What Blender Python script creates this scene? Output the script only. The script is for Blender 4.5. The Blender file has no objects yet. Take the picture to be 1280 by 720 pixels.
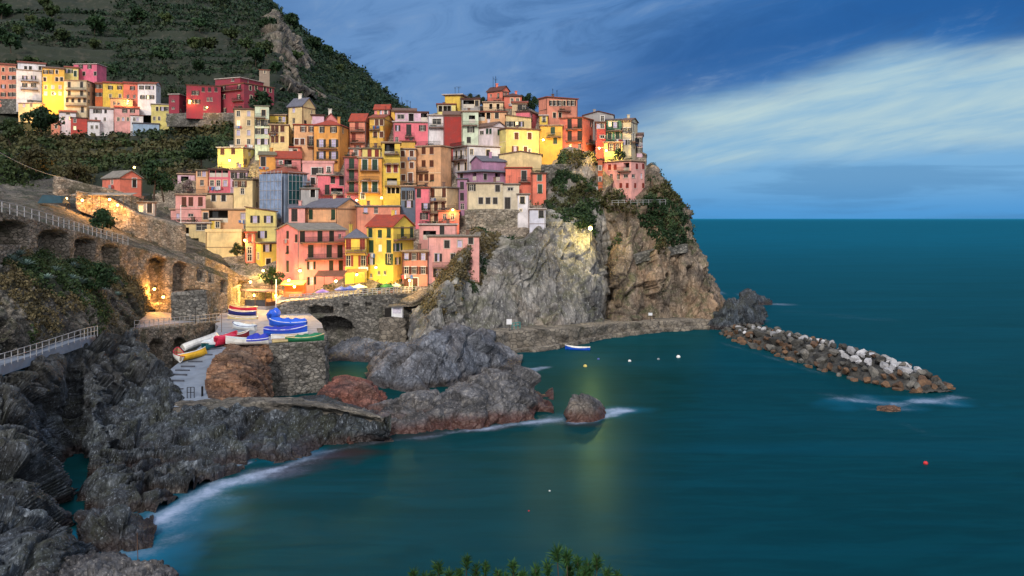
import bpy, math, random
import numpy as np
from mathutils import Vector, Matrix

random.seed(7)
RNG = np.random.default_rng(11)
S = bpy.context.scene
COL = S.collection
R = math.radians

# ------------------------------------------------------------------ camera, sky, sun, exposure
F, CX, HY, CZ = 1108.0, 640.0, 273.0, 24.0      # focal length in photo pixels, principal column, horizon row, eye height
cam_d = bpy.data.cameras.new('camera')
cam = bpy.data.objects.new('camera', cam_d); COL.objects.link(cam)
cam.location = (0, 0, CZ); cam.rotation_euler = (R(90), 0, 0)
cam_d.sensor_width = 36.0; cam_d.lens = 36.0 * F / 1280.0
cam_d.shift_y = -(360.0 - HY) / 1280.0
cam_d.clip_start = 0.5; cam_d.clip_end = 200000.0
S.camera = cam
S.render.resolution_x, S.render.resolution_y = 1024, 576
S.view_settings.view_transform = 'Standard'
S.view_settings.look = 'None'
S.view_settings.exposure = -0.12
S.view_settings.gamma = 1.0
S.view_settings.use_curve_mapping = False
S.render.engine = 'CYCLES'
S.cycles.use_denoising = True
S.cycles.max_bounces = 5
S.cycles.diffuse_bounces = 2
S.cycles.glossy_bounces = 3
S.cycles.transparent_max_bounces = 6
S.cycles.caustics_reflective = False
S.cycles.caustics_refractive = False
S.cycles.sample_clamp_indirect = 3.0

SUN_EL, SUN_AZ = 34.0, 188.0                     # compass-like azimuth from +Y towards +X, degrees


class NT:
    """small helper to write node trees"""
    def __init__(s, tree): s.t = tree; s.n = tree.nodes; s.l = tree.links
    def node(s, typ, **kw):
        n = s.n.new(typ)
        for k, v in kw.items(): setattr(n, k, v)
        return n
    def link(s, a, b): s.l.new(a, b)
    def val(s, sock, v):
        if hasattr(v, 'is_output') or isinstance(v, bpy.types.NodeSocket): s.l.new(v, sock)
        else:
            if isinstance(v, (tuple, list)) and len(v) == 3 and sock.type == 'RGBA': v = (*v, 1)
            sock.default_value = v
    def math(s, op, a, b=0.0, c=None, clamp=False):
        n = s.node('ShaderNodeMath', operation=op); n.use_clamp = clamp
        s.val(n.inputs[0], a); s.val(n.inputs[1], b)
        if c is not None: s.val(n.inputs[2], c)
        return n.outputs[0]
    def sstep(s, x, a, b):
        n = s.node('ShaderNodeMapRange', interpolation_type='SMOOTHSTEP')
        s.val(n.inputs['Value'], x); s.val(n.inputs['From Min'], a); s.val(n.inputs['From Max'], b)
        return n.outputs['Result']
    def mix(s, f, a, b, mode='MIX'):
        n = s.node('ShaderNodeMix', data_type='RGBA', blend_type=mode)
        s.val(n.inputs[0], f); s.val(n.inputs[6], a); s.val(n.inputs[7], b)
        return n.outputs[2]
    def noise(s, vec, scale, detail=4.0, rough=0.55, dist=0.0):
        n = s.node('ShaderNodeTexNoise')
        if vec is not None: s.link(vec, n.inputs['Vector'])
        n.inputs['Scale'].default_value = scale; n.inputs['Detail'].default_value = detail
        n.inputs['Roughness'].default_value = rough; n.inputs['Distortion'].default_value = dist
        return n.outputs['Fac']
    def comb(s, x, y, z):
        n = s.node('ShaderNodeCombineXYZ')
        s.val(n.inputs[0], x); s.val(n.inputs[1], y); s.val(n.inputs[2], z)
        return n.outputs[0]
    def vmul(s, v, k):
        n = s.node('ShaderNodeVectorMath', operation='MULTIPLY'); s.link(v, n.inputs[0]); n.inputs[1].default_value = k
        return n.outputs[0]
    def vadd(s, v, w):
        n = s.node('ShaderNodeVectorMath', operation='ADD'); s.link(v, n.inputs[0]); s.val(n.inputs[1], w)
        return n.outputs[0]


def lin(r, g, b):
    f = lambda c: (c / 255 / 12.92) if c / 255 <= 0.04045 else ((c / 255 + 0.055) / 1.055) ** 2.4
    return (f(r), f(g), f(b))


def build_world():
    w = bpy.data.worlds.new('World'); S.world = w; w.use_nodes = True
    t = NT(w.node_tree); t.n.clear()
    sky = t.node('ShaderNodeTexSky', sky_type='NISHITA', sun_disc=False)
    sky.sun_elevation = R(SUN_EL); sky.sun_rotation = R(SUN_AZ)
    sky.air_density = 1.0; sky.dust_density = 2.0
    co = t.node('ShaderNodeTexCoord').outputs['Generated']
    sp = t.node('ShaderNodeSeparateXYZ'); t.link(co, sp.inputs[0])
    x, y, z = sp.outputs
    az = t.math('ARCTAN2', x, y)                       # 0 ahead, + to the right
    el = t.math('ARCSINE', z)
    # streaky cloud coordinates, rising to the right
    sl = t.math('SUBTRACT', el, t.math('MULTIPLY', az, 0.20))
    v1 = t.comb(t.math('MULTIPLY', az, 2.2), t.math('MULTIPLY', sl, 8.0), 0.3)
    n1 = t.noise(v1, 1.3, 6.0, 0.55, 0.6)
    v2 = t.comb(t.math('MULTIPLY', az, 4.0), t.math('MULTIPLY', sl, 26.0), 2.1)
    n2 = t.noise(v2, 1.5, 5.0, 0.6, 0.4)
    v3 = t.comb(t.math('MULTIPLY', az, 3.5), t.math('MULTIPLY', el, 34.0), 5.7)
    n3 = t.noise(v3, 1.2, 5.0, 0.55, 0.3)
    w1 = t.math('SUBTRACT', n1, 0.5); w2 = t.math('SUBTRACT', n2, 0.5); w3 = t.math('SUBTRACT', n3, 0.5)
    # cloud deck: lavender grey blue on the left, dark blue to the right
    right = t.sstep(az, -0.12, 0.42)
    deck_l = lin(108, 152, 206); deck_r = lin(40, 110, 182)
    deck = t.mix(right, deck_l, deck_r)
    dark = t.sstep(w1, -0.06, 0.20)
    deck = t.mix(t.math('MULTIPLY', dark, t.math('MULTIPLY_ADD', right, 0.5, 0.16)), deck, lin(24, 84, 154))
    lite = t.sstep(w2, 0.02, 0.22)
    deck = t.mix(t.math('MULTIPLY', lite, 0.22), deck, lin(128, 160, 205))
    v4 = t.comb(t.math('MULTIPLY', az, 5.5), t.math('MULTIPLY', sl, 15.0), 8.4)
    n4 = t.noise(v4, 1.6, 7.0, 0.62, 0.9)
    deck = t.mix(t.math('MULTIPLY', t.sstep(n4, 0.46, 0.68), 0.5), deck, lin(44, 94, 152))
    deck = t.mix(t.math('MULTIPLY', t.sstep(n4, 0.48, 0.30), 0.35), deck, lin(146, 176, 212))
    # a heavier dark belt hanging just above the bright opening
    top = t.math('MULTIPLY_ADD', t.math('MINIMUM', az, 0.40), 0.27, 0.068)      # upper rim of the opening, rising to the right
    top = t.math('ADD', top, t.math('MULTIPLY', w1, 0.10))
    up = t.math('SUBTRACT', el, top)
    belt = t.math('MULTIPLY', t.sstep(up, 0.0, 0.05), t.sstep(up, 0.14, 0.04))
    deck = t.mix(t.math('MULTIPLY', belt, t.math('MULTIPLY', t.sstep(az, 0.02, 0.25), 0.75)), deck, lin(14, 88, 160))
    # clear blue strip low over the horizon
    low = t.mix(t.sstep(el, 0.0, 0.05), lin(84, 162, 226), lin(122, 182, 230))
    low = t.mix(t.math('MULTIPLY', t.sstep(w3, -0.02, 0.14), 0.45), low, lin(78, 138, 190))
    # the bright opening
    dn = t.math('SUBTRACT', t.math('SUBTRACT', el, 0.058), t.math('MULTIPLY', w1, 0.06))
    band = t.mix(t.sstep(t.math('ADD', w2, t.math('MULTIPLY', w3, 0.3)), -0.36, 0.30), lin(128, 184, 226), lin(196, 222, 226))
    opening = t.mix(t.sstep(dn, -0.012, 0.02), low, band)
    inside = t.math('MULTIPLY', t.sstep(up, 0.016, -0.034), t.sstep(az, -0.02, 0.22))
    skyc = t.mix(inside, t.mix(t.sstep(el, 0.125, 0.0), deck, t.mix(0.65, low, deck)), opening)
    # overhead and behind the viewer: an even pale overcast over the physical sky
    hi = t.sstep(el, 0.70, 1.25)
    back = t.sstep(y, 0.15, -0.35)
    over = t.math('MAXIMUM', hi, back)
    vb = t.noise(co, 2.4, 5.0, 0.55, 0.3)
    pale = t.mix(vb, (0.86, 0.93, 1.10), (1.36, 1.31, 1.24))
    skyc = t.mix(over, skyc, pale)
    bgc = t.node('ShaderNodeBackground'); t.link(skyc, bgc.inputs[0]); bgc.inputs[1].default_value = 1.0
    bgn = t.node('ShaderNodeBackground'); t.link(sky.outputs[0], bgn.inputs[0]); bgn.inputs[1].default_value = 0.08
    mx = t.node('ShaderNodeMixShader')
    mx.inputs[0].default_value = 0.93                  # the cloud cover lets a tenth of the clear sky through
    t.link(bgn.outputs[0], mx.inputs[1]); t.link(bgc.outputs[0], mx.inputs[2])
    out = t.node('ShaderNodeOutputWorld'); t.link(mx.outputs[0], out.inputs[0])
    w.cycles.sampling_method = 'MANUAL'; w.cycles.sample_map_resolution = 1024


build_world()
sun_d = bpy.data.lights.new('sun', 'SUN'); sun = bpy.data.objects.new('sun', sun_d); COL.objects.link(sun)
sun_d.energy = 2.3; sun_d.angle = R(10); sun_d.color = (1.0, 0.93, 0.84)
_sd = Vector((math.sin(R(SUN_AZ)) * math.cos(R(SUN_EL)), math.cos(R(SUN_AZ)) * math.cos(R(SUN_EL)), math.sin(R(SUN_EL))))
sun.rotation_euler = (-_sd).to_track_quat('-Z', 'Y').to_euler()


# ------------------------------------------------------------------ tags, points, mesh collecting
def tag(o, label=None, cat=None, group=None, kind=None):
    if label: o['label'] = label
    if cat: o['category'] = cat
    if group: o['group'] = group
    if kind: o['kind'] = kind
    return o


def empty(name, loc, label=None, cat=None, group=None, rz=0.0):
    o = bpy.data.objects.new(name, None); COL.objects.link(o)
    o.location = loc; o.rotation_euler = (0, 0, rz); o.empty_display_size = 0.3
    return tag(o, label, cat, group)


def P(px, py, d):
    """point of the place seen at pixel (px, py) of the photo when it is d metres ahead"""
    return Vector(((px - CX) / F * d, d, CZ - (py - HY) / F * d))


def sea_d(py): return CZ * F / (py - HY)
def PS(px, py): d = sea_d(py); return Vector(((px - CX) / F * d, d, 0.0))
def PZ(px, py, z):
    d = (CZ - z) * F / (py - HY); return Vector(((px - CX) / F * d, d, z))


def mesh_np(name, co, faces, mat=None, parent=None, smooth=False, link=True, mats=None, midx=None):
    """co (N,3); faces (M,k) array or list of index lists"""
    me = bpy.data.meshes.new(name)
    co = np.asarray(co, dtype=np.float32)
    if isinstance(faces, np.ndarray):
        k = faces.shape[1]; m = faces.shape[0]
        me.vertices.add(len(co)); me.vertices.foreach_set('co', co.ravel())
        me.loops.add(m * k); me.loops.foreach_set('vertex_index', faces.astype(np.int32).ravel())
        me.polygons.add(m)
        me.polygons.foreach_set('loop_start', np.arange(0, m * k, k, dtype=np.int32))
        me.polygons.foreach_set('loop_total', np.full(m, k, dtype=np.int32))
        me.update(calc_edges=True); me.validate()
    else:
        me.from_pydata([tuple(map(float, c)) for c in co], [], faces); me.update()
    for mm in (mats or ([mat] if mat else [])): me.materials.append(mm)
    if midx is not None: me.polygons.foreach_set('material_index', np.asarray(midx, dtype=np.int32))
    if smooth: me.polygons.foreach_set('use_smooth', np.ones(len(me.polygons), dtype=bool))
    if not link: return me
    o = bpy.data.objects.new(name, me); COL.objects.link(o)
    if parent: o.parent = parent
    return o


def inst(name, me, parent, loc=(0, 0, 0), rz=0.0, scale=None):
    o = bpy.data.objects.new(name, me); COL.objects.link(o); o.parent = parent
    o.location = loc; o.rotation_euler = (0, 0, rz)
    if scale is not None: o.scale = scale
    return o


def copy_tree(o, parent=None):
    c = o.copy(); COL.objects.link(c)
    if parent: c.parent = parent
    for ch in list(o.children): copy_tree(ch, c)
    return c


class MB:
    """collects boxes, bars and polygons into ONE mesh"""
    def __init__(s): s.v = []; s.f = []; s.m = []
    def poly(s, pts, m=0):
        b = len(s.v); s.v += [tuple(p) for p in pts]; s.f.append(list(range(b, b + len(pts)))); s.m.append(m)
    def hexa(s, p, m=0):
        b = len(s.v); s.v += [tuple(q) for q in p]
        for q in ((0, 3, 2, 1), (4, 5, 6, 7), (0, 1, 5, 4), (1, 2, 6, 5), (2, 3, 7, 6), (3, 0, 4, 7)):
            s.f.append([b + i for i in q]); s.m.append(m)
    def box(s, x0, x1, y0, y1, z0, z1, m=0):
        s.hexa([(x0, y0, z0), (x1, y0, z0), (x1, y1, z0), (x0, y1, z0), (x0, y0, z1), (x1, y0, z1), (x1, y1, z1), (x0, y1, z1)], m)
    def obox(s, o, u, w, W, D, z0, z1, m=0):
        """box standing on point o along unit plan vectors u (W long) and w (D long)"""
        o = Vector((o[0], o[1], 0)); u = Vector((u[0], u[1], 0)); w = Vector((w[0], w[1], 0))
        q = [o, o + u * W, o + u * W + w * D, o + w * D]
        s.hexa([(p.x, p.y, z0) for p in q] + [(p.x, p.y, z1) for p in q], m)
    def tube(s, a, b, r0, r1=None, n=6, m=0, cap=True):
        r1 = r0 if r1 is None else r1
        a = Vector(a); b = Vector(b); d = (b - a)
        if d.length < 1e-6: return
        d.normalize(); x = d.orthogonal().normalized(); y = d.cross(x)
        base = len(s.v)
        for p, r in ((a, r0), (b, r1)):
            for i in range(n):
                t = 2 * math.pi * i / n
                s.v.append(tuple(p + x * (r * math.cos(t)) + y * (r * math.sin(t))))
        for i in range(n):
            j = (i + 1) % n
            s.f.append([base + i, base + j, base + n + j, base + n + i]); s.m.append(m)
        if cap:
            s.f.append([base + i for i in range(n)][::-1]); s.m.append(m)
            s.f.append([base + n + i for i in range(n)]); s.m.append(m)
    def path(s, pts, r, n=6, m=0):
        for a, b in zip(pts, pts[1:]): s.tube(a, b, r, r, n, m)
    def ball(s, c, r, n=10, k=6, m=0, sz=1.0):
        b = len(s.v); c = Vector(c)
        for j in range(k + 1):
            ph = math.pi * j / k
            for i in range(n):
                th = 2 * math.pi * i / n
                s.v.append((c.x + r * math.sin(ph) * math.cos(th), c.y + r * math.sin(ph) * math.sin(th), c.z + r * sz * math.cos(ph)))
        for j in range(k):
            for i in range(n):
                i2 = (i + 1) % n
                s.f.append([b + j * n + i, b + (j + 1) * n + i, b + (j + 1) * n + i2, b + j * n + i2]); s.m.append(m)
    def mesh(s, name, mats):
        me = bpy.data.meshes.new(name); me.from_pydata(s.v, [], s.f); me.update()
        for mm in (mats if isinstance(mats, (list, tuple)) else [mats]): me.materials.append(mm)
        me.polygons.foreach_set('material_index', np.asarray(s.m, dtype=np.int32))
        return me
    def build(s, name, mats, parent=None, loc=None):
        o = bpy.data.objects.new(name, s.mesh(name, mats)); COL.objects.link(o)
        if parent: o.parent = parent
        if loc is not None: o.location = loc
        return o


# ------------------------------------------------------------------ numpy noise
def _hash(ix, iy, iz, seed):
    h = (ix.astype(np.int64) * 374761393 + iy.astype(np.int64) * 668265263 + iz.astype(np.int64) * 2147483647 + seed * 974711) & 0xFFFFFFFF
    h = ((h ^ (h >> 13)) * 1274126177) & 0xFFFFFFFF
    h = ((h ^ (h >> 16)) * 2246822519) & 0xFFFFFFFF
    h = h ^ (h >> 15)
    return (h & 0xFFFFFF).astype(np.float32) / float(0xFFFFFF)


def vnoise(p, seed=0):
    i = np.floor(p).astype(np.int64); f = (p - i).astype(np.float32)
    u = f * f * f * (f * (f * 6 - 15) + 10)
    r = 0
    for dx in (0, 1):
        wx = u[:, 0] if dx else 1 - u[:, 0]
        for dy in (0, 1):
            wy = u[:, 1] if dy else 1 - u[:, 1]
            for dz in (0, 1):
                wz = u[:, 2] if dz else 1 - u[:, 2]
                r = r + wx * wy * wz * _hash(i[:, 0] + dx, i[:, 1] + dy, i[:, 2] + dz, seed)
    return r * 2 - 1


def fbm(p, octv=4, seed=0, gain=0.5):
    a, s, r = 1.0, 0.0, 0
    for k in range(octv):
        r = r + a * vnoise(p * (2.03 ** k) + 17.3 * k, seed + k); s += a; a *= gain
    return r / s


def ridged(p, octv=4, seed=0, gain=0.5):
    a, s, r = 1.0, 0.0, 0
    for k in range(octv):
        r = r + a * (1 - 2 * np.abs(vnoise(p * (2.07 ** k) + 9.1 * k, seed + k))); s += a; a *= gain
    return r / s


def worley(p, seed=0):
    """F1, F2 and the random value of the nearest cell, with a random tilt vector"""
    i = np.floor(p).astype(np.int64); n = len(p)
    f1 = np.full(n, 9.0, np.float32); f2 = np.full(n, 9.0, np.float32); cid = np.zeros(n, np.float32)
    tx = np.zeros(n, np.float32); off = np.zeros((n, 3), np.float32)
    for dx in (-1, 0, 1):
        for dy in (-1, 0, 1):
            for dz in (-1, 0, 1):
                jx, jy, jz = i[:, 0] + dx, i[:, 1] + dy, i[:, 2] + dz
                c = np.stack([jx + _hash(jx, jy, jz, seed), jy + _hash(jx, jy, jz, seed + 1), jz + _hash(jx, jy, jz, seed + 2)], 1)
                v = p - c
                d = np.sqrt((v * v).sum(1)).astype(np.float32)
                near = d < f1
                f2 = np.where(near, f1, np.minimum(f2, d))
                cid = np.where(near, _hash(jx, jy, jz, seed + 3), cid)
                off[near] = v[near]
                f1 = np.where(near, d, f1)
    return f1, f2, cid, off


def rot_axis(p, tilt_x, tilt_z, tilt_y=0):
    m = np.array(Matrix.Rotation(R(tilt_z), 3, 'Z') @ Matrix.Rotation(R(tilt_y), 3, 'Y') @ Matrix.Rotation(R(tilt_x), 3, 'X'))
    return p @ m


def _slab(q, per, st, seed, wob):
    """beds of rock: saw-tooth ledges across the bedding, each bed broken into blocks that stand out by different amounts"""
    x = q[:, 0] / per + wob
    i = np.floor(x); f = (x - i).astype(np.float32)
    hy = _hash(i.astype(np.int64), i.astype(np.int64) * 3 + 1, np.zeros(len(i), np.int64), seed)
    yy = q[:, 1] / (per * st) + hy * 7 + wob * 0.6; zz = q[:, 2] / (per * st * 1.3) + hy * 3 + wob * 0.8
    blk = _hash(i.astype(np.int64), np.floor(yy).astype(np.int64), np.floor(zz).astype(np.int64), seed + 2)
    edge = np.minimum(np.minimum(f, 1 - f) * 1.0, np.minimum(zz - np.floor(zz), 1 - (zz - np.floor(zz))) * 0.9)
    gap = np.clip(edge / 0.07, 0, 1)
    return (blk - 0.5) + (f - 0.5) * 0.8 - (1 - gap) * 0.35


def rock_disp(p, amp=1.0, seed=0, size=3.0, stretch=(1, 1, 2.2), tilt=(12, 15), crack=0.45):
    """broken bedded rock: broad swell, tilted facets, beds and blocks at three sizes, fine ridges"""
    q = rot_axis(p, *tilt)
    w1 = fbm(q / size * 0.55, 3, seed + 31); w2 = fbm(q / size * 1.3, 2, seed + 33)
    warp = np.stack([w1, w2, fbm(q / size * 0.8, 2, seed + 35)], 1) * 0.45
    st = np.array(stretch)
    f1, f2, cid, off = worley(q / (size * 1.25 * st) + warp, seed + 5)
    d = 0.30 * fbm(p / (size * 2.6), 3, seed) * size + _facet(cid, off) * 0.46 * size
    d = d - crack * (1 - np.clip((f2 - f1) / 0.10, 0, 1)) * size * 0.30
    d = d + _slab(q, size * 0.62, 1.5 * stretch[2] ** 0.5, seed + 3, w1 * 1.5) * size * 0.17
    d = d + _slab(q, size * 0.22, 1.7 * stretch[2] ** 0.5, seed + 4, w1 * 3.0 + w2 * 0.5) * size * 0.06
    d = d + _slab(rot_axis(p, tilt[0] + 60, tilt[1] + 50), size * 0.30, 1.2, seed + 6, w2 * 1.2) * size * 0.06
    d = d + ridged(q / (size * 0.5 * st), 3, seed + 9) * size * 0.03 + fbm(p / (size * 0.13), 2, seed + 12) * size * 0.03
    return d * amp


def _facet(cid, off):
    a = (cid * 6.283 * 3.0); b = cid * 57.0
    return (cid - 0.5) + 0.75 * (off[:, 0] * np.cos(a) + off[:, 1] * np.sin(a) + off[:, 2] * np.cos(b))


# ------------------------------------------------------------------ lofted sheets
def _cr(ctrl, n):
    """Catmull-Rom along axis 0 of ctrl (K, ..., 3)"""
    K = ctrl.shape[0]
    t = np.linspace(0, K - 1, n); i = np.minimum(np.floor(t).astype(int), K - 2); f = (t - i)
    c = np.concatenate([2 * ctrl[:1] - ctrl[1:2], ctrl, 2 * ctrl[-1:] - ctrl[-2:-1]], 0)
    p0, p1, p2, p3 = c[i], c[i + 1], c[i + 2], c[i + 3]
    sh = (n,) + (1,) * (ctrl.ndim - 1); f = f.reshape(sh)
    tt = 0.5
    return p1 + f * (tt * (p2 - p0) + f * (2 * tt * p0 + (tt - 3) * p1 + (3 - 2 * tt) * p2 - tt * p3 + f * (-tt * p0 + (2 - tt) * p1 + (tt - 2) * p2 + tt * p3)))


def loft(rows, nu, nv):
    g = np.array([[tuple(P(*q)) if not isinstance(q, Vector) else tuple(q) for q in r] for r in rows], dtype=np.float64)
    g = _cr(g, nv); g = np.swapaxes(_cr(np.swapaxes(g, 0, 1), nu), 0, 1)
    return g                                            # (nv, nu, 3)


def grid_normals(g):
    du = np.gradient(g, axis=1); dv = np.gradient(g, axis=0)
    n = np.cross(du, dv); n /= (np.linalg.norm(n, axis=2, keepdims=True) + 1e-9)
    to = np.array([0, 0, CZ]) - g
    if ((n * to).sum(2)).mean() < 0: n = -n
    return n


def grid_faces(nv, nu):
    a = np.arange(nv * nu).reshape(nv, nu)
    return np.stack([a[:-1, :-1].ravel(), a[1:, :-1].ravel(), a[1:, 1:].ravel(), a[:-1, 1:].ravel()], 1)


def sheet(name, g, mat, smooth=True, parent=None):
    nv, nu = g.shape[:2]
    return mesh_np(name, g.reshape(-1, 3), grid_faces(nv, nu), mat, parent, smooth)

# ------------------------------------------------------------------ materials
_mats = {}


def new_mat(name):
    m = bpy.data.materials.new(name); m.use_nodes = True
    t = NT(m.node_tree); b = t.n['Principled BSDF']
    return m, t, b


def pos(t): return t.node('ShaderNodeNewGeometry').outputs['Position']


def bump(t, b, h, strength=0.6, dist=0.2):
    n = t.node('ShaderNodeBump'); n.inputs['Strength'].default_value = strength; n.inputs['Distance'].default_value = dist
    t.link(h, n.inputs['Height']); t.link(n.outputs[0], b.inputs['Normal'])


def rotv(t, v, rx, rz):
    n = t.node('ShaderNodeVectorRotate', rotation_type='EULER_XYZ'); t.link(v, n.inputs['Vector'])
    n.inputs['Rotation'].default_value = (R(rx), 0, R(rz)); return n.outputs[0]


def rock_mat(name, dark, mid, light, stain=None, scale=1.0, stretch=(1, 1, 0.35), tilt=(12, 15), wet=None, stain_amt=0.5, wet_top=1.2,
             moss=None, moss_amt=0.0, bumpd=0.35, dry=None):
    m, t, b = new_mat(name)
    p = pos(t); q = rotv(t, p, *tilt)
    qs = t.vmul(q, (stretch[0] * scale, stretch[1] * scale, stretch[2] * scale))
    n1 = t.noise(qs, 0.33, 8.0, 0.66, 0.8)
    n2 = t.noise(qs, 2.2, 7.0, 0.7, 0.4)
    n3 = t.noise(p, 0.09 * scale, 5.0, 0.6, 0.5)
    c = t.mix(t.sstep(n1, 0.34, 0.62), dark, mid)
    c = t.mix(t.math('MULTIPLY', t.sstep(n2, 0.48, 0.72), t.sstep(n1, 0.38, 0.60)), c, light)
    c = t.mix(t.math('MULTIPLY', t.sstep(n2, 0.45, 0.28), 0.75), c, tuple(k * 0.45 for k in dark))
    if stain:
        c = t.mix(t.math('MULTIPLY', t.sstep(n3, 0.48, 0.66), stain_amt), c, stain)
    c = t.mix(1.0, c, t.mix(t.sstep(t.noise(q, 0.16 * scale, 5.0, 0.62, 0.9), 0.36, 0.64), (0.42, 0.42, 0.44), (1.18, 1.16, 1.12)), 'MULTIPLY')
    # bedding cracks
    vo = t.node('ShaderNodeTexVoronoi', feature='DISTANCE_TO_EDGE'); t.link(t.vadd(qs, t.vmul(t.comb(n2, n1, n2), (0.9, 0.9, 0.9))), vo.inputs['Vector'])
    vo.inputs['Scale'].default_value = 0.75
    cr = t.sstep(vo.outputs['Distance'], 0.0, 0.06)
    vo2 = t.node('ShaderNodeTexVoronoi', feature='DISTANCE_TO_EDGE'); t.link(t.vadd(qs, t.vmul(t.comb(n1, n2, n1), (0.7, 0.7, 0.7))), vo2.inputs['Vector'])
    vo2.inputs['Scale'].default_value = 2.3
    cr2 = t.sstep(vo2.outputs['Distance'], 0.0, 0.08)
    c = t.mix(t.math('MULTIPLY_ADD', cr, -0.4, 0.4), c, tuple(k * 0.3 for k in dark))
    geo = t.node('ShaderNodeNewGeometry')
    sn = t.node('ShaderNodeSeparateXYZ'); t.link(geo.outputs['Normal'], sn.inputs[0])
    if moss:
        nm = t.noise(p, 0.35 * scale, 6.0, 0.65, 0.6)
        f = t.math('MULTIPLY', t.sstep(nm, 0.46, 0.62), t.sstep(sn.outputs[2], -0.05, 0.5))
        c = t.mix(t.math('MULTIPLY', f, moss_amt), c, moss)
    spz = t.node('ShaderNodeSeparateXYZ'); t.link(p, spz.inputs[0])
    # fine light and dark speckle: shading contrast put into the colour
    n4 = t.noise(qs, 6.5, 4.0, 0.7)
    c = t.mix(t.math('MULTIPLY', t.sstep(n4, 0.56, 0.70), 0.6), c, tuple(min(0.7, k * 1.35) for k in light))
    c = t.mix(t.math('MULTIPLY', t.sstep(n4, 0.44, 0.30), 0.6), c, tuple(k * 0.3 for k in dark))
    if dry:                                            # lichen-brown rock above the reach of the spray
        c = t.mix(t.math('MULTIPLY', t.sstep(t.math('ADD', spz.outputs[2], t.math('MULTIPLY_ADD', n3, 8.0, -4.0)), 3.5, 10.5), 0.45), c, t.mix(n2, tuple(k * 0.5 for k in dry), tuple(k * 1.7 for k in dry)))
    if wet:
        zz = t.math('ADD', spz.outputs[2], t.math('MULTIPLY_ADD', n1, -2.4, 1.2))
        wf = t.sstep(zz, wet_top, wet_top * 0.25)
        c = t.mix(t.math('MULTIPLY', wf, 0.85), c, wet)
        t.link(t.math('MULTIPLY_ADD', wf, -0.4, 0.7), b.inputs['Roughness'])
    else:
        b.inputs['Roughness'].default_value = 0.85
    t.link(c, b.inputs['Base Color'])
    h = t.math('ADD', t.math('MULTIPLY', n2, 1.0), t.math('ADD', t.math('MULTIPLY', cr, 0.45), t.math('MULTIPLY', cr2, 0.28)))
    h = t.math('ADD', h, t.math('MULTIPLY', n1, 1.2))
    bump(t, b, h, 0.9, bumpd * 0.7)
    return m


def plaster(rgb, key=None):
    key = ('plaster', rgb)
    if key in _mats: return _mats[key]
    m, t, b = new_mat('plaster_%d_%d_%d' % rgb)
    base = lin(*rgb); kk = min(1.12, 0.84 / max(base)); base = tuple(c * kk for c in base)
    p = pos(t)
    n1 = t.noise(p, 0.35, 6.0, 0.65, 0.4)
    n2 = t.noise(t.vmul(p, (2.2, 2.2, 0.28)), 1.0, 5.0, 0.65, 0.2)
    n3 = t.noise(p, 6.0, 4.0, 0.6)
    c = t.mix(t.math('MULTIPLY', t.sstep(n1, 0.36, 0.68), 0.75), base, tuple(x * 0.55 + 0.03 for x in base))
    c = t.mix(t.math('MULTIPLY', t.sstep(n2, 0.5, 0.72), 0.55), c, tuple(x * 0.45 + 0.03 for x in base))
    c = t.mix(t.math('MULTIPLY', t.sstep(n1, 0.45, 0.28), 0.35), c, tuple(min(0.85, x * 1.12 + 0.03) for x in base))
    n4 = t.noise(p, 1.3, 7.0, 0.7, 0.8)
    c = t.mix(t.math('MULTIPLY', t.sstep(n4, 0.60, 0.66), 0.35), c, tuple(min(0.8, x * 0.55 + 0.16) for x in base))
    t.link(c, b.inputs['Base Color']); b.inputs['Roughness'].default_value = 0.92
    bump(t, b, t.math('ADD', n3, n2), 0.3, 0.05)
    _mats[key] = m
    return m


def simple(name, rgb, rough=0.7, metal=0.0, var=0.25, scale=1.5, raw=None):
    key = ('simple', name)
    if key in _mats: return _mats[key]
    m, t, b = new_mat(name)
    base = raw or lin(*rgb)
    n = t.noise(pos(t), scale, 5.0, 0.6, 0.3)
    c = t.mix(t.math('MULTIPLY', t.sstep(n, 0.35, 0.7), 1.0), tuple(min(0.9, x * (1 + var * 0.6)) for x in base), tuple(x * (1 - var) for x in base))
    t.link(c, b.inputs['Base Color']); b.inputs['Roughness'].default_value = rough; b.inputs['Metallic'].default_value = metal
    _mats[key] = m
    return m


def tile_roof(name, rgb):
    key = ('tile', name)
    if key in _mats: return _mats[key]
    m, t, b = new_mat('roof_tiles_' + name)
    base = lin(*rgb); p = pos(t)
    n1 = t.noise(p, 0.8, 6.0, 0.7, 0.3); n2 = t.noise(p, 5.0, 3.0, 0.6)
    c = t.mix(t.sstep(n1, 0.35, 0.68), base, tuple(x * 0.55 + 0.02 for x in base))
    c = t.mix(t.math('MULTIPLY', t.sstep(n2, 0.5, 0.7), 0.5), c, tuple(min(0.8, x * 1.35 + 0.02) for x in base))
    t.link(c, b.inputs['Base Color']); b.inputs['Roughness'].default_value = 0.85
    wv = t.node('ShaderNodeTexWave', wave_type='BANDS', bands_direction='DIAGONAL'); t.link(p, wv.inputs['Vector'])
    wv.inputs['Scale'].default_value = 1.6; wv.inputs['Distortion'].default_value = 1.0
    bump(t, b, t.math('ADD', wv.outputs['Fac'], n2), 0.5, 0.08)
    _mats[key] = m
    return m


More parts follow.
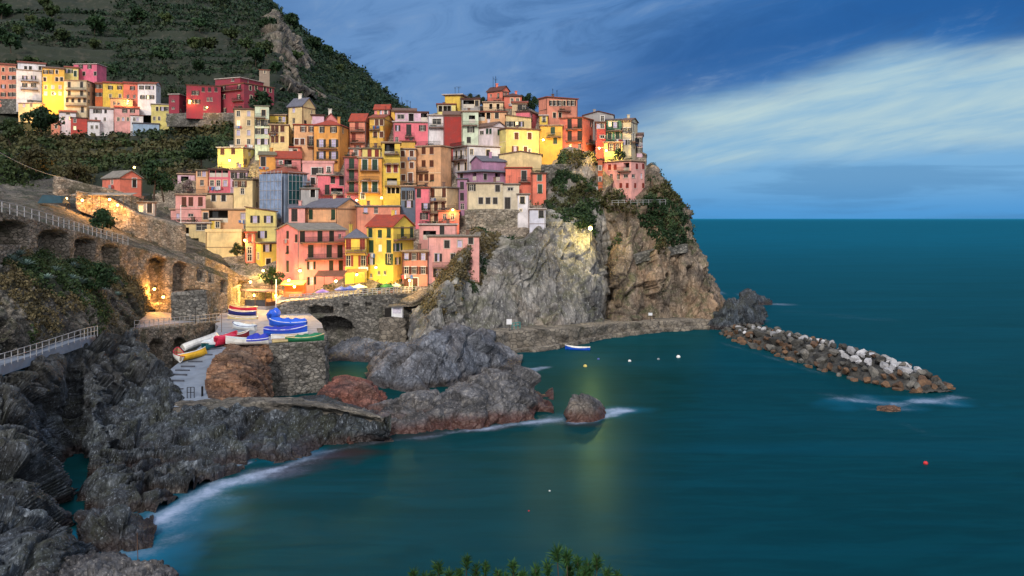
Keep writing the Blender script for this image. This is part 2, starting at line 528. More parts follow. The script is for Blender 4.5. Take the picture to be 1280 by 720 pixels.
def masonry(name, c1, c2, mortar, scale=1.6, moss=None):
    key = ('masonry', name)
    if key in _mats: return _mats[key]
    m, t, b = new_mat(name)
    p = pos(t)
    n0 = t.noise(p, 1.1, 4.0, 0.6)
    pv = t.vadd(t.vmul(p, (1, 1, 1.6)), t.vmul(t.comb(n0, n0, n0), (0.4, 0.4, 0.4)))
    vo = t.node('ShaderNodeTexVoronoi', feature='F1'); t.link(pv, vo.inputs['Vector']); vo.inputs['Scale'].default_value = scale
    ve = t.node('ShaderNodeTexVoronoi', feature='DISTANCE_TO_EDGE'); t.link(pv, ve.inputs['Vector']); ve.inputs['Scale'].default_value = scale
    sc = t.node('ShaderNodeSeparateColor'); t.link(vo.outputs['Color'], sc.inputs[0])
    n1 = t.noise(p, 0.3, 6.0, 0.65, 0.5); n2 = t.noise(p, 4.0, 5.0, 0.65)
    c = t.mix(sc.outputs[0], c1, c2)
    c = t.mix(t.math('MULTIPLY', t.sstep(n1, 0.4, 0.68), 0.55), c, tuple(x * 0.4 for x in c1))
    c = t.mix(t.math('MULTIPLY', t.sstep(n2, 0.5, 0.75), 0.35), c, tuple(min(0.8, x * 1.5) for x in c2))
    ed = t.sstep(ve.outputs['Distance'], 0.0, 0.09)
    c = t.mix(ed, mortar, c)
    if moss:
        nm = t.noise(p, 0.22, 5.0, 0.6, 0.6)
        c = t.mix(t.math('MULTIPLY', t.sstep(nm, 0.52, 0.66), 0.7), c, moss)
    t.link(c, b.inputs['Base Color']); b.inputs['Roughness'].default_value = 0.9
    bump(t, b, t.math('ADD', ed, t.math('MULTIPLY', n2, 0.7)), 0.8, 0.12)
    _mats[key] = m
    return m


def leaf_mat(name, c1, c2, c3=None, rough=0.65):
    """leaf colour varies leaf by leaf through the 'tint' attribute and clump by clump through noise"""
    key = ('leaf', name)
    if key in _mats: return _mats[key]
    m, t, b = new_mat(name)
    at = t.node('ShaderNodeAttribute', attribute_name='tint')
    n = t.noise(pos(t), 0.12, 4.0, 0.6, 0.4)
    c = t.mix(at.outputs['Fac'], c1, c2)
    if c3: c = t.mix(t.math('MULTIPLY', t.sstep(n, 0.45, 0.65), 0.75), c, c3)
    oi = t.node('ShaderNodeObjectInfo')
    hs = t.node('ShaderNodeHueSaturation'); t.link(c, hs.inputs['Color'])
    t.link(t.math('MULTIPLY_ADD', oi.outputs['Random'], 0.5, 0.75), hs.inputs['Value'])
    t.link(hs.outputs[0], b.inputs['Base Color']); b.inputs['Roughness'].default_value = rough
    b.inputs['Specular IOR Level'].default_value = 0.25
    _mats[key] = m
    return m


def ground_mat(name, c1, c2, c3, scale=0.2):
    m, t, b = new_mat(name); p = pos(t)
    n1 = t.noise(p, scale, 7.0, 0.65, 0.5); n2 = t.noise(p, scale * 7, 6.0, 0.65, 0.3)
    c = t.mix(t.sstep(n1, 0.38, 0.6), c1, c2)
    c = t.mix(t.sstep(n2, 0.5, 0.7), c, c3)
    t.link(c, b.inputs['Base Color']); b.inputs['Roughness'].default_value = 0.95
    bump(t, b, n2, 0.9, 0.5)
    return m


def glow_mat(name, rgb, strength):
    key = ('glow', name)
    if key in _mats: return _mats[key]
    m, t, b = new_mat(name)
    b.inputs['Base Color'].default_value = (0.8, 0.7, 0.5, 1)
    b.inputs['Emission Color'].default_value = (*rgb, 1); b.inputs['Emission Strength'].default_value = strength
    _mats[key] = m
    return m


def glass_mat():
    key = 'glass'
    if key in _mats: return _mats[key]
    m, t, b = new_mat('window_glass')
    n = t.noise(pos(t), 0.9, 3.0, 0.5)
    t.link(t.mix(t.sstep(n, 0.4, 0.6), (0.012, 0.013, 0.016), (0.05, 0.045, 0.04)), b.inputs['Base Color'])
    b.inputs['Roughness'].default_value = 0.12
    _mats[key] = m
    return m


def sea_mat():
    m, t, b = new_mat('sea_water'); p = pos(t)
    sp = t.node('ShaderNodeSeparateXYZ'); t.link(p, sp.inputs[0])
    fo = t.node('ShaderNodeAttribute', attribute_name='foam').outputs['Fac']
    sh = t.node('ShaderNodeAttribute', attribute_name='shallow').outputs['Fac']
    red_refl = t.node('ShaderNodeAttribute', attribute_name='rusty').outputs['Fac']
    gr = t.node('ShaderNodeAttribute', attribute_name='harbour').outputs['Fac']
    ns = t.noise(t.vmul(p, (0.12, 0.5, 1)), 0.12, 4.0, 0.6, 0.6)
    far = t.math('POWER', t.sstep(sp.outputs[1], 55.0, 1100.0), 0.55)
    deep = t.mix(far, (0.0001, 0.0095, 0.0185), (0.0003, 0.190, 0.370))  # sky reflection painted into the base colour: brighter blue with distance
    deep = t.mix(t.math('MULTIPLY', t.sstep(ns, 0.42, 0.62), 0.35), deep, t.mix(0.6, deep, (0.0002, 0.006, 0.014)))
    c = t.mix(t.math('MULTIPLY', gr, 0.9), t.mix(0.6, deep, (0.0003, 0.040, 0.034)), (0.0003, 0.026, 0.024))
    st_ = t.noise(t.vmul(p, (0.10, 0.9, 1)), 0.05, 6.0, 0.62, 1.5)
    c = t.mix(t.math('MULTIPLY', t.sstep(st_, 0.40, 0.66), 0.45), c, t.mix(0.5, c, (0.001, 0.075, 0.125)))
    c = t.mix(t.math('MULTIPLY', t.sstep(sp.outputs[1], 1500.0, 30000.0), 0.6), c, (0.012, 0.24, 0.42))  # horizon haze painted into the water colour, paler far out
    rp = t.noise(t.vmul(p, (0.35, 1.4, 1)), 0.30, 5.0, 0.65, 1.0)
    c = t.mix(t.math('MULTIPLY', t.sstep(rp, 0.40, 0.65), 0.28), c, t.mix(0.5, c, (0.001, 0.09, 0.12)))
    c = t.mix(sh, c, (0.006, 0.16, 0.30))
    c = t.mix(t.math('MULTIPLY', red_refl, 0.75), c, (0.055, 0.012, 0.008))  # reflection of the red rocks, painted into the water colour
    n1 = t.noise(t.vmul(p, (1, 0.6, 1)), 0.55, 6.0, 0.65, 1.2)
    n2 = t.noise(p, 2.5, 5.0, 0.65, 0.8)
    ff = t.math('MULTIPLY', fo, t.math('MULTIPLY_ADD', n1, 1.5, 0.25))
    ff = t.math('MULTIPLY', t.sstep(t.math('ADD', ff, t.math('MULTIPLY_ADD', n2, 0.6, -0.3)), 0.10, 1.35), 0.9)
    c = t.mix(ff, c, (0.40, 0.48, 0.66))
    w1 = t.noise(t.vmul(p, (0.5, 1.0, 1)), 0.5, 3.0, 0.5, 0.5)
    w2 = t.noise(t.vmul(p, (0.5, 1.0, 1)), 0.06, 3.0, 0.5, 0.5)
    bn = t.node('ShaderNodeBump'); bn.inputs['Strength'].default_value = 0.35; bn.inputs['Distance'].default_value = 0.5
    t.link(t.math('ADD', t.math('MULTIPLY', w1, 0.25), w2), bn.inputs['Height'])
    df = t.node('ShaderNodeBsdfDiffuse'); t.link(c, df.inputs[0])
    gl = t.node('ShaderNodeBsdfGlossy'); gl.inputs[0].default_value = (0.48, 0.90, 1.0, 1); gl.inputs['Roughness'].default_value = 0.30; t.link(bn.outputs[0], gl.inputs['Normal'])
    fr = t.node('ShaderNodeFresnel'); fr.inputs['IOR'].default_value = 1.33
    k = t.math('MULTIPLY', t.math('MULTIPLY', t.math('MINIMUM', fr.outputs[0], 0.45), 0.17), t.math('SUBTRACT', 1.0, ff))
    ms = t.node('ShaderNodeMixShader'); t.link(k, ms.inputs[0]); t.link(df.outputs[0], ms.inputs[1]); t.link(gl.outputs[0], ms.inputs[2])
    t.n.remove(b); t.link(ms.outputs[0], t.n['Material Output'].inputs[0])
    return m


BEDROCK = rock_mat('rock_cliff_grey', (0.14, 0.137, 0.135), (0.34, 0.325, 0.31), (0.56, 0.53, 0.49), (0.33, 0.24, 0.16), 0.55, (1, 1, 0.28), (14, 12), (0.05, 0.047, 0.045), 0.5, 2.5,
                   (0.07, 0.075, 0.03), 0.6)
M_RIGHT = rock_mat('rock_cliff_brown', (0.12, 0.092, 0.07), (0.31, 0.24, 0.18), (0.54, 0.43, 0.34), (0.34, 0.21, 0.12), 0.7, (1, 1, 0.4), (8, -20), (0.055, 0.045, 0.04), 0.6, 2.0,
                   (0.06, 0.07, 0.025), 0.75)
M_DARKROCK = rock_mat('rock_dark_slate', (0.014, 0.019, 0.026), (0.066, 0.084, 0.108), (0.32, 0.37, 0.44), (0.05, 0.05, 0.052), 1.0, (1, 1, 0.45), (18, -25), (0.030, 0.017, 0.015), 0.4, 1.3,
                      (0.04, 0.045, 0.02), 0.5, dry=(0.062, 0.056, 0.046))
M_BLUEROCK = rock_mat('rock_blue_grey', (0.075, 0.083, 0.105), (0.19, 0.21, 0.26), (0.38, 0.40, 0.45), (0.24, 0.19, 0.15), 0.8, (1, 1, 0.8), (30, 40), (0.045, 0.035, 0.032), 0.35, 1.5)
M_RIDGE = rock_mat('rock_ridge_mixed', (0.055, 0.058, 0.068), (0.15, 0.15, 0.165), (0.36, 0.34, 0.32), (0.22, 0.165, 0.11), 0.9, (0.5, 1, 0.9), (35, 55), (0.085, 0.028, 0.018), 0.55, 1.6)
M_ORANGE = rock_mat('rock_orange', (0.13, 0.062, 0.038), (0.33, 0.165, 0.09), (0.50, 0.34, 0.23), (0.20, 0.16, 0.13), 0.9, (0.5, 0.5, 1.2), (25, 30), None, 0.7)
M_REDROCK = rock_mat('rock_red', (0.10, 0.04, 0.035), (0.32, 0.105, 0.075), (0.46, 0.24, 0.18), (0.14, 0.12, 0.11), 1.0, (0.6, 1, 1), (20, 30), (0.10, 0.03, 0.02), 0.6, 0.6)
M_PALEROCK = rock_mat('rock_ledge_pale', (0.10, 0.095, 0.085), (0.21, 0.19, 0.165), (0.36, 0.32, 0.27), None, 1.0, (0.4, 1, 1), (5, 20))
M_LEFTSLOPE = rock_mat('rock_overgrown', (0.06, 0.054, 0.043), (0.20, 0.175, 0.14), (0.44, 0.40, 0.35), (0.10, 0.08, 0.04), 0.8, (1, 0.6, 0.9), (30, 30), None, 0.6, 1, (0.035, 0.042, 0.016), 0.85)
M_HILL = ground_mat('hill_scrub_soil', (0.008, 0.015, 0.008), (0.018, 0.025, 0.013), (0.048, 0.046, 0.032), 0.04)
M_EARTH = ground_mat('village_soil', (0.05, 0.05, 0.03), (0.10, 0.09, 0.06), (0.18, 0.16, 0.13), 0.2)
M_OUTCROP = rock_mat('rock_outcrop', (0.12, 0.10, 0.085), (0.30, 0.25, 0.20), (0.46, 0.40, 0.33), None, 0.22, (1, 1, 0.4), (10, 20), None, 0.5, 1, (0.03, 0.05, 0.02), 0.5, 1.5)
M_STONE = masonry('stone_wall_brown', (0.17, 0.138, 0.108), (0.45, 0.37, 0.29), (0.08, 0.07, 0.055), 1.6, (0.06, 0.06, 0.03))
M_STONEGREY = masonry('stone_wall_grey', (0.10, 0.095, 0.088), (0.30, 0.28, 0.25), (0.06, 0.056, 0.05), 1.5, (0.07, 0.075, 0.05))
M_STONEPALE = masonry('stone_wall_pale', (0.22, 0.19, 0.15), (0.46, 0.40, 0.32), (0.13, 0.11, 0.09), 1.3, (0.07, 0.07, 0.03))
M_QUAY = masonry('quay_stone', (0.15, 0.13, 0.11), (0.30, 0.26, 0.21), (0.09, 0.08, 0.07), 0.9, (0.06, 0.055, 0.04))
M_PAVE = simple('paving_grey', (150, 150, 158), 0.75, 0, 0.25, 0.8)
M_RAMP = simple('ramp_concrete', (124, 134, 150), 0.6, 0, 0.22, 0.5)
M_RAIL = simple('painted_rail', (172, 172, 176), 0.5, 0.2, 0.15)
M_IRON = simple('dark_iron', (38, 38, 42), 0.5, 0.6, 0.2)
M_GLASS = glass_mat()
M_FRAME = simple('window_frame_cream', (205, 195, 180), 0.6, 0, 0.1)
M_WHITE = simple('white_paint', (226, 226, 230), 0.5, 0, 0.12)
M_DARK = simple('dark_opening', (26, 22, 20), 0.9, 0, 0.2)
M_SHGREEN = simple('shutter_green', (30, 62, 44), 0.6, 0, 0.3, 3)
M_SHBROWN = simple('shutter_brown', (92, 46, 26), 0.6, 0, 0.3, 3)
M_SHDARK = simple('shutter_dark', (40, 34, 30), 0.6, 0, 0.3, 3)
M_SHRED = simple('shutter_red', (128, 44, 32), 0.6, 0, 0.3, 3)
SHUT = {'g': M_SHGREEN, 'b': M_SHBROWN, 'k': M_SHDARK, 'r': M_SHRED}
M_CURTAIN = simple('curtain_lilac', (196, 186, 222), 0.9, 0, 0.1)
M_LIT = glow_mat('lit_window', (1.0, 0.72, 0.26), 1.6)
M_SLAB = simple('balcony_slab', (120, 92, 80), 0.85, 0, 0.25)
M_EAVE = simple('eave_trim', (128, 98, 82), 0.85, 0, 0.25)
M_WOOD = simple('weathered_wood', (98, 70, 52), 0.8, 0, 0.3)
M_BARK = simple('bark', (72, 58, 46), 0.9, 0, 0.3)
ROOFS = {'red': tile_roof('red', (168, 66, 44)), 'rust': tile_roof('rust', (150, 78, 56)), 'brown': tile_roof('brown', (122, 92, 78)),
         'slate': tile_roof('slate', (104, 104, 118)), 'grey': tile_roof('grey', (140, 132, 122)), 'olive': tile_roof('olive', (122, 114, 92)),
         'dark': tile_roof('dark', (92, 52, 44)), 'terr': tile_roof('terrace', (176, 148, 124)), 'pale': tile_roof('pale', (205, 190, 182))}
L_HILL = leaf_mat('leaves_hill', (0.008, 0.024, 0.013), (0.024, 0.050, 0.024), (0.040, 0.054, 0.022))
L_DARK = leaf_mat('leaves_dark', (0.010, 0.030, 0.012), (0.030, 0.064, 0.022))
L_MID = leaf_mat('leaves_mid', (0.020, 0.042, 0.015), (0.055, 0.085, 0.026), (0.050, 0.062, 0.020))
L_OLIVE = leaf_mat('leaves_olive', (0.036, 0.042, 0.016), (0.085, 0.083, 0.032), (0.066, 0.052, 0.022))
L_DRY = leaf_mat('leaves_dry', (0.11, 0.085, 0.042), (0.24, 0.19, 0.095), (0.12, 0.10, 0.05))
L_AGAVE = leaf_mat('leaves_agave', (0.12, 0.19, 0.17), (0.28, 0.38, 0.34))
L_PINE = leaf_mat('leaves_pine', (0.012, 0.050, 0.014), (0.050, 0.125, 0.030))
L_FLOWER = leaf_mat('leaves_flowering', (0.08, 0.03, 0.03), (0.32, 0.25, 0.24))
L_SLOPE = leaf_mat('leaves_slope', (0.022, 0.048, 0.020), (0.060, 0.105, 0.040), (0.09, 0.11, 0.05))

# ------------------------------------------------------------------ the land
GR = {}                                             # displaced grids, for planting


def rock_sheet(name, rows, nu, nv, mat, amp=1.0, seed=0, size=3.0, stretch=(1, 1, 2.2), tilt=(12, 15), crack=0.45, kind='structure', label=None, cat=None, taper=None):
    g = loft(rows, nu, nv); n = grid_normals(g)
    d = rock_disp(g.reshape(-1, 3), amp, seed, size, stretch, tilt, crack).reshape(nv, nu)
    if taper is not None: d = d * taper(np.linspace(0, 1, nv)[:, None], np.linspace(0, 1, nu)[None, :])
    g = g + n * d[..., None]
    GR.setdefault(name, g)
    o = sheet(name, g, mat, smooth=False)
    return tag(o, label, cat, None, kind)


def soft_sheet(name, rows, nu, nv, mat, amp, scale, seed=0, terr=0.0, kind='structure'):
    g = loft(rows, nu, nv); n = grid_normals(g)
    p = g.reshape(-1, 3)
    d = (fbm(p / scale, 5, seed) * amp).reshape(nv, nu)
    g = g + n * d[..., None]
    if terr:                                          # farmed terraces: steps in height
        z = g[..., 2]; st = terr
        k = np.floor(z / st); fr = z / st - k
        g[..., 2] = (k + np.clip((fr - 0.35) / 0.3, 0, 1) * 0.8 + fr * 0.2) * st
    GR.setdefault(name, g)
    return tag(sheet(name, g, mat, smooth=True), None, None, None, kind)


def ridge(name, cols, depth, nu, nv, mat, amp, seed, size, stretch=(1, 1, 1), tilt=(30, 40), crack=0.4, lean=0.5, kind='structure', label=None, cat=None):
    """free-standing rock: (x, y waterline, y crest) per column, closed at the back"""
    rows = [[], [], [], [], [], []]
    for q in cols:
        x, yw, yt = q[:3]; dep = q[3] if len(q) > 3 else depth
        dw = sea_d(yw)
        k = (x - CX) / F
        dt = dw + dep * lean
        zt = CZ - (yt - HY) / F * dt
        zt = max(zt, 0.15)
        prof = [(dw - 1.2, -1.4), (dw, 0.0), (dw + dep * lean * 0.42, zt * 0.72), (dt, zt), (dw + dep * 0.86, zt * 0.62), (dw + dep * 1.15, -1.4)]
        for r, (d, z) in zip(rows, prof): r.append(Vector((k * d, d, z)))
    return rock_sheet(name, rows, nu, nv, mat, amp, seed, size, stretch, tilt, crack, kind, label, cat)


def hwall(name, pts, mat, res=0.25, niches=(), thick=2.5, rough=0.10, label=None, cat='wall', cap=None, group=None, size=1.0):
    """masonry wall along (x, y top, y bottom, d) with niches sunk into it: (x0, x1, y0, y1, depth, arched)"""
    top = [P(p[0], p[1], p[3]) for p in pts]; bot = [P(p[0], p[2], p[3]) for p in pts]
    L = [0.0]
    for a, b in zip(top, top[1:]): L.append(L[-1] + math.hypot(b.x - a.x, b.y - a.y))
    nu = max(3, int(L[-1] / res) + 1); H = max(t.z - b.z for t, b in zip(top, bot)); nv = max(3, int(H / res) + 1)
    s = np.linspace(0, L[-1], nu)
    ip = lambda arr: np.interp(s, L, arr)
    X, Y, ZT, ZB = ip([p.x for p in top]), ip([p.y for p in top]), ip([p.z for p in top]), ip([p.z for p in bot])
    t = np.linspace(0, 1, nv)[:, None]
    Z = ZT[None] * (1 - t) + ZB[None] * t
    tx = np.gradient(X); ty = np.gradient(Y); l = np.hypot(tx, ty); nx, ny = ty / l, -tx / l     # outwards, towards the viewer
    XX = np.repeat(X[None], nv, 0); YY = np.repeat(Y[None], nv, 0)
    px = CX + XX / YY * F; py = HY - (Z - CZ) / YY * F
    dep = np.zeros_like(Z)
    for (x0, x1, y0, y1, dd, arch) in niches:
        xc, hw = (x0 + x1) / 2, (x1 - x0) / 2
        u = np.clip((px - xc) / hw, -1, 1)
        rise = hw * arch
        cy = y0 + rise * (1 - np.sqrt(1 - u * u))
        ins = (np.abs(px - xc) < hw) & (py > cy) & (py < y1)
        dep = np.where(ins, dd, dep)
    p3 = np.stack([XX, YY, Z], 2).reshape(-1, 3)
    w1, w2, cid, off = worley(p3 / np.array([0.8, 0.8, 0.5]) / size, 77)
    rg = ((cid - 0.5) * rough - (1 - np.clip((w2 - w1) / 0.15, 0, 1)) * rough * 0.8 + fbm(p3 / 2.5, 3, 5) * rough * 2.0).reshape(nv, nu)
    off_ = rg - dep
    g = np.stack([XX + nx[None] * off_, YY + ny[None] * off_, Z], 2)
    back = np.stack([X - nx * thick, Y - ny * thick, ZT], 1)[None]
    back2 = np.stack([X - nx * thick, Y - ny * thick, ZB], 1)[None]
    front = g
    g = np.concatenate([back2, back, front], 0)
    ends = []
    for c in (0, -1):                                    # close both ends
        e = g[:, c].copy(); e[:, :2] = back[0, c, :2]; ends.append(e[:, None])
    g = np.concatenate([ends[0], g, ends[1]], 1)
    o = tag(sheet(name, g, mat, smooth=False), label, cat, group)
    GR[name] = g
    return o


# ---- hills behind: the mountain, the terraces under the far hamlet and the valley side
X0 = [-140, 0, 70, 140, 210, 280, 340, 368, 410, 455, 495, 540]
def hrow(ys, ds): return [(x, y, d) for x, y, d in zip(X0, ys, ds)]
rows = [
    hrow([-330, -300, -280, -240, -180, -90, -2, 28, 64, 92, 128, 160], [900, 880, 860, 840, 800, 760, 700, 690, 700, 710, 720, 730]),
    hrow([-150, -140, -130, -110, -70, -20, 20, 45, 80, 108, 138, 168], [700, 690, 680, 670, 640, 610, 580, 590, 610, 630, 650, 670]),
    hrow([0, 0, 5, 10, 22, 40, 55, 75, 105, 128, 150, 178], [520, 520, 515, 510, 490, 465, 440, 455, 490, 520, 545, 570]),
    hrow([62, 64, 70, 82, 92, 100, 105, 118, 138, 150, 165, 190], [390, 392, 395, 390, 372, 355, 350, 365, 390, 410, 430, 450]),
    hrow([128, 140, 160, 162, 160, 152, 148, 160, 172, 180, 195, 210], [345, 342, 335, 332, 320, 305, 300, 300, 310, 320, 330, 340]),
    hrow([170, 178, 190, 196, 196, 192, 195, 205, 215, 220, 225, 235], [280, 275, 275, 270, 265, 262, 262, 265, 270, 275, 280, 285]),
    hrow([205, 212, 222, 226, 236, 236, 235, 240, 245, 250, 255, 260], [190, 200, 215, 225, 228, 230, 235, 240, 245, 250, 255, 260]),
    hrow([236, 244, 252, 264, 292, 300, 300, 300, 300, 300, 300, 300], [186, 186, 188, 192, 202, 212, 220, 225, 230, 235, 240, 245]),
]
HILL_ROWS = rows
soft_sheet('hills', rows, 220, 260, M_HILL, 4.5, 60.0, 3, terr=6.0)

rows = [[(322, 60, 452), (338, 18, 512), (352, 18, 540), (368, 38, 560), (384, 80, 560)],
        [(318, 80, 420), (336, 52, 445), (352, 50, 455), (372, 68, 475), (392, 98, 500)],
        [(322, 98, 385), (338, 84, 395), (358, 84, 400), (380, 100, 425), (400, 118, 455)],
        [(330, 118, 345), (345, 112, 350), (365, 112, 355), (388, 124, 380), (404, 134, 415)]]
rock_sheet('rock_outcrop', rows, 90, 130, M_OUTCROP, 0.9, 44, 14.0, (1, 1, 2.0), (10, 20), kind='structure')

# ---- ground under the main village
VX = [190, 250, 300, 360, 420, 470, 520, 560, 590, 620, 650, 690, 740, 808]
YB = [326, 336, 346, 352, 360, 360, 366, 330, 300, 300, 292, 246, 200, 216]
YT = [240, 212, 192, 172, 160, 150, 142, 134, 130, 126, 128, 142, 152, 190]
dV = lambda y: 165 + (360 - y) * 0.32
rows = []
for k in np.linspace(0, 1, 7):
    rows.append([(x, yt + (yb - yt) * k + 4, dV(yt + (yb - yt) * k) + 1.5) for x, yt, yb in zip(VX, YT, YB)])
rows.insert(0, [(x, yt + 30, dV(yt) + 22) for x, yt in zip(VX, YT)])
rows.append([(x, yb + 16, dV(yb) + 0.5) for x, yb in zip(VX, YB)])
soft_sheet('village_ground', rows, 160, 120, M_STONE, 0.35, 5.0, 9)

# ---- main cliff
A0 = [(585, 282, 204), (585, 292, 192), (565, 320, 180), (545, 350, 176), (530, 372, 170), (515, 400, 160), (505, 452, 152)]
A = [(600, 280, 200), (600, 288, 186), (583, 312, 169), (565, 340, 163), (552, 368, 158), (536, 402, 152), (525, 446, 147)]
B = [(618, 288, 200), (618, 296, 186), (608, 318, 177), (597, 345, 170), (585, 375, 164), (577, 410, 158), (572, 446, 152)]
C = [(660, 288, 200), (660, 296, 186), (650, 310, 180), (640, 335, 173), (625, 370, 168), (612, 416, 162), (606, 446, 157)]
D = [(690, 205, 216), (690, 240, 201), (690, 275, 192), (690, 302, 185), (683, 350, 179), (680, 411, 171), (678, 446, 168)]
E = [(705, 186, 226), (705, 192, 214), (730, 265, 198), (740, 308, 191), (750, 360, 187), (748, 407, 184), (746, 436, 182)]
Fc = [(735, 188, 226), (735, 196, 214), (753, 265, 205), (758, 318, 203), (761, 360, 203), (759, 402, 201), (757, 424, 199)]
Gc = [(785, 230, 220), (785, 240, 209), (782, 275, 201), (774, 322, 194), (776, 360, 191), (776, 404.5, 188), (776, 428, 187)]
H = [(806, 210, 222), (813, 217, 211), (828, 265, 204), (832, 318, 199), (832, 360, 197), (828, 402, 194.5), (826, 424, 193)]
I = [(814, 204, 226), (819, 211, 216), (848, 256, 210), (872, 314, 206), (889, 360, 203), (895, 403, 198), (896, 422, 197)]
J = [(806, 212, 238), (808, 220, 232), (838, 262, 228), (862, 318, 224), (880, 362, 220), (890, 402, 214), (892, 416, 212)]
K = [(770, 230, 262), (770, 240, 260), (790, 290, 258), (810, 330, 256), (830, 360, 254), (840, 385, 250), (845, 398, 248)]
cols = [A0, A, B, C, D, E, Fc, Gc, H, I, J, K]
rows = [[c[r] for c in cols] for r in range(7)]
def tap(v, u): return np.clip(v * 5 - 0.3, 0.12, 1) * np.where(u < 0.52, 0.62, 1.0)
g = rock_sheet('cliff', rows, 460, 300, BEDROCK, 0.95, 21, 5.2, (0.75, 0.9, 3.6), (8, 14, 24), 0.42, taper=tap)
# the bay right of the crevice is browner and more broken
g.data.materials.append(M_RIGHT)
nfu = 459; fu = np.arange(len(g.data.polygons)) % nfu
g.data.polygons.foreach_set('material_index', (fu > 459 * 6.1 / 11).astype(np.int32))

# ---- quay at the foot of the cliff
def prism(name, plan, z0, z1, mat, kind=None, label=None, cat=None):
    b = MB(); n = len(plan)
    b.poly([(p[0], p[1], z1) for p in plan]); b.poly([(p[0], p[1], z0) for p in plan][::-1])
    for i in range(n):
        a, c = plan[i], plan[(i + 1) % n]
        b.poly([(a[0], a[1], z0), (c[0], c[1], z0), (c[0], c[1], z1), (a[0], a[1], z1)])
    return tag(b.build(name, mat), label, cat, None, kind)

qf = [(596, 452), (638, 441), (680, 437), (714, 432), (768, 420.6), (815, 415.5), (860, 412), (888, 411)]
pts = []
for x, yw in qf:
    d = sea_d(yw); k = (x - CX) / F; pts.append((k, d))
qtop = [3.7, 3.7, 3.6, 3.3, 2.7, 2.2, 2.0, 1.9]
qp = []
for (k, d), z in zip(pts, qtop): qp.append((CX + k * F, HY - (z - CZ) / d * F, HY - (-1.0 - CZ) / d * F, d))
hwall('quay_wall', qp, M_QUAY, 0.4, (), 9.0, 0.35, 'long stone quay wall curving along the foot of the sea cliff', 'quay', size=2.0)
lp = [(CX + k * F, HY - (0.75 - CZ) / (d - 1.6) * F, HY - (-1.5 - CZ) / (d - 1.6) * F, d - 1.6) for k, d in pts[1:]]
hwall('quay_footing', lp, M_QUAY, 0.45, (), 3.0, 0.5, 'low weathered stone footing at the waterline below the quay wall', 'footing', size=2.5)

# ---- right-hand rocks
ridge('sea_stack', [(884, 413, 404), (898, 412, 388), (908, 412, 378), (920, 411, 372), (932, 409, 367), (942, 408, 369), (950, 407, 384), (956, 406, 398)], 9, 70, 60, M_DARKROCK, 0.8, 61, 2.6, (1, 1, 1.6),
      (15, 25), kind=None, label='tall dark grey sea rock between the cliff end and the boulder mole', cat='sea rock')
ridge('sea_stack', [(934, 383, 374), (944, 382, 367), (955, 381.5, 372), (965, 381, 378)], 7, 40, 40, M_DARKROCK, 0.7, 63, 2.0, kind=None,
      label='small black rock standing in open sea behind the tall dark rock', cat='sea rock')

# ---- rocks in the middle of the harbour
ridge('shore_rock', [(458, 474, 462), (470, 482, 448), (490, 487, 437), (512, 489, 430), (532, 488, 417), (550, 485, 408), (572, 480, 404), (600, 473, 413), (624, 467, 427), (640, 463, 446), (651, 461, 459)], 15, 220, 150, M_BLUEROCK, 0.6, 81, 4.2,
      (1.5, 1, 1), (25, 20, 40), 0.5, 0.55, kind=None, label='large blue-grey domed rock in the middle of the harbour mouth', cat='rock')
ridge('shore_rock', [(404, 453, 449), (414, 452, 437), (432, 451, 428), (452, 452, 423), (475, 455, 428), (500, 456, 432), (530, 455, 425), (556, 452, 420)], 11, 120, 70, M_BLUEROCK, 0.6, 83, 2.4, kind=None,
      label='low grey rock shelf below the terrace wall arch', cat='rock')
ridge('shore_rock', [(396, 556, 540), (425, 554, 530), (455, 551, 518), (480, 546, 511), (517, 541, 501), (560, 538, 491), (585, 536, 479), (610, 534, 470), (646, 528, 470), (662, 524, 478), (678, 521, 502), (692, 519, 516)], 15, 260, 140, M_RIDGE, 0.7, 85, 3.3,
      (2.2, 1, 0.8), (20, 20, 55), 0.5, 0.55, kind=None, label='long jagged rock spit reaching into the bay, rusty at the waterline', cat='rock')
ridge('shore_rock', [(394, 512, 500), (404, 512, 486), (420, 511, 474), (440, 510, 470), (460, 510, 475), (474, 509, 490), (482, 508, 502)], 9, 90, 70, M_REDROCK, 0.55, 87, 1.8, (1.6, 1, 0.8), (20, 30), kind=None,
      label='rounded rust red rock beside the green pool', cat='rock')
ridge('sea_rock', [(708, 527, 520), (714, 528, 499), (724, 528, 495), (738, 527, 496), (748, 525, 503), (756, 523, 516)], 5, 60, 50, M_RIDGE, 0.55, 89, 1.3, kind=None,
      label='lone dark rock standing in the bay with white wash on its right', cat='sea rock')
ridge('sea_rock', [(1096, 513, 511.5), (1106, 514.5, 507.5), (1116, 515, 508), (1126, 514.5, 512)], 2.2, 24, 20, M_ORANGE, 0.4, 91, 0.8, kind=None,
      label='small half-sunk brown rock in front of the mole tip', cat='sea rock')
ridge('sea_rock', [(98, 684, 670), (110, 690, 656), (126, 694, 648), (144, 695, 640), (160, 694, 644), (178, 690, 658), (192, 684, 674)], 7, 90, 60, M_DARKROCK, 0.7, 93, 2.2, kind=None,
      label='rounded dark rock in the narrow cove below the slate cliff', cat='sea rock')

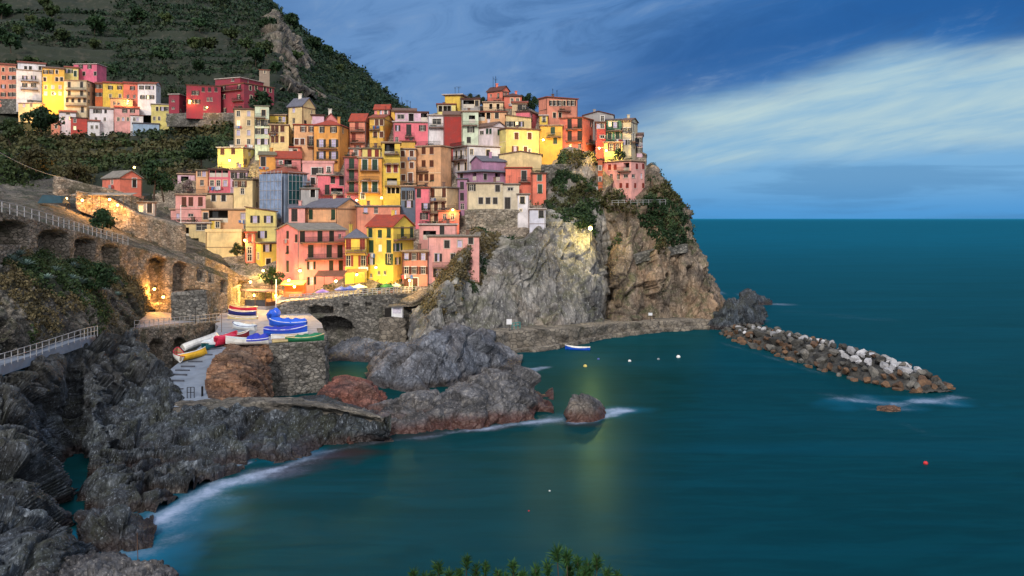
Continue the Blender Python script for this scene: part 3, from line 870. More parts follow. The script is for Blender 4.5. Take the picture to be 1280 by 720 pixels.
# ---- the near left: overgrown slope, path, dark sea cliff, ledge
rows = [
    [(-70, 302, 98), (0, 312, 102), (65, 322, 113), (126, 332, 132), (160, 350, 142), (188, 384, 149)],
    [(-70, 318, 95), (0, 326, 98), (65, 332, 109), (126, 343, 127), (160, 362, 137), (183, 389, 144)],
    [(-70, 345, 90), (0, 350, 93), (60, 352, 102), (115, 362, 115), (150, 380, 125), (178, 397, 134)],
    [(-70, 400, 85), (0, 405, 88), (55, 402, 96), (105, 398, 106), (140, 400, 116), (172, 403, 126)],
    [(-70, 462, 82), (0, 446, 87), (55, 431, 95), (100, 421, 103), (140, 413, 114), (172, 411, 123)],
    [(-70, 490, 82), (0, 470, 87), (55, 455, 95), (100, 440, 103), (140, 430, 114), (172, 428, 123)]]
SLOPE_ROWS = rows
rock_sheet('slope', rows, 220, 170, M_LEFTSLOPE, 0.7, 31, 2.4, (2.0, 1, 0.9), (20, 10, 55), 0.4)
rows = [
    [(-80, 486, 81), (0, 465, 85), (50, 449, 92), (92, 433, 99), (108, 430, 102), (150, 420, 113), (172, 416, 120), (178, 446, 121), (184, 480, 122)],
    [(-80, 540, 72), (0, 516, 76), (45, 500, 84), (86, 496, 96), (110, 478, 94), (150, 462, 102), (186, 455, 109), (210, 474, 108), (216, 492, 112)],
    [(-80, 600, 64), (0, 575, 68), (40, 562, 74), (90, 562, 90), (116, 545, 85), (150, 525, 91), (190, 508, 97), (224, 502, 99), (238, 503, 101)],
    [(-80, 665, 57), (0, 640, 60), (48, 630, 65), (98, 632, 83), (128, 610, 77), (155, 590, 80), (194, 562, 87), (240, 542, 92), (290, 530, 95)],
    [(-80, 735, 52), (0, 705, 55), (70, 690, 60), (108, 672, 79), (136, 652, 70), (160, 638, 73), (196, 618, 77), (248, 597, 82.5), (300, 580, 87)],
    [(-80, 850, 49), (0, 800, 51), (82, 740, 57), (110, 700, 74), (138, 685, 66), (168, 664, 69), (206, 640, 74), (256, 612, 80), (310, 594, 84)]]
CLIFF_ROWS = rows
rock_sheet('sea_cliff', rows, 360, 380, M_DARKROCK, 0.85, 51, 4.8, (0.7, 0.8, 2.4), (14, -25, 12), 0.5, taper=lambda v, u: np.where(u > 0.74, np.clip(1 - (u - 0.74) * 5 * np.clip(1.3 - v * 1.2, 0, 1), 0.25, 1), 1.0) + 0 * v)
rows = [
    [(-60, 745, 64), (20, 722, 63), (70, 718, 62), (120, 716, 62), (175, 718, 61), (222, 722, 61), (240, 740, 60)],
    [(-60, 700, 60), (20, 697, 59), (70, 700, 59), (125, 693, 59), (175, 700, 58.5), (214, 706, 58), (236, 735, 57)],
    [(-60, 745, 55), (20, 725, 55), (70, 722, 55), (125, 720, 55), (175, 722, 55), (216, 728, 55), (240, 760, 55)],
    [(-60, 820, 52), (20, 820, 51), (70, 800, 51), (125, 790, 51), (175, 790, 51), (216, 795, 51.5), (245, 790, 52)]]
rock_sheet('rocky_shore', rows, 170, 70, M_RIDGE, 0.8, 57, 1.3, (1, 1, 1.3), (20, -30), 0.45)
rows = [
    [(190, 500, 112), (235, 500, 108), (290, 497, 106), (340, 498, 116), (400, 493, 118), (440, 506, 110), (500, 530, 106)],
    [(200, 498, 100), (235, 500, 99), (290, 500, 99), (340, 500, 99), (400, 505, 98), (440, 513, 96), (480, 522, 95)],
    [(200, 510, 97.5), (240, 510, 96.6), (290, 510.5, 96.6), (340, 510.5, 97), (400, 513, 97.3), (440, 519, 96.2), (480, 528, 94.6)],
    [(206, 535, 93.3), (246, 530, 94.4), (295, 530, 94.8), (345, 528, 95.4), (395, 530, 95.6), (440, 533, 95.2), (486, 537, 94.6)],
    [(210, 588, 83), (250, 590, 83), (300, 577, 86.5), (345, 570, 88.5), (395, 560, 92), (445, 553, 94.8), (492, 546, 97)],
    [(212, 615, 80), (252, 612, 81), (302, 597, 84.5), (347, 590, 86.5), (397, 580, 90), (447, 573, 92.5), (494, 566, 95)]]
def tapl(v, u): return np.where(v < 0.36, 0.22, np.clip((v - 0.36) * 6, 0.22, 1))
led = rock_sheet('ledge', rows, 260, 170, M_DARKROCK, 0.75, 53, 3.8, (2.2, 1, 0.8), (25, 20, 62), 0.5, taper=tapl)
led.data.materials.append(M_PALEROCK); fv = np.arange(len(led.data.polygons)) // 259; fu = np.arange(len(led.data.polygons)) % 259
led.data.polygons.foreach_set('material_index', ((fv > 20) & (fv < 169 * (0.40 + 0.05 * np.sin(fu / 9.0) + 0.03 * np.sin(fu / 3.1)))).astype(np.int32))
rows = [[(284, 429, 123.5), (300, 427, 122.5), (318, 429, 121.5), (336, 430, 120)],
        [(264, 452, 110), (284, 444, 112), (312, 442, 114), (338, 445, 117)],
        [(256, 472, 104), (280, 466, 105), (310, 466, 107), (339, 470, 113)],
        [(258, 486, 101), (282, 488, 101.5), (310, 488, 103), (340, 492, 111)],
        [(262, 508, 98.5), (285, 510, 98), (312, 510, 99), (340, 512, 110)]]
rock_sheet('harbour_rock', rows, 120, 110, M_ORANGE, 0.6, 95, 1.8, (1.6, 0.8, 1.0), (20, 15, 58), 0.4, kind='structure')

# ---- slip ramp
rl = [(206, 510, 97), (204, 496, 100.2), (207, 470, 108), (224, 454, 113.4), (246, 438, 119), (268, 417, 131), (276, 404, 144)]
rr = [(266, 510, 97.5), (264, 494, 100.6), (259, 470, 108), (272, 452, 114), (300, 430, 120.5), (318, 417, 131), (322, 404, 144)]
rm = [tuple((a + c) / 2 for a, c in zip(p, q)) for p, q in zip(rl, rr)]
g = loft([[a, m, c] for a, m, c in zip(rl, rm, rr)], 24, 80)
g[..., 2] += 0.12 + (fbm(g.reshape(-1, 3) / 1.5, 3, 4) * 0.05).reshape(g.shape[:2])
GR['ramp'] = g
tag(sheet('ramp', g, M_RAMP), kind='structure')

# ---- boat quay
z = 7.0
plan = [PZ(*q, z) for q in [(300, 430), (335, 429.5), (408, 424.5), (402, 404), (385, 390), (362, 374), (350, 370), (286, 370), (276, 392), (266, 402), (278, 412)]]
prism('quay', [(p.x, p.y) for p in plan], -1.0, z, M_PAVE, 'structure')
hwall('harbour_wall', [(330, 431, 503, 119.2), (352, 429.6, 502, 119.7), (380, 427.4, 498, 121.2), (408, 425, 490, 122.6), (410, 420, 475, 128), (406, 410, 462, 136)], M_STONEGREY, 0.22, (), 1.2, 0.28,
      'grey stone harbour wall under the row of boats', 'harbour wall', size=1.4)

# ---- bridge with two arches beside the ramp
hwall('arched_bridge', [(166, 412, 470, 121), (200, 409, 472, 128), (240, 405, 465, 136), (276, 401, 440, 146)], M_STONE, 0.2,
      [(186.5, 203.5, 424, 470, 2.6, 0.95), (217, 232.5, 422, 460, 2.6, 0.95)], 3.0, 0.16, 'low stone footbridge with two dark arches beside the boat ramp', 'bridge')
# ---- the long arched wall of the railway path
hwall('arched_wall', [(-420, 240, 330, 70), (-60, 248, 318, 88), (0, 265, 330, 98), (33, 272, 330, 105), (65, 281, 334, 112), (126, 297, 345, 132), (160, 306, 362, 142), (200, 317, 392, 150), (240, 330, 400, 155), (285, 350, 404, 160), (300, 358, 404, 166)], M_STONE, 0.24,
      [(-8, 35, 275.5, 306, 3.0, 0.45), (47.5, 86, 287, 326, 3.0, 0.42), (94, 119, 296.5, 326, 3.0, 0.5), (127, 149, 305, 330, 2.6, 0.6),
       (188, 208.5, 321.5, 378, 2.2, 0.55), (216.5, 235.5, 328, 368, 2.0, 0.7), (247, 256, 334, 352, 1.2, 0.9), (261, 267.5, 336.5, 354, 1.0, 0.9), (277, 283, 350, 366, 1.0, 0.9)],
      4.2, 0.16, 'long brown stone retaining wall with a row of arched niches', 'retaining wall')
hwall('block_wall', [(214, 366, 408, 143), (236, 365, 408, 143.5), (258, 362, 404, 145), (272, 366, 402, 149)], M_STONEGREY, 0.25, (), 4.0, 0.2, 'squat grey stone block wall below the arched niches', 'wall')
hwall('station_wall', [(95, 238, 262, 172), (130, 245, 275, 173), (170, 268, 300, 172), (200, 275, 312, 170), (216, 282, 318, 168)], M_STONE, 0.4, (), 3.0, 0.3, 'rough stone wall beneath the lit station canopy', 'wall')
hwall('parapet_wall', [(66, 220, 246, 176), (100, 228, 248, 176), (140, 236, 254, 178), (172, 246, 262, 180), (196, 254, 264, 182)], M_STONE, 0.4, (), 2.0, 0.25, 'sloping rubble wall above the orange lit canopy', 'wall')

hwall('lane_wall', [(256, 321, 400, 162.5), (280, 331, 396, 166), (300, 343, 392, 168.5), (322, 351, 388, 171), (350, 357, 386, 173)], M_STONE, 0.25, [(276, 284, 348, 372, 1.6, 0.9), (297.5, 309.5, 351, 372, 2.2, 0.9)], 3.0, 0.2,
      'brown stone wall with two small arches behind the cafe pavilion', 'wall')
rows = [[(-60, 270, 90), (0, 276, 100), (65, 292, 114), (126, 307, 134), (160, 316, 144), (200, 327, 152), (240, 340, 157), (285, 360, 162)],
        [(-60, 261, 95), (0, 263, 106), (65, 279, 120), (126, 295, 139), (160, 304, 149), (200, 314, 156), (240, 326, 161), (285, 344, 165)],
        [(-60, 250, 130), (0, 258, 135), (65, 268, 150), (126, 284, 168), (160, 292, 171), (200, 306, 171), (240, 318, 172), (285, 335, 173)],
        [(-60, 238, 165), (0, 246, 170), (65, 250, 178), (126, 266, 182), (160, 272, 184), (200, 280, 186), (240, 296, 186), (285, 318, 184)],
        [(-60, 205, 215), (0, 212, 212), (65, 222, 206), (126, 238, 202), (160, 246, 202), (200, 258, 204), (240, 272, 204), (285, 292, 200)]]
LANE_ROWS = rows
rock_sheet('lane_slope', rows, 160, 60, M_LEFTSLOPE, 0.35, 37, 2.0, (1, 1, 1), (20, 20), 0.3)
rows = [[(136, 413, 117), (166, 411.5, 123), (200, 408.5, 130), (240, 404.5, 138.5), (278, 400, 149)], [(140, 405, 130), (172, 400, 138), (204, 397, 146), (242, 398, 151), (284, 399, 158)], [(150, 396, 145), (185, 388, 150), (210, 386, 154), (244, 392, 158), (288, 396, 164)]]
soft_sheet('lane', rows, 60, 30, M_PAVE, 0.06, 2.0, 5)

# ---- the same land carried on to the left of the view
def onward(name, base, cut, mat, dx=360, dd=14, soft=False, **k):
    rr = []
    for r in base:
        x, y, d = r[0]; d2 = d - dd; y2 = HY + (y - HY) * d / d2
        x1, y1, d1 = r[1]; t = 0.12
        rr.append([(x - dx, y2, d2), (x - dx * .5, (y + y2) / 2, (d + d2) / 2), (x, y, d), (x + (x1 - x) * t, y + (y1 - y) * t, d + (d1 - d) * t)])
    if soft: soft_sheet(name, rr, 70, 150, mat, 4.5, 60.0, 3, terr=6.0)
    else: rock_sheet(name, rr, 130, 150, mat, **k)
onward('hills', HILL_ROWS, 0, M_HILL, 500, 20, True)
onward('slope', SLOPE_ROWS, 0, M_LEFTSLOPE, amp=0.7, seed=31, size=2.4, stretch=(2.0, 1, 0.9), tilt=(20, 10, 55), crack=0.4)
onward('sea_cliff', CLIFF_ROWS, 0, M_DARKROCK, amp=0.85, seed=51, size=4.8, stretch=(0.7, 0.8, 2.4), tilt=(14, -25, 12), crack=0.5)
onward('lane_slope', LANE_ROWS, 0, M_LEFTSLOPE, amp=0.35, seed=37, size=2.0, stretch=(1, 1, 1), tilt=(20, 20), crack=0.3)

# ---- terrace wall over the stream
hwall('terrace_wall', [(346, 383, 440, 157), (362, 376.5, 440, 157.5), (400, 374.3, 444, 158), (440, 370.8, 444, 159), (476, 368, 442, 160.5), (520, 365.5, 420, 166)], M_STONEGREY, 0.22,
      [(384.5, 416, 383, 393.5, 2.5, 0.12), (389, 443, 396, 446, 4.0, 0.62), (429.5, 437.5, 380, 392, 0.8, 0.0), (457, 464.5, 378.5, 390.5, 0.8, 0.0)], 9.5, 0.14,
      'grey stone terrace wall with one wide dark arch and a balustrade on top', 'terrace wall')
hwall('buttress', [(474, 398, 446, 157.4), (490, 397, 446, 156.8), (508, 398, 440, 157.6), (514, 402, 440, 161)], M_QUAY, 0.3, (), 4.0, 0.25, 'brown stone buttress right of the terrace wall arch', 'buttress')
hwall('rubble_wall', [(581, 262, 300, 190.5), (615, 261, 300, 191), (645, 262, 300, 191.5), (664, 264, 300, 192)], M_STONEPALE, 0.3, (), 2.5, 0.35, 'pale rubble wall supporting the beige house above the cliff', 'retaining wall', size=1.3)
hwall('garden_wall', [(682, 206, 240, 204), (700, 205, 232, 206), (716, 206, 222, 208)], M_STONEGREY, 0.3, (), 2.0, 0.25, 'grey stone garden wall in the dark greenery beside the red houses', 'wall')
hwall('cliff_path_wall', [(795, 318, 330, 195), (830, 309, 321, 198), (860, 305, 315, 202)], M_STONEGREY, 0.35, (), 2.0, 0.3, 'short grey wall along the footpath across the brown cliff', 'wall')

# knoll the viewer's bushes grow on, below the view
rows = [[(-6, 20, 8.5), (-2, 20.5, 9.5), (2, 20.5, 10.0), (6, 20, 9.0)], [(-6, 15, 13), (-2, 16, 14.2), (2, 16, 14.4), (6, 15, 13)], [(-7, 8, 15), (-2, 8, 16.5), (2, 8, 16.5), (7, 8, 15)], [(-9, 3, 15.5), (-2, 3, 17), (2, 3, 17), (9, 3, 15.5)]]
rows = [[Vector(q) for q in r] for r in rows]
soft_sheet('knoll', rows, 40, 40, M_EARTH, 0.2, 2.0, 5)

# ------------------------------------------------------------------ sea
def build_sea():
    def axis(lo, hi, st, far):
        a = list(np.arange(lo, hi + 1e-6, st)); s = st; x = hi
        while x < far: s *= 1.35; x += s; a.append(min(x, far))
        return np.array(a)
    xr = axis(0, 130, 0.9, 60000.0); xl = axis(0, 66, 0.9, 60000.0)
    xs = np.concatenate([-xl[::-1][:-1], xr]); ys = np.concatenate([[-400, -100, 0, 30], axis(50, 240, 0.9, 70000.0)])
    X, Y = np.meshgrid(xs, ys); g = np.stack([X, Y, np.zeros_like(X)], 2)
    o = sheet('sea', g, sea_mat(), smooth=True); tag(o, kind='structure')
    q = np.stack([X.ravel(), Y.ravel()], 1)
    p3 = np.stack([X.ravel(), Y.ravel(), np.zeros(X.size)], 1)
    wob = fbm(p3 / 3.0, 3, 8) * 1.4
    def stroke(pts, w, amt):
        """soft patch along a line of water points (photo pixels), w metres half width"""
        best = np.full(len(q), 1e9)
        P_ = [PS(*a) for a in pts]
        for a, c in zip(P_, P_[1:]):
            a2, c2 = np.array([a.x, a.y]), np.array([c.x, c.y]); ab = c2 - a2
            t = np.clip(((q - a2) @ ab) / (ab @ ab), 0, 1)
            best = np.minimum(best, np.hypot(*(q - (a2 + t[:, None] * ab)).T))
        return amt * np.clip(1 - (best + wob * w * 0.5) / w, 0, 1) ** 0.9
    foam = np.zeros(len(q)); sh = np.zeros(len(q)); red_refl = np.zeros(len(q)); hb = np.zeros(len(q))
    for pts, w, a in [([(160, 664), (198, 652), (236, 630), (275, 610), (330, 592), (385, 576)], 3.6, 0.42), ([(400, 566), (470, 553), (560, 543)], 1.2, 0.42), ([(600, 537), (690, 526), (705, 523)], 3.2, 0.4), ([(1040, 494), (1120, 507), (1196, 499)], 4.0, 0.32), ([(900, 428), (960, 446), (1040, 472)], 1.2, 0.25), ([(165, 659), (198, 650), (232, 628), (270, 610), (318, 596)], 1.5, 1.0), ([(275, 603), (318, 594), (352, 584), (385, 574)], 1.2, 0.9),
                      ([(286, 584), (310, 578)], 0.9, 0.9), ([(150, 690), (185, 690), (215, 672)], 1.8, 0.5), ([(350, 572), (370, 568)], 1.6, 0.7),
                      ([(600, 537), (640, 531), (690, 525)], 1.7, 0.9), ([(560, 541), (600, 537)], 1.4, 0.7), ([(724, 527), (750, 522), (778, 513)], 2.0, 1.15), ([(738, 516), (776, 511)], 1.6, 1.0),
                      ([(1050, 497), (1085, 503), (1125, 505)], 2.2, 0.55), ([(1120, 505), (1160, 502), (1196, 497)], 2.6, 0.8), ([(1090, 511), (1130, 512)], 1.6, 0.4),
                      ([(650, 465), (676, 460)], 2.0, 0.75), ([(893, 365), (925, 369)], 3.4, 1.0), ([(958, 380), (985, 381)], 4.0, 0.6), ([(940, 398), (958, 402)], 3.0, 0.5),
                      ([(715, 436), (730, 438)], 0.9, 0.5), ([(488, 636), (512, 622)], 1.0, 0.22), ([(722, 600), (735, 595)], 0.7, 0.25), ([(1040, 322), (1075, 322)], 14, 0.25), ([(925, 324), (990, 326)], 18, 0.22),
                      ([(1000, 390), (1100, 400)], 9, 0.18), ([(1130, 530), (1165, 545)], 1.6, 0.18)]:
        foam = np.maximum(foam, stroke(pts, w, a))
    for pts, w, a in [([(175, 680), (205, 655), (235, 634)], 4.6, 0.7), ([(240, 622), (300, 604), (350, 588)], 2.6, 0.45), ([(82, 668), (100, 668)], 1.2, 0.7), ([(190, 700), (210, 690)], 4, 0.8), ([(735, 520), (780, 514)], 4, 0.5),
                      ([(1060, 505), (1190, 502)], 5, 0.35), ([(345, 575), (392, 566)], 3.0, 0.7)]:
        sh = np.maximum(sh, stroke(pts, w, a))
    for pts, w, a in [([(345, 590), (400, 573), (440, 562)], 3.6, 0.9), ([(420, 560), (560, 540), (640, 533)], 2.0, 0.6), ([(230, 690), (250, 650), (300, 620)], 4.5, 0.22), ([(715, 530), (740, 530)], 2, 0.5)]:  # where the red rocks' painted reflection lies on the water
        red_refl = np.maximum(red_refl, stroke(pts, w, a))
    for pts, w, a in [([(640, 460), (720, 470), (700, 540), (560, 580), (400, 640)], 26, 0.9), ([(420, 462), (490, 490)], 8, 1.0), ([(760, 440), (880, 425)], 14, 0.6)]:
        hb = np.maximum(hb, stroke(pts, w, a))
    for nm, arr in (('foam', foam), ('shallow', sh), ('rusty', red_refl), ('harbour', hb)):
        at = o.data.attributes.new(nm, 'FLOAT', 'POINT'); at.data.foreach_set('value', arr.astype(np.float32))
build_sea()

def leaf_quads(centers, radii, n, leaf, rng, flat=0.75, up=0.0, shell=0.55):
    """centers (K,3), radii (K,) -> verts, faces, tint; n leaf clumps per centre"""
    K = len(centers)
    v = rng.normal(size=(K * n, 3)); v /= np.linalg.norm(v, axis=1, keepdims=True) + 1e-9
    rr = shell + (1 - shell) * rng.random((K * n, 1)) ** 0.6
    rr = rr * (0.72 + 0.5 * rng.random((K * n, 1)))
    c = np.repeat(centers, n, 0) + v * rr * np.repeat(radii, n)[:, None] * np.array([1, 1, flat])
    nrm = v * 0.7 + rng.normal(size=v.shape) * 0.55 + np.array([0, 0, up]); nrm /= np.linalg.norm(nrm, axis=1, keepdims=True) + 1e-9
    a = np.cross(nrm, rng.normal(size=v.shape)); a /= np.linalg.norm(a, axis=1, keepdims=True) + 1e-9
    b = np.cross(nrm, a)
    s = (leaf if np.ndim(leaf) == 0 else np.repeat(leaf, n)) * (0.55 + 0.9 * rng.random(K * n)); s = s[:, None]
    bend = nrm * s * 0.25
    q = np.stack([c - a * s * 0.62 - bend, c - b * s * 0.34 + bend * 0.6, c + a * s * 0.62 - bend, c + b * s * 0.38 + bend * 0.6], 1).reshape(-1, 3)
    f = np.arange(len(q)).reshape(-1, 4)
    tint = np.clip(np.repeat(rng.random(K), n) * 0.5 + rng.random(K * n) * 0.6 - 0.05, 0, 1)
    return q, f, tint


def leaf_mesh(name, centers, radii, n, leaf, mat, rng=None, link=True, parent=None, **kw):
    rng = rng or np.random.default_rng(5)
    q, f, t = leaf_quads(np.asarray(centers, float), np.asarray(radii, float), n, leaf, rng, **kw)
    me = mesh_np(name, q, f, mat, link=False)
    at = me.attributes.new('tint', 'FLOAT', 'FACE'); at.data.foreach_set('value', t.astype(np.float32))
    if not link: return me
    o = bpy.data.objects.new(name, me); COL.objects.link(o)
    if parent: o.parent = parent
    return o



# ------------------------------------------------------------------ houses
C_ = dict(salmon=(238, 152, 124), coral=(236, 128, 104), pink=(244, 150, 146), rose=(228, 118, 130), lightpink=(248, 178, 170), peach=(248, 190, 142), orange=(244, 170, 84),
          yellow=(248, 210, 90), gold=(242, 190, 84), cream=(242, 214, 156), paleyellow=(248, 228, 140), white=(228, 222, 224), mint=(204, 214, 188), red=(192, 74, 64),
          darkred=(160, 52, 46), crimson=(146, 50, 66), mauve=(192, 108, 116), purple=(172, 126, 156), lilac=(214, 178, 194), grey=(158, 154, 152), beige=(208, 192, 160),
          green=(88, 138, 104), rust=(200, 104, 62), bluegrey=(96, 112, 132), teal=(24, 92, 96), scrim=(136, 152, 176), magenta=(224, 110, 138), sand=(236, 204, 160))
C_ = {k: tuple(v) for k, v in C_.items()}
WSIZE = {'s': (0.85, 1.45), 'c': (1.0, 1.5), 'd': (0.95, 2.2), 'k': (1.05, 2.2), 'p': (0.85, 1.35), 'm': (0.65, 0.8), 'L': (1.7, 2.1), 'g': (2.2, 1.4), 'l': (0.9, 1.4),
         'h': (0.9, 1.5), 'G': (3.2, 2.2), 'o': (1.0, 1.7)}
_wm = {}


def window_mesh(w, h, kind, trim=None):
    key = (round(w, 2), round(h, 2), kind, trim.name if trim else '')
    if key in _wm: return _wm[key]
    b = MB(); e = 0.07; y0, y1 = 0.08, 0.15
    deep = {'L': 1.1, 'G': 1.6, 'o': 0.6}.get(kind, 0.16)
    pane = {'l': 3, 'h': 2}.get(kind, 1)
    b.poly([(-w / 2, deep, 0), (w / 2, deep, 0), (w / 2, deep, h), (-w / 2, deep, h)], 4 if kind in 'LGo' else pane)
    if kind in 'LG':
        b.box(-w * 0.32, -w * 0.02, deep - 0.06, deep - 0.01, 0, h * 0.88, 1)
    elif kind != 'o':
        b.box(-w / 2, -w / 2 + e, y0, y1, 0, h); b.box(w / 2 - e, w / 2, y0, y1, 0, h)
        b.box(-w / 2 + e, w / 2 - e, y0, y1, h - e, h); b.box(-w / 2 + e, w / 2 - e, y0, y1, 0, e)
        b.box(-0.035, 0.035, y0 + 0.01, y1 - 0.01, e, h - e)
        if h > 1.2: b.box(-w / 2 + e, w / 2 - e, y0 + 0.015, y1 - 0.015, h * 0.62, h * 0.62 + 0.05)
        b.box(-w / 2 - 0.12, w / 2 + 0.12, -0.10, 0.02, -0.10, -0.02, 0)
    if trim:                                              # plaster surround
        e2 = 0.14
        b.box(-w / 2 - e2, -w / 2, -0.035, 0.01, 0, h + e2, 5); b.box(w / 2, w / 2 + e2, -0.035, 0.01, 0, h + e2, 5); b.box(-w / 2, w / 2, -0.035, 0.01, h, h + e2, 5)
    me = b.mesh('window', [M_FRAME, M_GLASS, M_CURTAIN, M_LIT, M_DARK, trim or M_FRAME]); _wm[key] = me
    return me


def shutter_mesh(w, h, k):
    key = ('sh', round(w, 2), round(h, 2), k)
    if key in _wm: return _wm[key]
    b = MB(); e = 0.06
    b.box(0, w, 0.0, 0.03, 0, h)
    for x0, x1, z0, z1 in ((0, e, 0, h), (w - e, w, 0, h), (e, w - e, 0, e), (e, w - e, h - e, h), (e, w - e, h * 0.5 - e / 2, h * 0.5 + e / 2)):
        b.box(x0, x1, -0.025, 0.0, z0, z1)
    n = max(3, int(h / 0.22))
    for i in range(n):
        z0 = e + (h - 2 * e) * i / n
        b.box(e, w - e, -0.016, -0.001, z0, z0 + (h - 2 * e) / n * 0.55)
    me = b.mesh('shutter', SHUT[k]); _wm[key] = me
    return me


def railing_mesh(L, hh=0.95, gap=0.16):
    key = ('rail', round(L, 1), hh)
    if key in _wm: return _wm[key]
    b = MB(); b.box(0, L, -0.025, 0.025, hh - 0.05, hh); b.box(0, L, -0.015, 0.015, 0.08, 0.12)
    n = max(2, int(L / gap))
    for i in range(n + 1):
        x = L * i / n; b.box(x - 0.016, x + 0.016, -0.016, 0.016, 0, hh - 0.05)
    me = b.mesh('railing', M_IRON); _wm[key] = me
    return me


def facade(b, o, u, W, z0, z1, holes, m=0):
    """wall face with openings; o plan point of its left end as seen from outside, u unit along; holes (s0, s1, h0, h1, deep) with h above z0"""
    n = Vector((u.y, -u.x, 0))
    H = z1 - z0
    xs = sorted({0.0, W} | {round(h[0], 3) for h in holes} | {round(h[1], 3) for h in holes})
    zs = sorted({0.0, H} | {round(h[2], 3) for h in holes} | {round(h[3], 3) for h in holes})
    pt = lambda s, h, dp=0.0: (o.x + u.x * s - n.x * dp, o.y + u.y * s - n.y * dp, z0 + h)
    for xa, xb in zip(xs, xs[1:]):
        if xb - xa < 1e-4: continue
        run = None
        for za, zb in zip(zs, zs[1:]):
            cx, cz = (xa + xb) / 2, (za + zb) / 2
            ins = any(h[0] - 1e-3 < cx < h[1] + 1e-3 and h[2] - 1e-3 < cz < h[3] + 1e-3 for h in holes)
            if ins:
                if run: b.poly([pt(xa, run[0]), pt(xb, run[0]), pt(xb, run[1]), pt(xa, run[1])], m); run = None
            else: run = (run[0], zb) if run else (za, zb)
        if run: b.poly([pt(xa, run[0]), pt(xb, run[0]), pt(xb, run[1]), pt(xa, run[1])], m)
    for s0, s1, h0, h1, dp in holes:
        q = [(s0, h0), (s1, h0), (s1, h1), (s0, h1)]
        for a, c in zip(q, q[1:] + q[:1]):
            b.poly([pt(*a), pt(*a, dp), pt(*c, dp), pt(*c)], m)


def thick(b, polys, t, m=0):
    """roof slopes as solid slabs"""
    for p in polys:
        p = [Vector(q) for q in p]; k = len(p)
        lo = [q - Vector((0, 0, t)) for q in p]
        b.poly(p, m); b.poly(lo[::-1], m)
        for i in range(k):
            j = (i + 1) % k
            b.poly([lo[i], lo[j], p[j], p[i]], m)


HOUSES = {}
TRIMS = [None, simple('trim_white', (228, 222, 214), .8, 0, .12), simple('trim_cream', (236, 214, 178), .8, 0, .12), None, simple('trim_grey', (176, 168, 160), .8, 0, .15)]
PIPES = [simple('pipe_copper', (104, 66, 48), .6, .3), simple('pipe_grey', (112, 112, 116), .6, .3)]
CLOTHS = [simple('cloth_white', (224, 222, 228), .9, 0, .1), simple('cloth_blue', (88, 120, 176), .9, 0, .1), simple('cloth_red', (178, 70, 66), .9, 0, .1), simple('cloth_grey', (150, 148, 150), .9, 0, .1)]
_leafy = []


def planter_mesh():
    if not _leafy:
        for k in range(3):
            rr = np.random.default_rng(300 + k); cs = [(x, 0, .25 + .12 * rr.random()) for x in np.linspace(-.8, .8, 5)]
            _leafy.append(leaf_mesh('planter', cs, [.22 + .1 * rr.random() for _ in cs], 22, .16, [L_MID, L_DARK, L_FLOWER][k], rr, link=False))
    return random.choice(_leafy)



def parse_px(tok): return [float(v) for v in tok.split(',')]


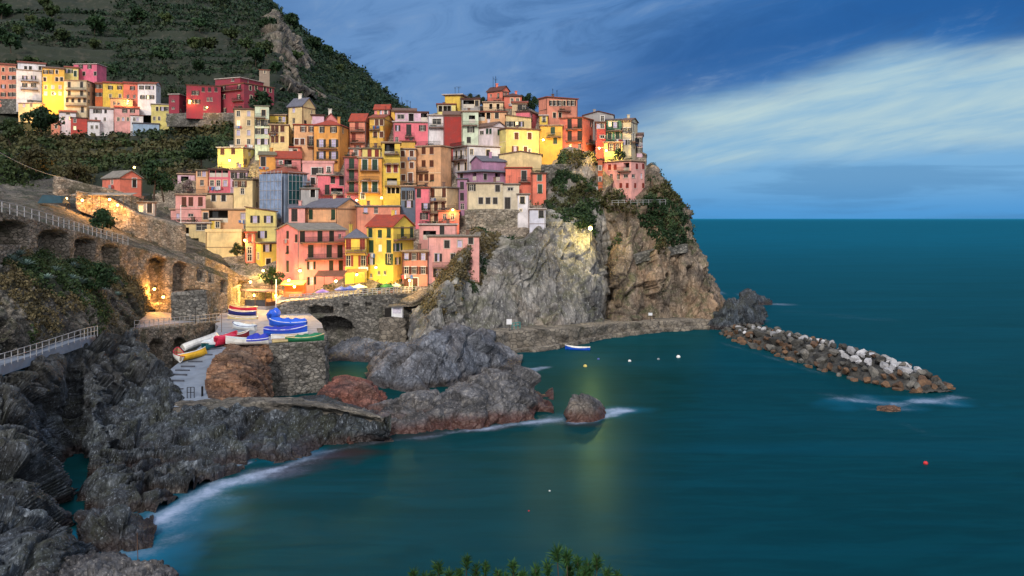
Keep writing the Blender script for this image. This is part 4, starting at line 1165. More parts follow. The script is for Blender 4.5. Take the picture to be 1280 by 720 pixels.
def house(label, xl, xc, xr, yt, yb, colour, roof='f', win='auto', d=None, dep=8.0, rise=None, rm='brown', sh='k', bal='', ext=4.0, cat='house', group='houses of the main village',
          chim=None, awn=None, side=None, name='house', over=0.3, ang=None, ant=0, par=0.0, trim=True):
    """xl..xc the left-hand visible face, xc..xr the right-hand one (xr == xc: only one face seen), in photo pixels at the height of the eaves"""
    d = d or (165 + (360 - yb) * 0.32)
    col = plaster(C_[colour] if isinstance(colour, str) else colour)
    kx = lambda x: (x - CX) / F
    Cc = Vector((kx(xc) * d, d, 0)); r = Cc.normalized(); t = Vector((r.y, -r.x, 0))
    wB = (xr - xc) / F * d; wA = (xc - xl) / F * d
    if xr - xc < 0.6: a = R(ang or 0.0)
    else: a = R(ang) if ang is not None else min(max(math.asin(min(0.95, wB / 9.0)), R(14)), R(62))
    if xc - xl < 0.6: a = R(70)
    dA = -t * math.cos(a) + r * math.sin(a); dB = t * math.sin(a) + r * math.cos(a)
    def solve(k, dr): return (k * Cc.y - Cc.x) / (dr.x - k * dr.y)
    LA = solve(kx(xl), dA) if xc - xl >= 0.6 else 6.0
    LB = solve(kx(xr), dB) if xr - xc >= 0.6 else dep
    LB = min(max(LB, 2.0), 26.0)
    zt = CZ - (yt - HY) / F * d; zb = CZ - (yb - HY) / F * d; z0 = zb - ext
    uA = -dA; O = Cc + dA * LA; w = dB
    origin = Vector((Cc.x, Cc.y, zb))
    root = empty(name, origin, label, cat, group)
    H = zt - z0
    # --- openings: where a pixel's sight line meets a face
    def on_face(px, py, face):
        k = kx(px)
        s = solve(k, dA if face == 'A' else dB); q = Cc + (dA if face == 'A' else dB) * s
        return (LA - s if face == 'A' else s), CZ - (py - HY) / F * q.y
    wins = []
    if win == 'auto':
        g = []
        for face, L in (('A', LA if xc - xl > 3 else 0), ('B', LB if wB > 2.2 else 0)):
            if L < 2: continue
            n = max(1, int(L / 2.5)); fl = max(1, int((zt - zb) / 2.9))
            for i in range(n):
                for j in range(fl):
                    if random.random() < 0.12: continue
                    g.append((face, L * (i + 0.5) / n, zt - 2.1 - j * 2.9, random.choice('scskp')))
        for face, s, z, k in g:
            w0, h0 = WSIZE[k]; wins.append([face, s, z, w0, h0, k])
    elif win:
        for tok in win.split(';'):
            tok = tok.strip()
            if not tok: continue
            kk, rest = tok.split(' ', 1); xs, ys = rest.split('/')
            k = kk[0]; sc = float(kk[1:]) if len(kk) > 1 else 1.0
            for x in parse_px(xs):
                for y in parse_px(ys):
                    face = 'A' if (x <= xc or xr - xc < 0.6) else 'B'
                    s, z = on_face(x, y, face); w0, h0 = WSIZE[k]; w0 *= sc; h0 *= sc
                    wins.append([face, s, z - h0 / 2, w0, h0, k])
    holesA, holesB, used = [], [], []
    for wn in wins:
        face, s, z, w0, h0, k = wn
        L = LA if face == 'A' else LB
        w0 = min(w0, L * 0.8); s = min(max(s, w0 / 2 + 0.12), L - w0 / 2 - 0.12)
        if L < w0 + 0.2: continue
        h_ = z - z0; h_ = min(max(h_, 0.15), H - h0 - 0.12)
        if h_ < 0.1: continue
        rect = (s - w0 / 2, s + w0 / 2, h_, h_ + h0, {'L': 1.1, 'G': 1.6, 'o': 0.6}.get(k, 0.16))
        hs = holesA if face == 'A' else holesB
        if any(rect[0] < q[1] + 0.05 and rect[1] > q[0] - 0.05 and rect[2] < q[3] + 0.05 and rect[3] > q[2] - 0.05 for q in hs): continue
        hs.append(rect); used.append((face, s, h_, w0, h0, k))
    import re as _re
    if win and d < 290 and not _re.search(r'\b(one|two|three|four|six|blank|windowless|row|loggia|box|attic|narrow|gable|cube|netting|glazed|tower)\b', label):
        for face, L, hs in (('A', LA if xc - xl > 4 else 0, holesA), ('B', LB if wB > 3.0 and wB > LB * 0.3 else 0, holesB)):
            n = int(L / 2.1)
            for i in range(n):
                for j in range(int((zt - zb) / 2.8)):
                    if random.random() > 0.6: continue
                    k = random.choice('sccpm'); w0, h0 = WSIZE[k]; s = L * (i + .5) / n; h_ = (zt - z0) - 0.75 - h0 - j * 2.8
                    m_ = 0.55 if k != 's' else 0.75
                    rect = (s - w0 / 2, s + w0 / 2, h_, h_ + h0, 0.16)
                    if rect[0] < m_ or rect[1] > L - m_ or h_ < z0 * 0 + ext + 0.4: continue
                    if any(rect[0] < q[1] + m_ + .35 and rect[1] > q[0] - m_ - .35 and rect[2] < q[3] + .6 and rect[3] > q[2] - .6 for q in hs): continue
                    hs.append(rect); used.append((face, s, h_, w0, h0, k))
    # --- walls
    b = MB(); lo = lambda p: Vector((p.x - origin.x, p.y - origin.y, 0))
    z0l, ztl = z0 - zb, zt - zb
    q = [lo(O), lo(Cc), lo(Cc + w * LB), lo(O + w * LB)]
    facade(b, q[0], uA, LA, z0l, ztl, holesA); facade(b, q[1], w, LB, z0l, ztl, holesB)
    for i, j in ((2, 3), (3, 0)):
        b.poly([(q[i].x, q[i].y, z0l), (q[j].x, q[j].y, z0l), (q[j].x, q[j].y, ztl), (q[i].x, q[i].y, ztl)])
    pt = lambda s, tt, z: Vector((q[0].x + uA.x * s + w.x * tt, q[0].y + uA.y * s + w.y * tt, z))
    o = over
    rb = MB(); RM = ROOFS[rm]
    if roof == 'f':
        pb = par
        b.poly([(p.x, p.y, ztl) for p in q])
        if pb > 0:
            thick(rb, [[pt(-0.12, -0.12, ztl + pb), pt(LA + .12, -0.12, ztl + pb), pt(LA + .12, 0.14, ztl + pb), pt(-0.12, 0.14, ztl + pb)],
                       [pt(LA - .14, 0.14, ztl + pb), pt(LA + .12, 0.14, ztl + pb), pt(LA + .12, LB, ztl + pb), pt(LA - .14, LB, ztl + pb)],
                       [pt(-.12, 0.14, ztl + pb), pt(.14, 0.14, ztl + pb), pt(.14, LB, ztl + pb), pt(-.12, LB, ztl + pb)]], pb - 0.003)
        else:
            thick(rb, [[pt(-o, -o, ztl + 0.24), pt(LA + o, -o, ztl + 0.24), pt(LA + o, LB + o, ztl + 0.24), pt(-o, LB + o, ztl + 0.24)]], 0.237)
        ridge_z = ztl + 0.24
    elif roof == 'gA':
        rs = rise if rise is not None else LB * 0.22
        k = rs / (LB / 2); e = ztl - o * k + 0.2; rz = ztl + rs + 0.2
        thick(rb, [[pt(-o, -o, e), pt(LA + o, -o, e), pt(LA + o, LB / 2, rz), pt(-o, LB / 2, rz)], [pt(-o, LB / 2, rz), pt(LA + o, LB / 2, rz), pt(LA + o, LB + o, e), pt(-o, LB + o, e)]], 0.197)
        for s in (0, LA): b.poly([pt(s, 0, ztl), pt(s, LB, ztl), pt(s, LB / 2, ztl + rs)])
        ridge_z = rz
    elif roof == 'gB':
        rs = rise if rise is not None else LA * 0.22
        k = rs / (LA / 2); e = ztl - o * k + 0.2; rz = ztl + rs + 0.2
        thick(rb, [[pt(-o, -o, e), pt(LA / 2, -o, rz), pt(LA / 2, LB + o, rz), pt(-o, LB + o, e)], [pt(LA / 2, -o, rz), pt(LA + o, -o, e), pt(LA + o, LB + o, e), pt(LA / 2, LB + o, rz)]], 0.197)
        for tt in (0, LB): b.poly([pt(0, tt, ztl), pt(LA, tt, ztl), pt(LA / 2, tt, ztl + rs)])
        ridge_z = rz
    elif roof == 'h':
        rs = rise if rise is not None else min(LA, LB) * 0.22
        m_ = min(LA, LB) / 2; e = ztl + 0.12; rz = ztl + rs + 0.2
        if LA >= LB: r1, r2 = pt(m_, LB / 2, rz), pt(LA - m_, LB / 2, rz)
        else: r1, r2 = pt(LA / 2, m_, rz), pt(LA / 2, LB - m_, rz)
        c4 = [pt(-o, -o, e), pt(LA + o, -o, e), pt(LA + o, LB + o, e), pt(-o, LB + o, e)]
        if LA >= LB: polys = [[c4[0], c4[1], r2, r1], [c4[1], c4[2], r2], [c4[2], c4[3], r1, r2], [c4[3], c4[0], r1]]
        else: polys = [[c4[0], c4[1], r1], [c4[1], c4[2], r2, r1], [c4[2], c4[3], r2], [c4[3], c4[0], r1, r2]]
        thick(rb, polys, 0.12)
        ridge_z = rz
    else:                                             # 's' shed, rising away from face A; 't' falling to the right
        rs = rise if rise is not None else 1.4
        if roof == 's':
            thick(rb, [[pt(-o, -o, ztl + 0.15), pt(LA + o, -o, ztl + 0.15), pt(LA + o, LB + o, ztl + rs + 0.2), pt(-o, LB + o, ztl + rs + 0.2)]], 0.15)
            for s in (0, LA): b.poly([pt(s, 0, ztl), pt(s, LB, ztl), pt(s, LB, ztl + rs)])
            b.poly([pt(0, LB, ztl), pt(LA, LB, ztl), pt(LA, LB, ztl + rs), pt(0, LB, ztl + rs)])
        else:
            thick(rb, [[pt(-o, -o, ztl + rs + 0.2), pt(LA + o, -o, ztl + 0.2), pt(LA + o, LB + o, ztl + 0.2), pt(-o, LB + o, ztl + rs + 0.2)]], 0.19)
            b.poly([pt(0, 0, ztl), pt(LA, 0, ztl), pt(0, 0, ztl + rs)]); b.poly([pt(0, LB, ztl), pt(LA, LB, ztl), pt(0, LB, ztl + rs)])
            b.poly([pt(0, 0, ztl), pt(0, LB, ztl), pt(0, LB, ztl + rs), pt(0, 0, ztl + rs)])
        ridge_z = ztl + rs
    b.build('wall', col, root)
    ro = rb.build('roof', RM if not (roof == 'f' and par > 0) else col, root)
    if trim and roof in ('h', 'gA', 'f') and par == 0:
        tb = MB(); zt_ = ztl - (0.02 if roof != 'gA' else 0.25)
        tb.obox(pt(-0.1, -0.1, 0), uA, w, LA + 0.2, 0.1, zt_ - 0.18, zt_); tb.obox(pt(LA, 0, 0), uA, w, 0.1, LB, zt_ - 0.18, zt_)
        tb.build('cornice', M_EAVE, root)
    # --- windows
    trimm = random.choice(TRIMS)
    angA = math.atan2(uA.y, uA.x); angB = math.atan2(w.y, w.x)
    for face, s, h_, w0, h0, k in used:
        k0 = 'l' if k in 'sp' and random.random() < 0.05 else ('h' if k in 'spd' and random.random() < 0.22 else k)
        base = (pt(s, 0, 0) if face == 'A' else pt(LA, s, 0)); az = angA if face == 'A' else angB
        wo = inst('window', window_mesh(w0, h0, k0, trimm if k != 'L' and k != 'G' else None), root, (base.x, base.y, z0l + h_), az)
        if k in 'LG':
            key = ('par', round(w0, 2))
            if key not in _wm: pb_ = MB(); pb_.box(-w0 / 2 + .004, w0 / 2 - .004, 0.05, 0.12, 0.004, 0.95); _wm[key] = pb_.mesh('parapet', M_FRAME)
            inst('parapet', _wm[key], wo, (0, 0, 0))
        if k in 'sdh':
            sm = shutter_mesh(w0 / 2, h0, sh)
            q_ = random.random()
            inst('shutter', sm, wo, (-w0 - 0.02, -0.045, 0) if q_ > .28 or k == 'h' else (-w0 / 2, 0.03, 0)); inst('shutter', sm, wo, (w0 / 2 + 0.02, -0.045, 0) if q_ > .14 or k == 'h' else (0.005, 0.03, 0))
        elif k in 'ck':
            sm = shutter_mesh(w0 / 2 - 0.005, h0, sh)
            inst('shutter', sm, wo, (-w0 / 2, 0.03, 0)); inst('shutter', sm, wo, (0.005, 0.03, 0))
    # --- balconies
    if bal:
        for tok in bal.split(';'):
            x0, x1, y = parse_px(tok); mid = (x0 + x1) / 2
            face = 'A' if (mid <= xc or xr - xc < 0.6) else 'B'
            s0, z = on_face(x0, y, face); s1, _ = on_face(x1, y, face); L = LA if face == 'A' else LB
            s0, s1 = max(min(s0, s1), 0.0), min(max(s0, s1), L)
            if s1 - s0 < 0.6: continue
            W_ = s1 - s0; base = (pt(s0, 0, 0) if face == 'A' else pt(LA, s0, 0)); az = angA if face == 'A' else angB
            sb = MB(); sb.box(0, W_, -0.9, -0.004, -0.2, -0.02)
            for xx in (0.1, W_ - 0.25): sb.box(xx, xx + 0.15, -0.7, -0.004, -0.42, -0.2)
            so = sb.build('balcony', M_SLAB, root); so.location = (base.x, base.y, z - zb); so.rotation_euler = (0, 0, az)
            inst('railing', railing_mesh(W_), so, (0, -0.86, -0.02))
            if random.random() < 0.4 and d < 290: inst('planter', planter_mesh(), so, (W_ * random.uniform(.25, .75), -0.75, 0), 0, (.8, .8, 1))
    if chim:
        for fs, ft, hh in chim:
            cb = MB(); p = pt(LA * fs, LB * ft, 0); zc = ridge_z - 0.9
            cb.box(p.x - .4, p.x + .4, p.y - .35, p.y + .35, zc, ridge_z + hh); cb.box(p.x - .52, p.x + .52, p.y - .47, p.y + .47, ridge_z + hh, ridge_z + hh + .14)
            cb.build('chimney', plaster((226, 216, 204)), ro)
    for i in range(ant):
        ab = MB(); p = pt(LA * random.uniform(.15, .85), LB * random.uniform(.2, .6), 0); z1 = ridge_z + random.uniform(1.6, 2.8)
        ab.tube((p.x, p.y, ridge_z - 0.6), (p.x, p.y, z1), 0.05); a0 = random.uniform(0, 3)
        for j, zz in enumerate((0.0, -0.28)):
            c_, s_ = math.cos(a0), math.sin(a0); l = 0.7 - 0.2 * j
            ab.tube((p.x - c_ * l, p.y - s_ * l, z1 + zz), (p.x + c_ * l, p.y + s_ * l, z1 + zz), 0.03)
        ab.build('antenna', M_IRON, ro)
    if awn:
        for x0, x1, y0, y1, dpth, mt in awn:
            face = 'A' if ((x0 + x1) / 2 <= xc or xr - xc < 0.6) else 'B'
            s0, za = on_face(x0, y0, face); s1, _ = on_face(x1, y0, face); zl = za - (y1 - y0) / F * d
            az = angA if face == 'A' else angB; base = (pt(s0, 0, 0) if face == 'A' else pt(LA, s0, 0)); W_ = abs(s1 - s0)
            bb = MB(); thick(bb, [[(0, -dpth, zl - za), (W_, -dpth, zl - za), (W_, -0.01, 0), (0, -0.01, 0)]], 0.08)
            for xx in (0.1, W_ - 0.1): bb.tube((xx, -dpth + 0.1, zl - za - 0.08), (xx, -dpth + 0.1, zl - za - 2.3), 0.05)
            ao = bb.build('awning', mt, root); ao.location = (base.x, base.y, za - zb); ao.rotation_euler = (0, 0, az)
    # --- small things every facade carries
    far_ = d > 290
    if far_ is False:
        nB = 1 if xr - xc > 3 else 0
        for side in range(1 + nB):
            if random.random() < 0.65:
                L_ = LA if side == 0 else LB; s_ = random.choice([0.15, L_ - 0.15]); dp_ = MB()
                q0 = pt(s_, -0.09, 0) if side == 0 else pt(LA + 0.09, s_, 0)
                dp_.tube((q0.x, q0.y, z0l), (q0.x, q0.y, ztl - 0.05), 0.06, 0.06, 5); dp_.build('drainpipe', random.choice(PIPES), root)
        if roof == 'f' and LA > 3:
            if random.random() < 0.5 and par == 0 and label.find('attic') < 0:
                inst('railing', railing_mesh(LA - 0.3), root, (pt(0.15, 0.05, 0).x, pt(0.15, 0.05, 0).y, ztl + 0.24), angA)
                for i in range(random.randint(1, 3)):
                    p_ = pt(random.uniform(.9, max(1.0, LA - .9)), 0.6, 0); inst('planter', planter_mesh(), root, (p_.x, p_.y, ztl + 0.24), angA)
            if random.random() < 0.45:
                p_ = pt(LA * random.uniform(.2, .8), LB * random.uniform(.35, .7), 0); cb = MB(); hh_ = random.uniform(.9, 1.5)
                cb.box(p_.x - .3, p_.x + .3, p_.y - .3, p_.y + .3, ztl, ztl + hh_); cb.box(p_.x - .4, p_.x + .4, p_.y - .4, p_.y + .4, ztl + hh_, ztl + hh_ + .12); cb.build('chimney', M_SLAB, ro)
        elif roof != 'f' and not chim and random.random() < 0.55:
            p_ = pt(LA * random.uniform(.2, .8), LB * .5, 0); cb = MB()
            cb.box(p_.x - .3, p_.x + .3, p_.y - .3, p_.y + .3, ridge_z - .9, ridge_z + .7); cb.box(p_.x - .4, p_.x + .4, p_.y - .4, p_.y + .4, ridge_z + .7, ridge_z + .82); cb.build('chimney', col, ro)
        if random.random() < 0.35:
            ab = MB(); p_ = pt(LA * random.uniform(.1, .9), LB * random.uniform(.2, .5), 0); z1 = ridge_z + random.uniform(1.0, 2.0)
            ab.tube((p_.x, p_.y, ridge_z - 1.2), (p_.x, p_.y, z1), .035); ab.tube((p_.x - .5, p_.y, z1 - .05), (p_.x + .5, p_.y, z1 - .05), .022); ab.tube((p_.x - .35, p_.y, z1 - .3), (p_.x + .35, p_.y, z1 - .3), .022)
            ab.build('antenna', M_IRON, ro)
        if (zt - zb) > 5 and random.random() < 0.4:
            sc_ = MB(); z_ = ztl - 3.05
            while z_ > 0.6:
                if not any(h_ + z0l - .15 < z_ < h_ + z0l + h0 + .2 for f_, s_, h_, w0, h0, k_ in used if f_ == 'A'): sc_.obox(pt(0, -.05, 0), uA, w, LA, .05, z_ - .1, z_)
                z_ -= 3.0
            if sc_.v: sc_.build('string_course', random.choice([M_SLAB, TRIMS[2]]), root)
        lw_ = [u for u in used if u[0] == 'A' and u[5] in 'scdkhp']
        for u in lw_:
            if random.random() < 0.10:
                base = pt(u[1], 0, 0); lb = MB(); x_ = -.9
                lb.tube((-1.1, -.35, 0), (1.1, -.35, 0), .012)
                while x_ < .8:
                    ww_ = random.uniform(.25, .5); lb.box(x_, x_ + ww_, -.36, -.34, -random.uniform(.45, .85), 0, random.randint(0, 3)); x_ += ww_ + .06
                lo_ = lb.build('laundry', CLOTHS, root); lo_.location = (base.x, base.y, z0l + u[2] - .15); lo_.rotation_euler = (0, 0, angA)
            elif random.random() < 0.09:
                base = pt(u[1], -.12, 0); inst('planter', planter_mesh(), root, (base.x, base.y, z0l + u[2] - .2), angA, (.55, .6, .8))
    HOUSES[label] = (root, pt, LA, LB, z0l, ztl)
    return root


H = house

# ---- upper left block of the main village
H('cream and peach house with a painted frieze at the left end of the upper row', 292.5, 318, 318, 137, 186, 'sand', 'f', 'p 298,311/142,153.5,166,177', rm='brown')
H('pale mint house with small dark shuttered windows and a dark upper balcony', 318.6, 336.3, 336.3, 133, 194, 'mint', 's', 's 323.5,332.5/153.6,164,177;c 329.5/141', bal='318.8,332,147', rm='grey', rise=0.8, sh='k')
H('cream house with long brown shutters left of the tall gabled yellow house', 336.4, 361, 361, 156.5, 190, 'cream', 'f', 'k.8 341,346/161;c 353,357.5/161;k.8 341,346/174;c 353,357.5/174', sh='b', rm='terr', bal='336.5,347,166', d=219)
H('small yellow rooftop house above the cream brown-shuttered house', 337, 357.5, 360, 144, 157, 'yellow', 'f', 'p 350,357/149', d=224, rm='terr')
H('tall cream gabled house with a slate roof and a white chimney', 360, 377.5, 394, 132, 188, 'cream', 'gA', 'p 367,367,367,367/137.5,151,163;s 367/175', rm='slate', rise=2.2, chim=[(.4, .5, 0.9)], d=222, ang=38)
H('wide peach yellow house with three small windows beside the hip-roofed orange house', 367.5, 392, 392, 156.5, 190, 'peach', 'f', 's.9 379,390/161.5;c 365,369,378/177;d 389.5/176', rm='red', bal='384,392,183', d=218, sh='b')
H('lilac pink penthouse with a dark loggia behind the orange hip-roofed house', 379.5, 405, 405, 144.5, 157, 'lilac', 'f', 'L 386/150;o 393/150', d=226, rm='dark')
H('pink gable end with a white chimney rising behind the orange hip roof', 405, 422, 422, 151, 160, 'pink', 'gB', '', d=232, rise=1.8, rm='rust', chim=[(.45, .3, 1.2)])
H('orange yellow house under a red hip roof with tall white-curtained windows', 392.5, 424.5, 437, 156.5, 206, 'orange', 'h', 's 401.5,417/162;h1.25 401.5,417/179;h1.25 401.5,417/194;c 428.5/162', sh='k', rm='red', rise=1.5, bal='398,422,186;396,422,201')
H('dusky pink house with a red roof and two dark balconies', 437, 456, 462.5, 151, 191, 'salmon', 'gA', 'k.9 446/157;k 442,446/172;s 447/185', rm='red', rise=2.0, bal='438,456,164;438,456,178', d=222, sh='r')
H('golden yellow house with brown tiled eaves left of the pink terrace house', 462, 480, 491.5, 147, 183, 'gold', 'gA', 'c 471,479.5/153;c 469,479.5/168', rm='rust', rise=1.2, sh='b', bal='462.5,475,162', d=222)
H('pink house with a red roof half hidden behind the golden yellow house', 468, 486, 489, 136, 150, 'pink', 'gA', 'p 475,482/141', rm='red', rise=1.2, d=236)
H('low ochre house under a brown roof on the upper skyline', 489, 520, 520, 138.5, 150, 'gold', 'gA', 's 505,521/142', rm='brown', rise=1.0, d=238, ant=3)
H('pink house with three dark tall windows below a lilac roof terrace', 491.5, 535, 535, 153, 181, 'rose', 'f', 's 496,528/160;k1.2 511/162;p 496,514/174.5', par=0.0, rm='pale', sh='k', bal='506,518,171', d=222)
H('lilac terrace storey with an open diagonal stair above the pink house', 494, 535, 535, 140.5, 153, 'lilac', 'f', 'o1.2 514/147;L 531/146;g.8 501/146', d=227, rm='dark')
H('white house with a glazed balcony left of the windowless dark red house', 535, 554.2, 554.2, 144.5, 180, 'white', 'f', 'g 546/152', bal='536,554,159', d=221, rm='pale')
H('windowless dark red house wall under a brown roof', 554.3, 577, 577, 143.5, 184, 'darkred', 'gA', '', d=219, rm='brown', rise=1.2)
H('pale yellow house with four tall openings under the bright yellow attic', 546.5, 569.5, 569.5, 130.5, 148, 'paleyellow', 'f', 'o.9 550.5,556.5,561.5,566/136', d=230, rm='rust')
H('bright yellow attic box with a flat cream roof on the skyline', 556, 576, 584, 118.5, 134, 'yellow', 'f', '', d=236, rm='pale', over=0.7, ant=2)
H('grey lilac garage-like house with a wide dark opening on the skyline', 577, 600, 600, 124, 142, 'grey', 'f', 'G.9 586/130;c 596/129', d=233, rm='dark')
H('pale mint house with an arched loggia right of the dark red wall', 577.2, 598, 598, 139.5, 184, 'mint', 'f', 'L.9 590/149;s 588.5/162;c 586,591/175', bal='578,597,156.5', d=218.5, sh='k', rm='terr')
H('grey house with white framed windows and a brown pent roof', 594, 616, 631.5, 157, 182, (226, 208, 208), 'gA', 'g.7 602/166;c.9 609,613/164', d=215, rm='brown', rise=1.0, sh='g', ang=48)
H('beige house with two arched windows above the grey white-framed house', 604, 629, 629, 128, 142, 'sand', 'f', 'o.8 613.5,622.5/133', d=230, rm='terr')
H('peach house with a dark loggia under the beige arched house', 597, 633, 633, 140, 158, 'peach', 'f', 'L 602/145;o 610.5/144;c 621/144', d=224, rm='rust')
H('coral red house standing highest of all on the skyline', 609, 627.3, 636.5, 112.5, 130, 'coral', 'gA', 'p 630,633/117', d=240, rm='dark', rise=1.2, ant=3, ang=40)
H('rose pink house with a round dark roof behind the coral top house', 630, 652, 652, 120.5, 134, 'coral', 'h', 'p 640,647/126', d=237, rm='dark', rise=1.0)
H('sand coloured low house right of the rose house on the skyline', 640, 659, 659, 128.5, 142, 'sand', 'gA', 's 649,655/134', d=231, rm='rust', rise=0.8)
H('yellow cream house with a row of dark attic windows in the middle of the village', 617, 632.3, 674.8, 160.5, 196, 'paleyellow', 'f', 'c1.1 645.6,662/170;s 644/186.5;c 656.8/187;m 662/188.5', d=213, rm='brown', sh='b', ang=66)
H('cream attic with four dark windows on top of the yellow cream house', 632.5, 664, 664, 148, 161, 'cream', 't', 's.9 635,640,646,651/155', d=219, rm='brown', rise=0.8, sh='k')
H('rose pink house wedged left of the tall salmon tower house', 645, 662, 673, 139.5, 170, 'rose', 'f', 'd 664/144;c.8 653/150', d=226, rm='dark', sh='k')
H('tall salmon tower house with a blank left wall and six top windows', 673.5, 684, 722, 121.5, 158, 'salmon', 'f', 's.9 689.5,694.5,700,705.5,711.5,716.5/129;c.9 693,700/144', d=228, rm='rust', ang=60, ant=2, sh='k', bal='697,712,138')
H('small yellow box room in front of the salmon tower house', 674.5, 684.5, 684.5, 144.5, 158, 'yellow', 'f', 'p 680/149', d=222, rm='pale')
H('orange yellow house with a lit lamp at its left corner', 675, 703, 703, 157, 186, 'gold', 'f', 'c1.1 691/163;c 694/176', d=217, rm='terr', sh='g', bal='683,701,171')
H('orange red house with tall dark balcony doors in two columns', 700, 728.5, 744.5, 147, 190, 'coral', 'f', 'k1.1 712,724.5/154,170;p 712,724.5/183;s 739/155;c 738.5/173', d=216, rm='rust', bal='708,729,161.5;708,729,176.5;732,744,179', sh='k')
H('narrow dark red house with white framed windows', 744.6, 757, 757, 153, 188, 'red', 'f', 'p 748,753/157;p 753/164;g.5 753/171', d=215.5, rm='dark')
H('grey gabled wall behind the green house', 729, 767, 767, 144, 160, 'grey', 'gB', 'p 753/143', d=222, rm='dark', rise=1.0)
H('green plastered house with a deep green balcony', 757.6, 778, 778, 149.5, 179, 'green', 'f', 'l.9 763/155;h 769/156;k 772/168;c 762/170', d=217, rm='slate', sh='g', bal='758,777.5,163.5')
H('lamp-lit cream ground storey below the green house', 755, 778, 778, 178, 199, 'paleyellow', 'f', 'd.9 764,772/184;o 767,760/191', d=214.5, rm='terr', sh='b')
H('tall beige house at the seaward end of the upper row', 777.5, 789, 797, 150.5, 200, 'beige', 'gA', 's.85 780,786/163,178;k.9 792/158,171;p 790,794/172;L.7 793/187', d=216, rm='brown', rise=0.8, sh='k', bal='789.5,796.5,177')
H('pinkish end house behind the tall beige house above the sea', 796, 803.5, 803.5, 168, 202, 'lilac', 'gA', 's.9 799.5/175,188', d=220, rm='brown', rise=0.6, dep=6)
H('pink villa with a white bay standing alone on the cliff edge', 753, 789, 806, 201, 238, 'lightpink', 'f', 'c.9 762,769/209,207;L 783/209;p 764,773/221;g.6 782,792/220;c.9 796,804/208;p.9 802/220;c.8 776,784,794,804/232', d=206, rm='terr', sh='r', bal='774,789,214', ext=3, ang=36)
H('thin rust orange annex on the left flank of the cliff-edge pink villa', 747.5, 753.2, 753.2, 199, 236, 'rust', 'f', 'p.8 750/210,224', d=207.5, rm='rust', ext=2, dep=6)

# ---- middle band
H('pale yellow house lit by a strong yellow lamp at its left corner', 272, 304, 320, 184.5, 216, 'paleyellow', 'f', 'c 278,291.5/188;p 297/206;s 306,314/202;L.8 312/190', par=0.0, rm='pale', sh='b', d=213, ang=24, chim=[(.3, .5, .6)])
H('narrow ochre house under a grey roof beside the pink red-roofed house', 324, 344.5, 344.5, 194, 218, 'orange', 'gA', 'k 329/202', d=208, rm='olive', rise=1.0)
H('rose pink house with a red pent roof and a deep balcony', 345, 376, 376, 198, 222, 'pink', 'gA', 'L 360/205;m 351/203;p 364,354/213', d=209, rm='red', rise=1.8, bal='344,371,208', chim=[(.6, .6, .5)])
H('small brick red box house on the red pent roof', 362, 375.5, 375.5, 184.5, 198, 'coral', 'f', 'c.9 369/190', d=215, rm='red')
H('pale pink house with a curved parapet in the middle of the left half', 378, 417.5, 417.5, 204, 238, 'lightpink', 'f', 'c1.1 392.5/214;s.9 400/213;p 411,391/212;c 391/226;c 400/228', par=0.5, d=203, sh='k')
H('deep rose house with a covered terrace beside the mauve balcony house', 397, 432, 432, 219, 250, 'rose', 'f', 'c 416/225;k 427/225;k 409/237;G.8 421/240', d=199, rm='pale', sh='k', bal='412,431,219;404,431,243')
H('tall mauve red house with three stacked balconies', 430, 447.5, 447.5, 197, 258, 'mauve', 'f', 'k1.1 439.5/205,219,234;p 436/248', d=197, rm='rust', bal='433,447,211;433,447,226;433,447,240', sh='g')
H('small salmon house with a flat roof above the mauve balcony house', 437, 452, 452, 186, 200, 'salmon', 'f', 'p 445/191', d=207, rm='grey')
H('pale yellow top storey with two red doors above the tall yellow balcony house', 453, 476.5, 476.5, 186, 198, 'paleyellow', 'f', 'k.9 462,471/192', d=203, rm='olive', sh='r')
H('tall yellow orange house with three wide balconies and dark green shutters', 447.7, 477.3, 477.3, 197.5, 258, 'orange', 'f', 'k1.1 456,468.5/206,219,233;c 462/216;p 453.5/245,252', d=196, rm='terr', sh='g', bal='450,474,212.5;450,474,226;453,475,240.5')
H('narrow golden house with a covered roof loggia and laundry below', 477.5, 500.2, 500.2, 178.5, 258, 'yellow', 'f', 'L1.3 487,495/184;k 486,494.5/198;k.9 486,494.5/210;G.7 490/227;o.8 486.5,491.5,498/238', d=197.5, rm='terr', sh='r', bal='480,499,192;480,499,205;481,500,232')
H('narrow peach house with brown shutters and a golden attic', 500.4, 520, 520, 186.5, 234, 'peach', 'f', 'c.9 503.5,514.5/192,206.5;c.9 504/222;k 513,518/222', d=204, rm='terr', sh='b')
H('golden attic box above the narrow peach house', 500.8, 519, 519, 177, 187, 'gold', 'f', '', d=207, rm='rust')
H('large peach house with rows of brown shutters and a weathered yellow side', 520.2, 551, 564, 182.5, 234, 'peach', 'f', 'c1.05 529.5,539.5/188.5,204.5;k 529/207;c1.05 526,533,540/222', d=203.5, rm='terr', sh='b', bal='520.5,536,214', ang=27)
H('blue grey house with white window frames below the narrow peach house', 501, 520.5, 520.5, 233, 266, 'bluegrey', 'f', 'd.9 504.5,513/244;h 511/255', d=194, rm='terr', sh='k')
H('red pink house with white shutters in the centre of the village', 519.5, 537.3, 537.3, 235, 284, 'rose', 'f', 'k.9 523.5,527/240;h 532/258;s 530/270;p 526/247', d=191.5, rm='rust', sh='k', bal='527,537,263')
H('ochre house with stacked balconies and a bright orange right flank', 537.5, 558.5, 573, 234.5, 284, 'sand', 'f', 'k.9 541,546,555/241;k.9 545,554/258;c 545,555/272', d=191, rm='grey', sh='b', bal='539,558,251;536,559,266', ang=26)
H('orange red low house under the bright orange flank', 548, 574, 574, 264, 290, 'coral', 'f', 'p 556,566/271', d=188.5, rm='rust')
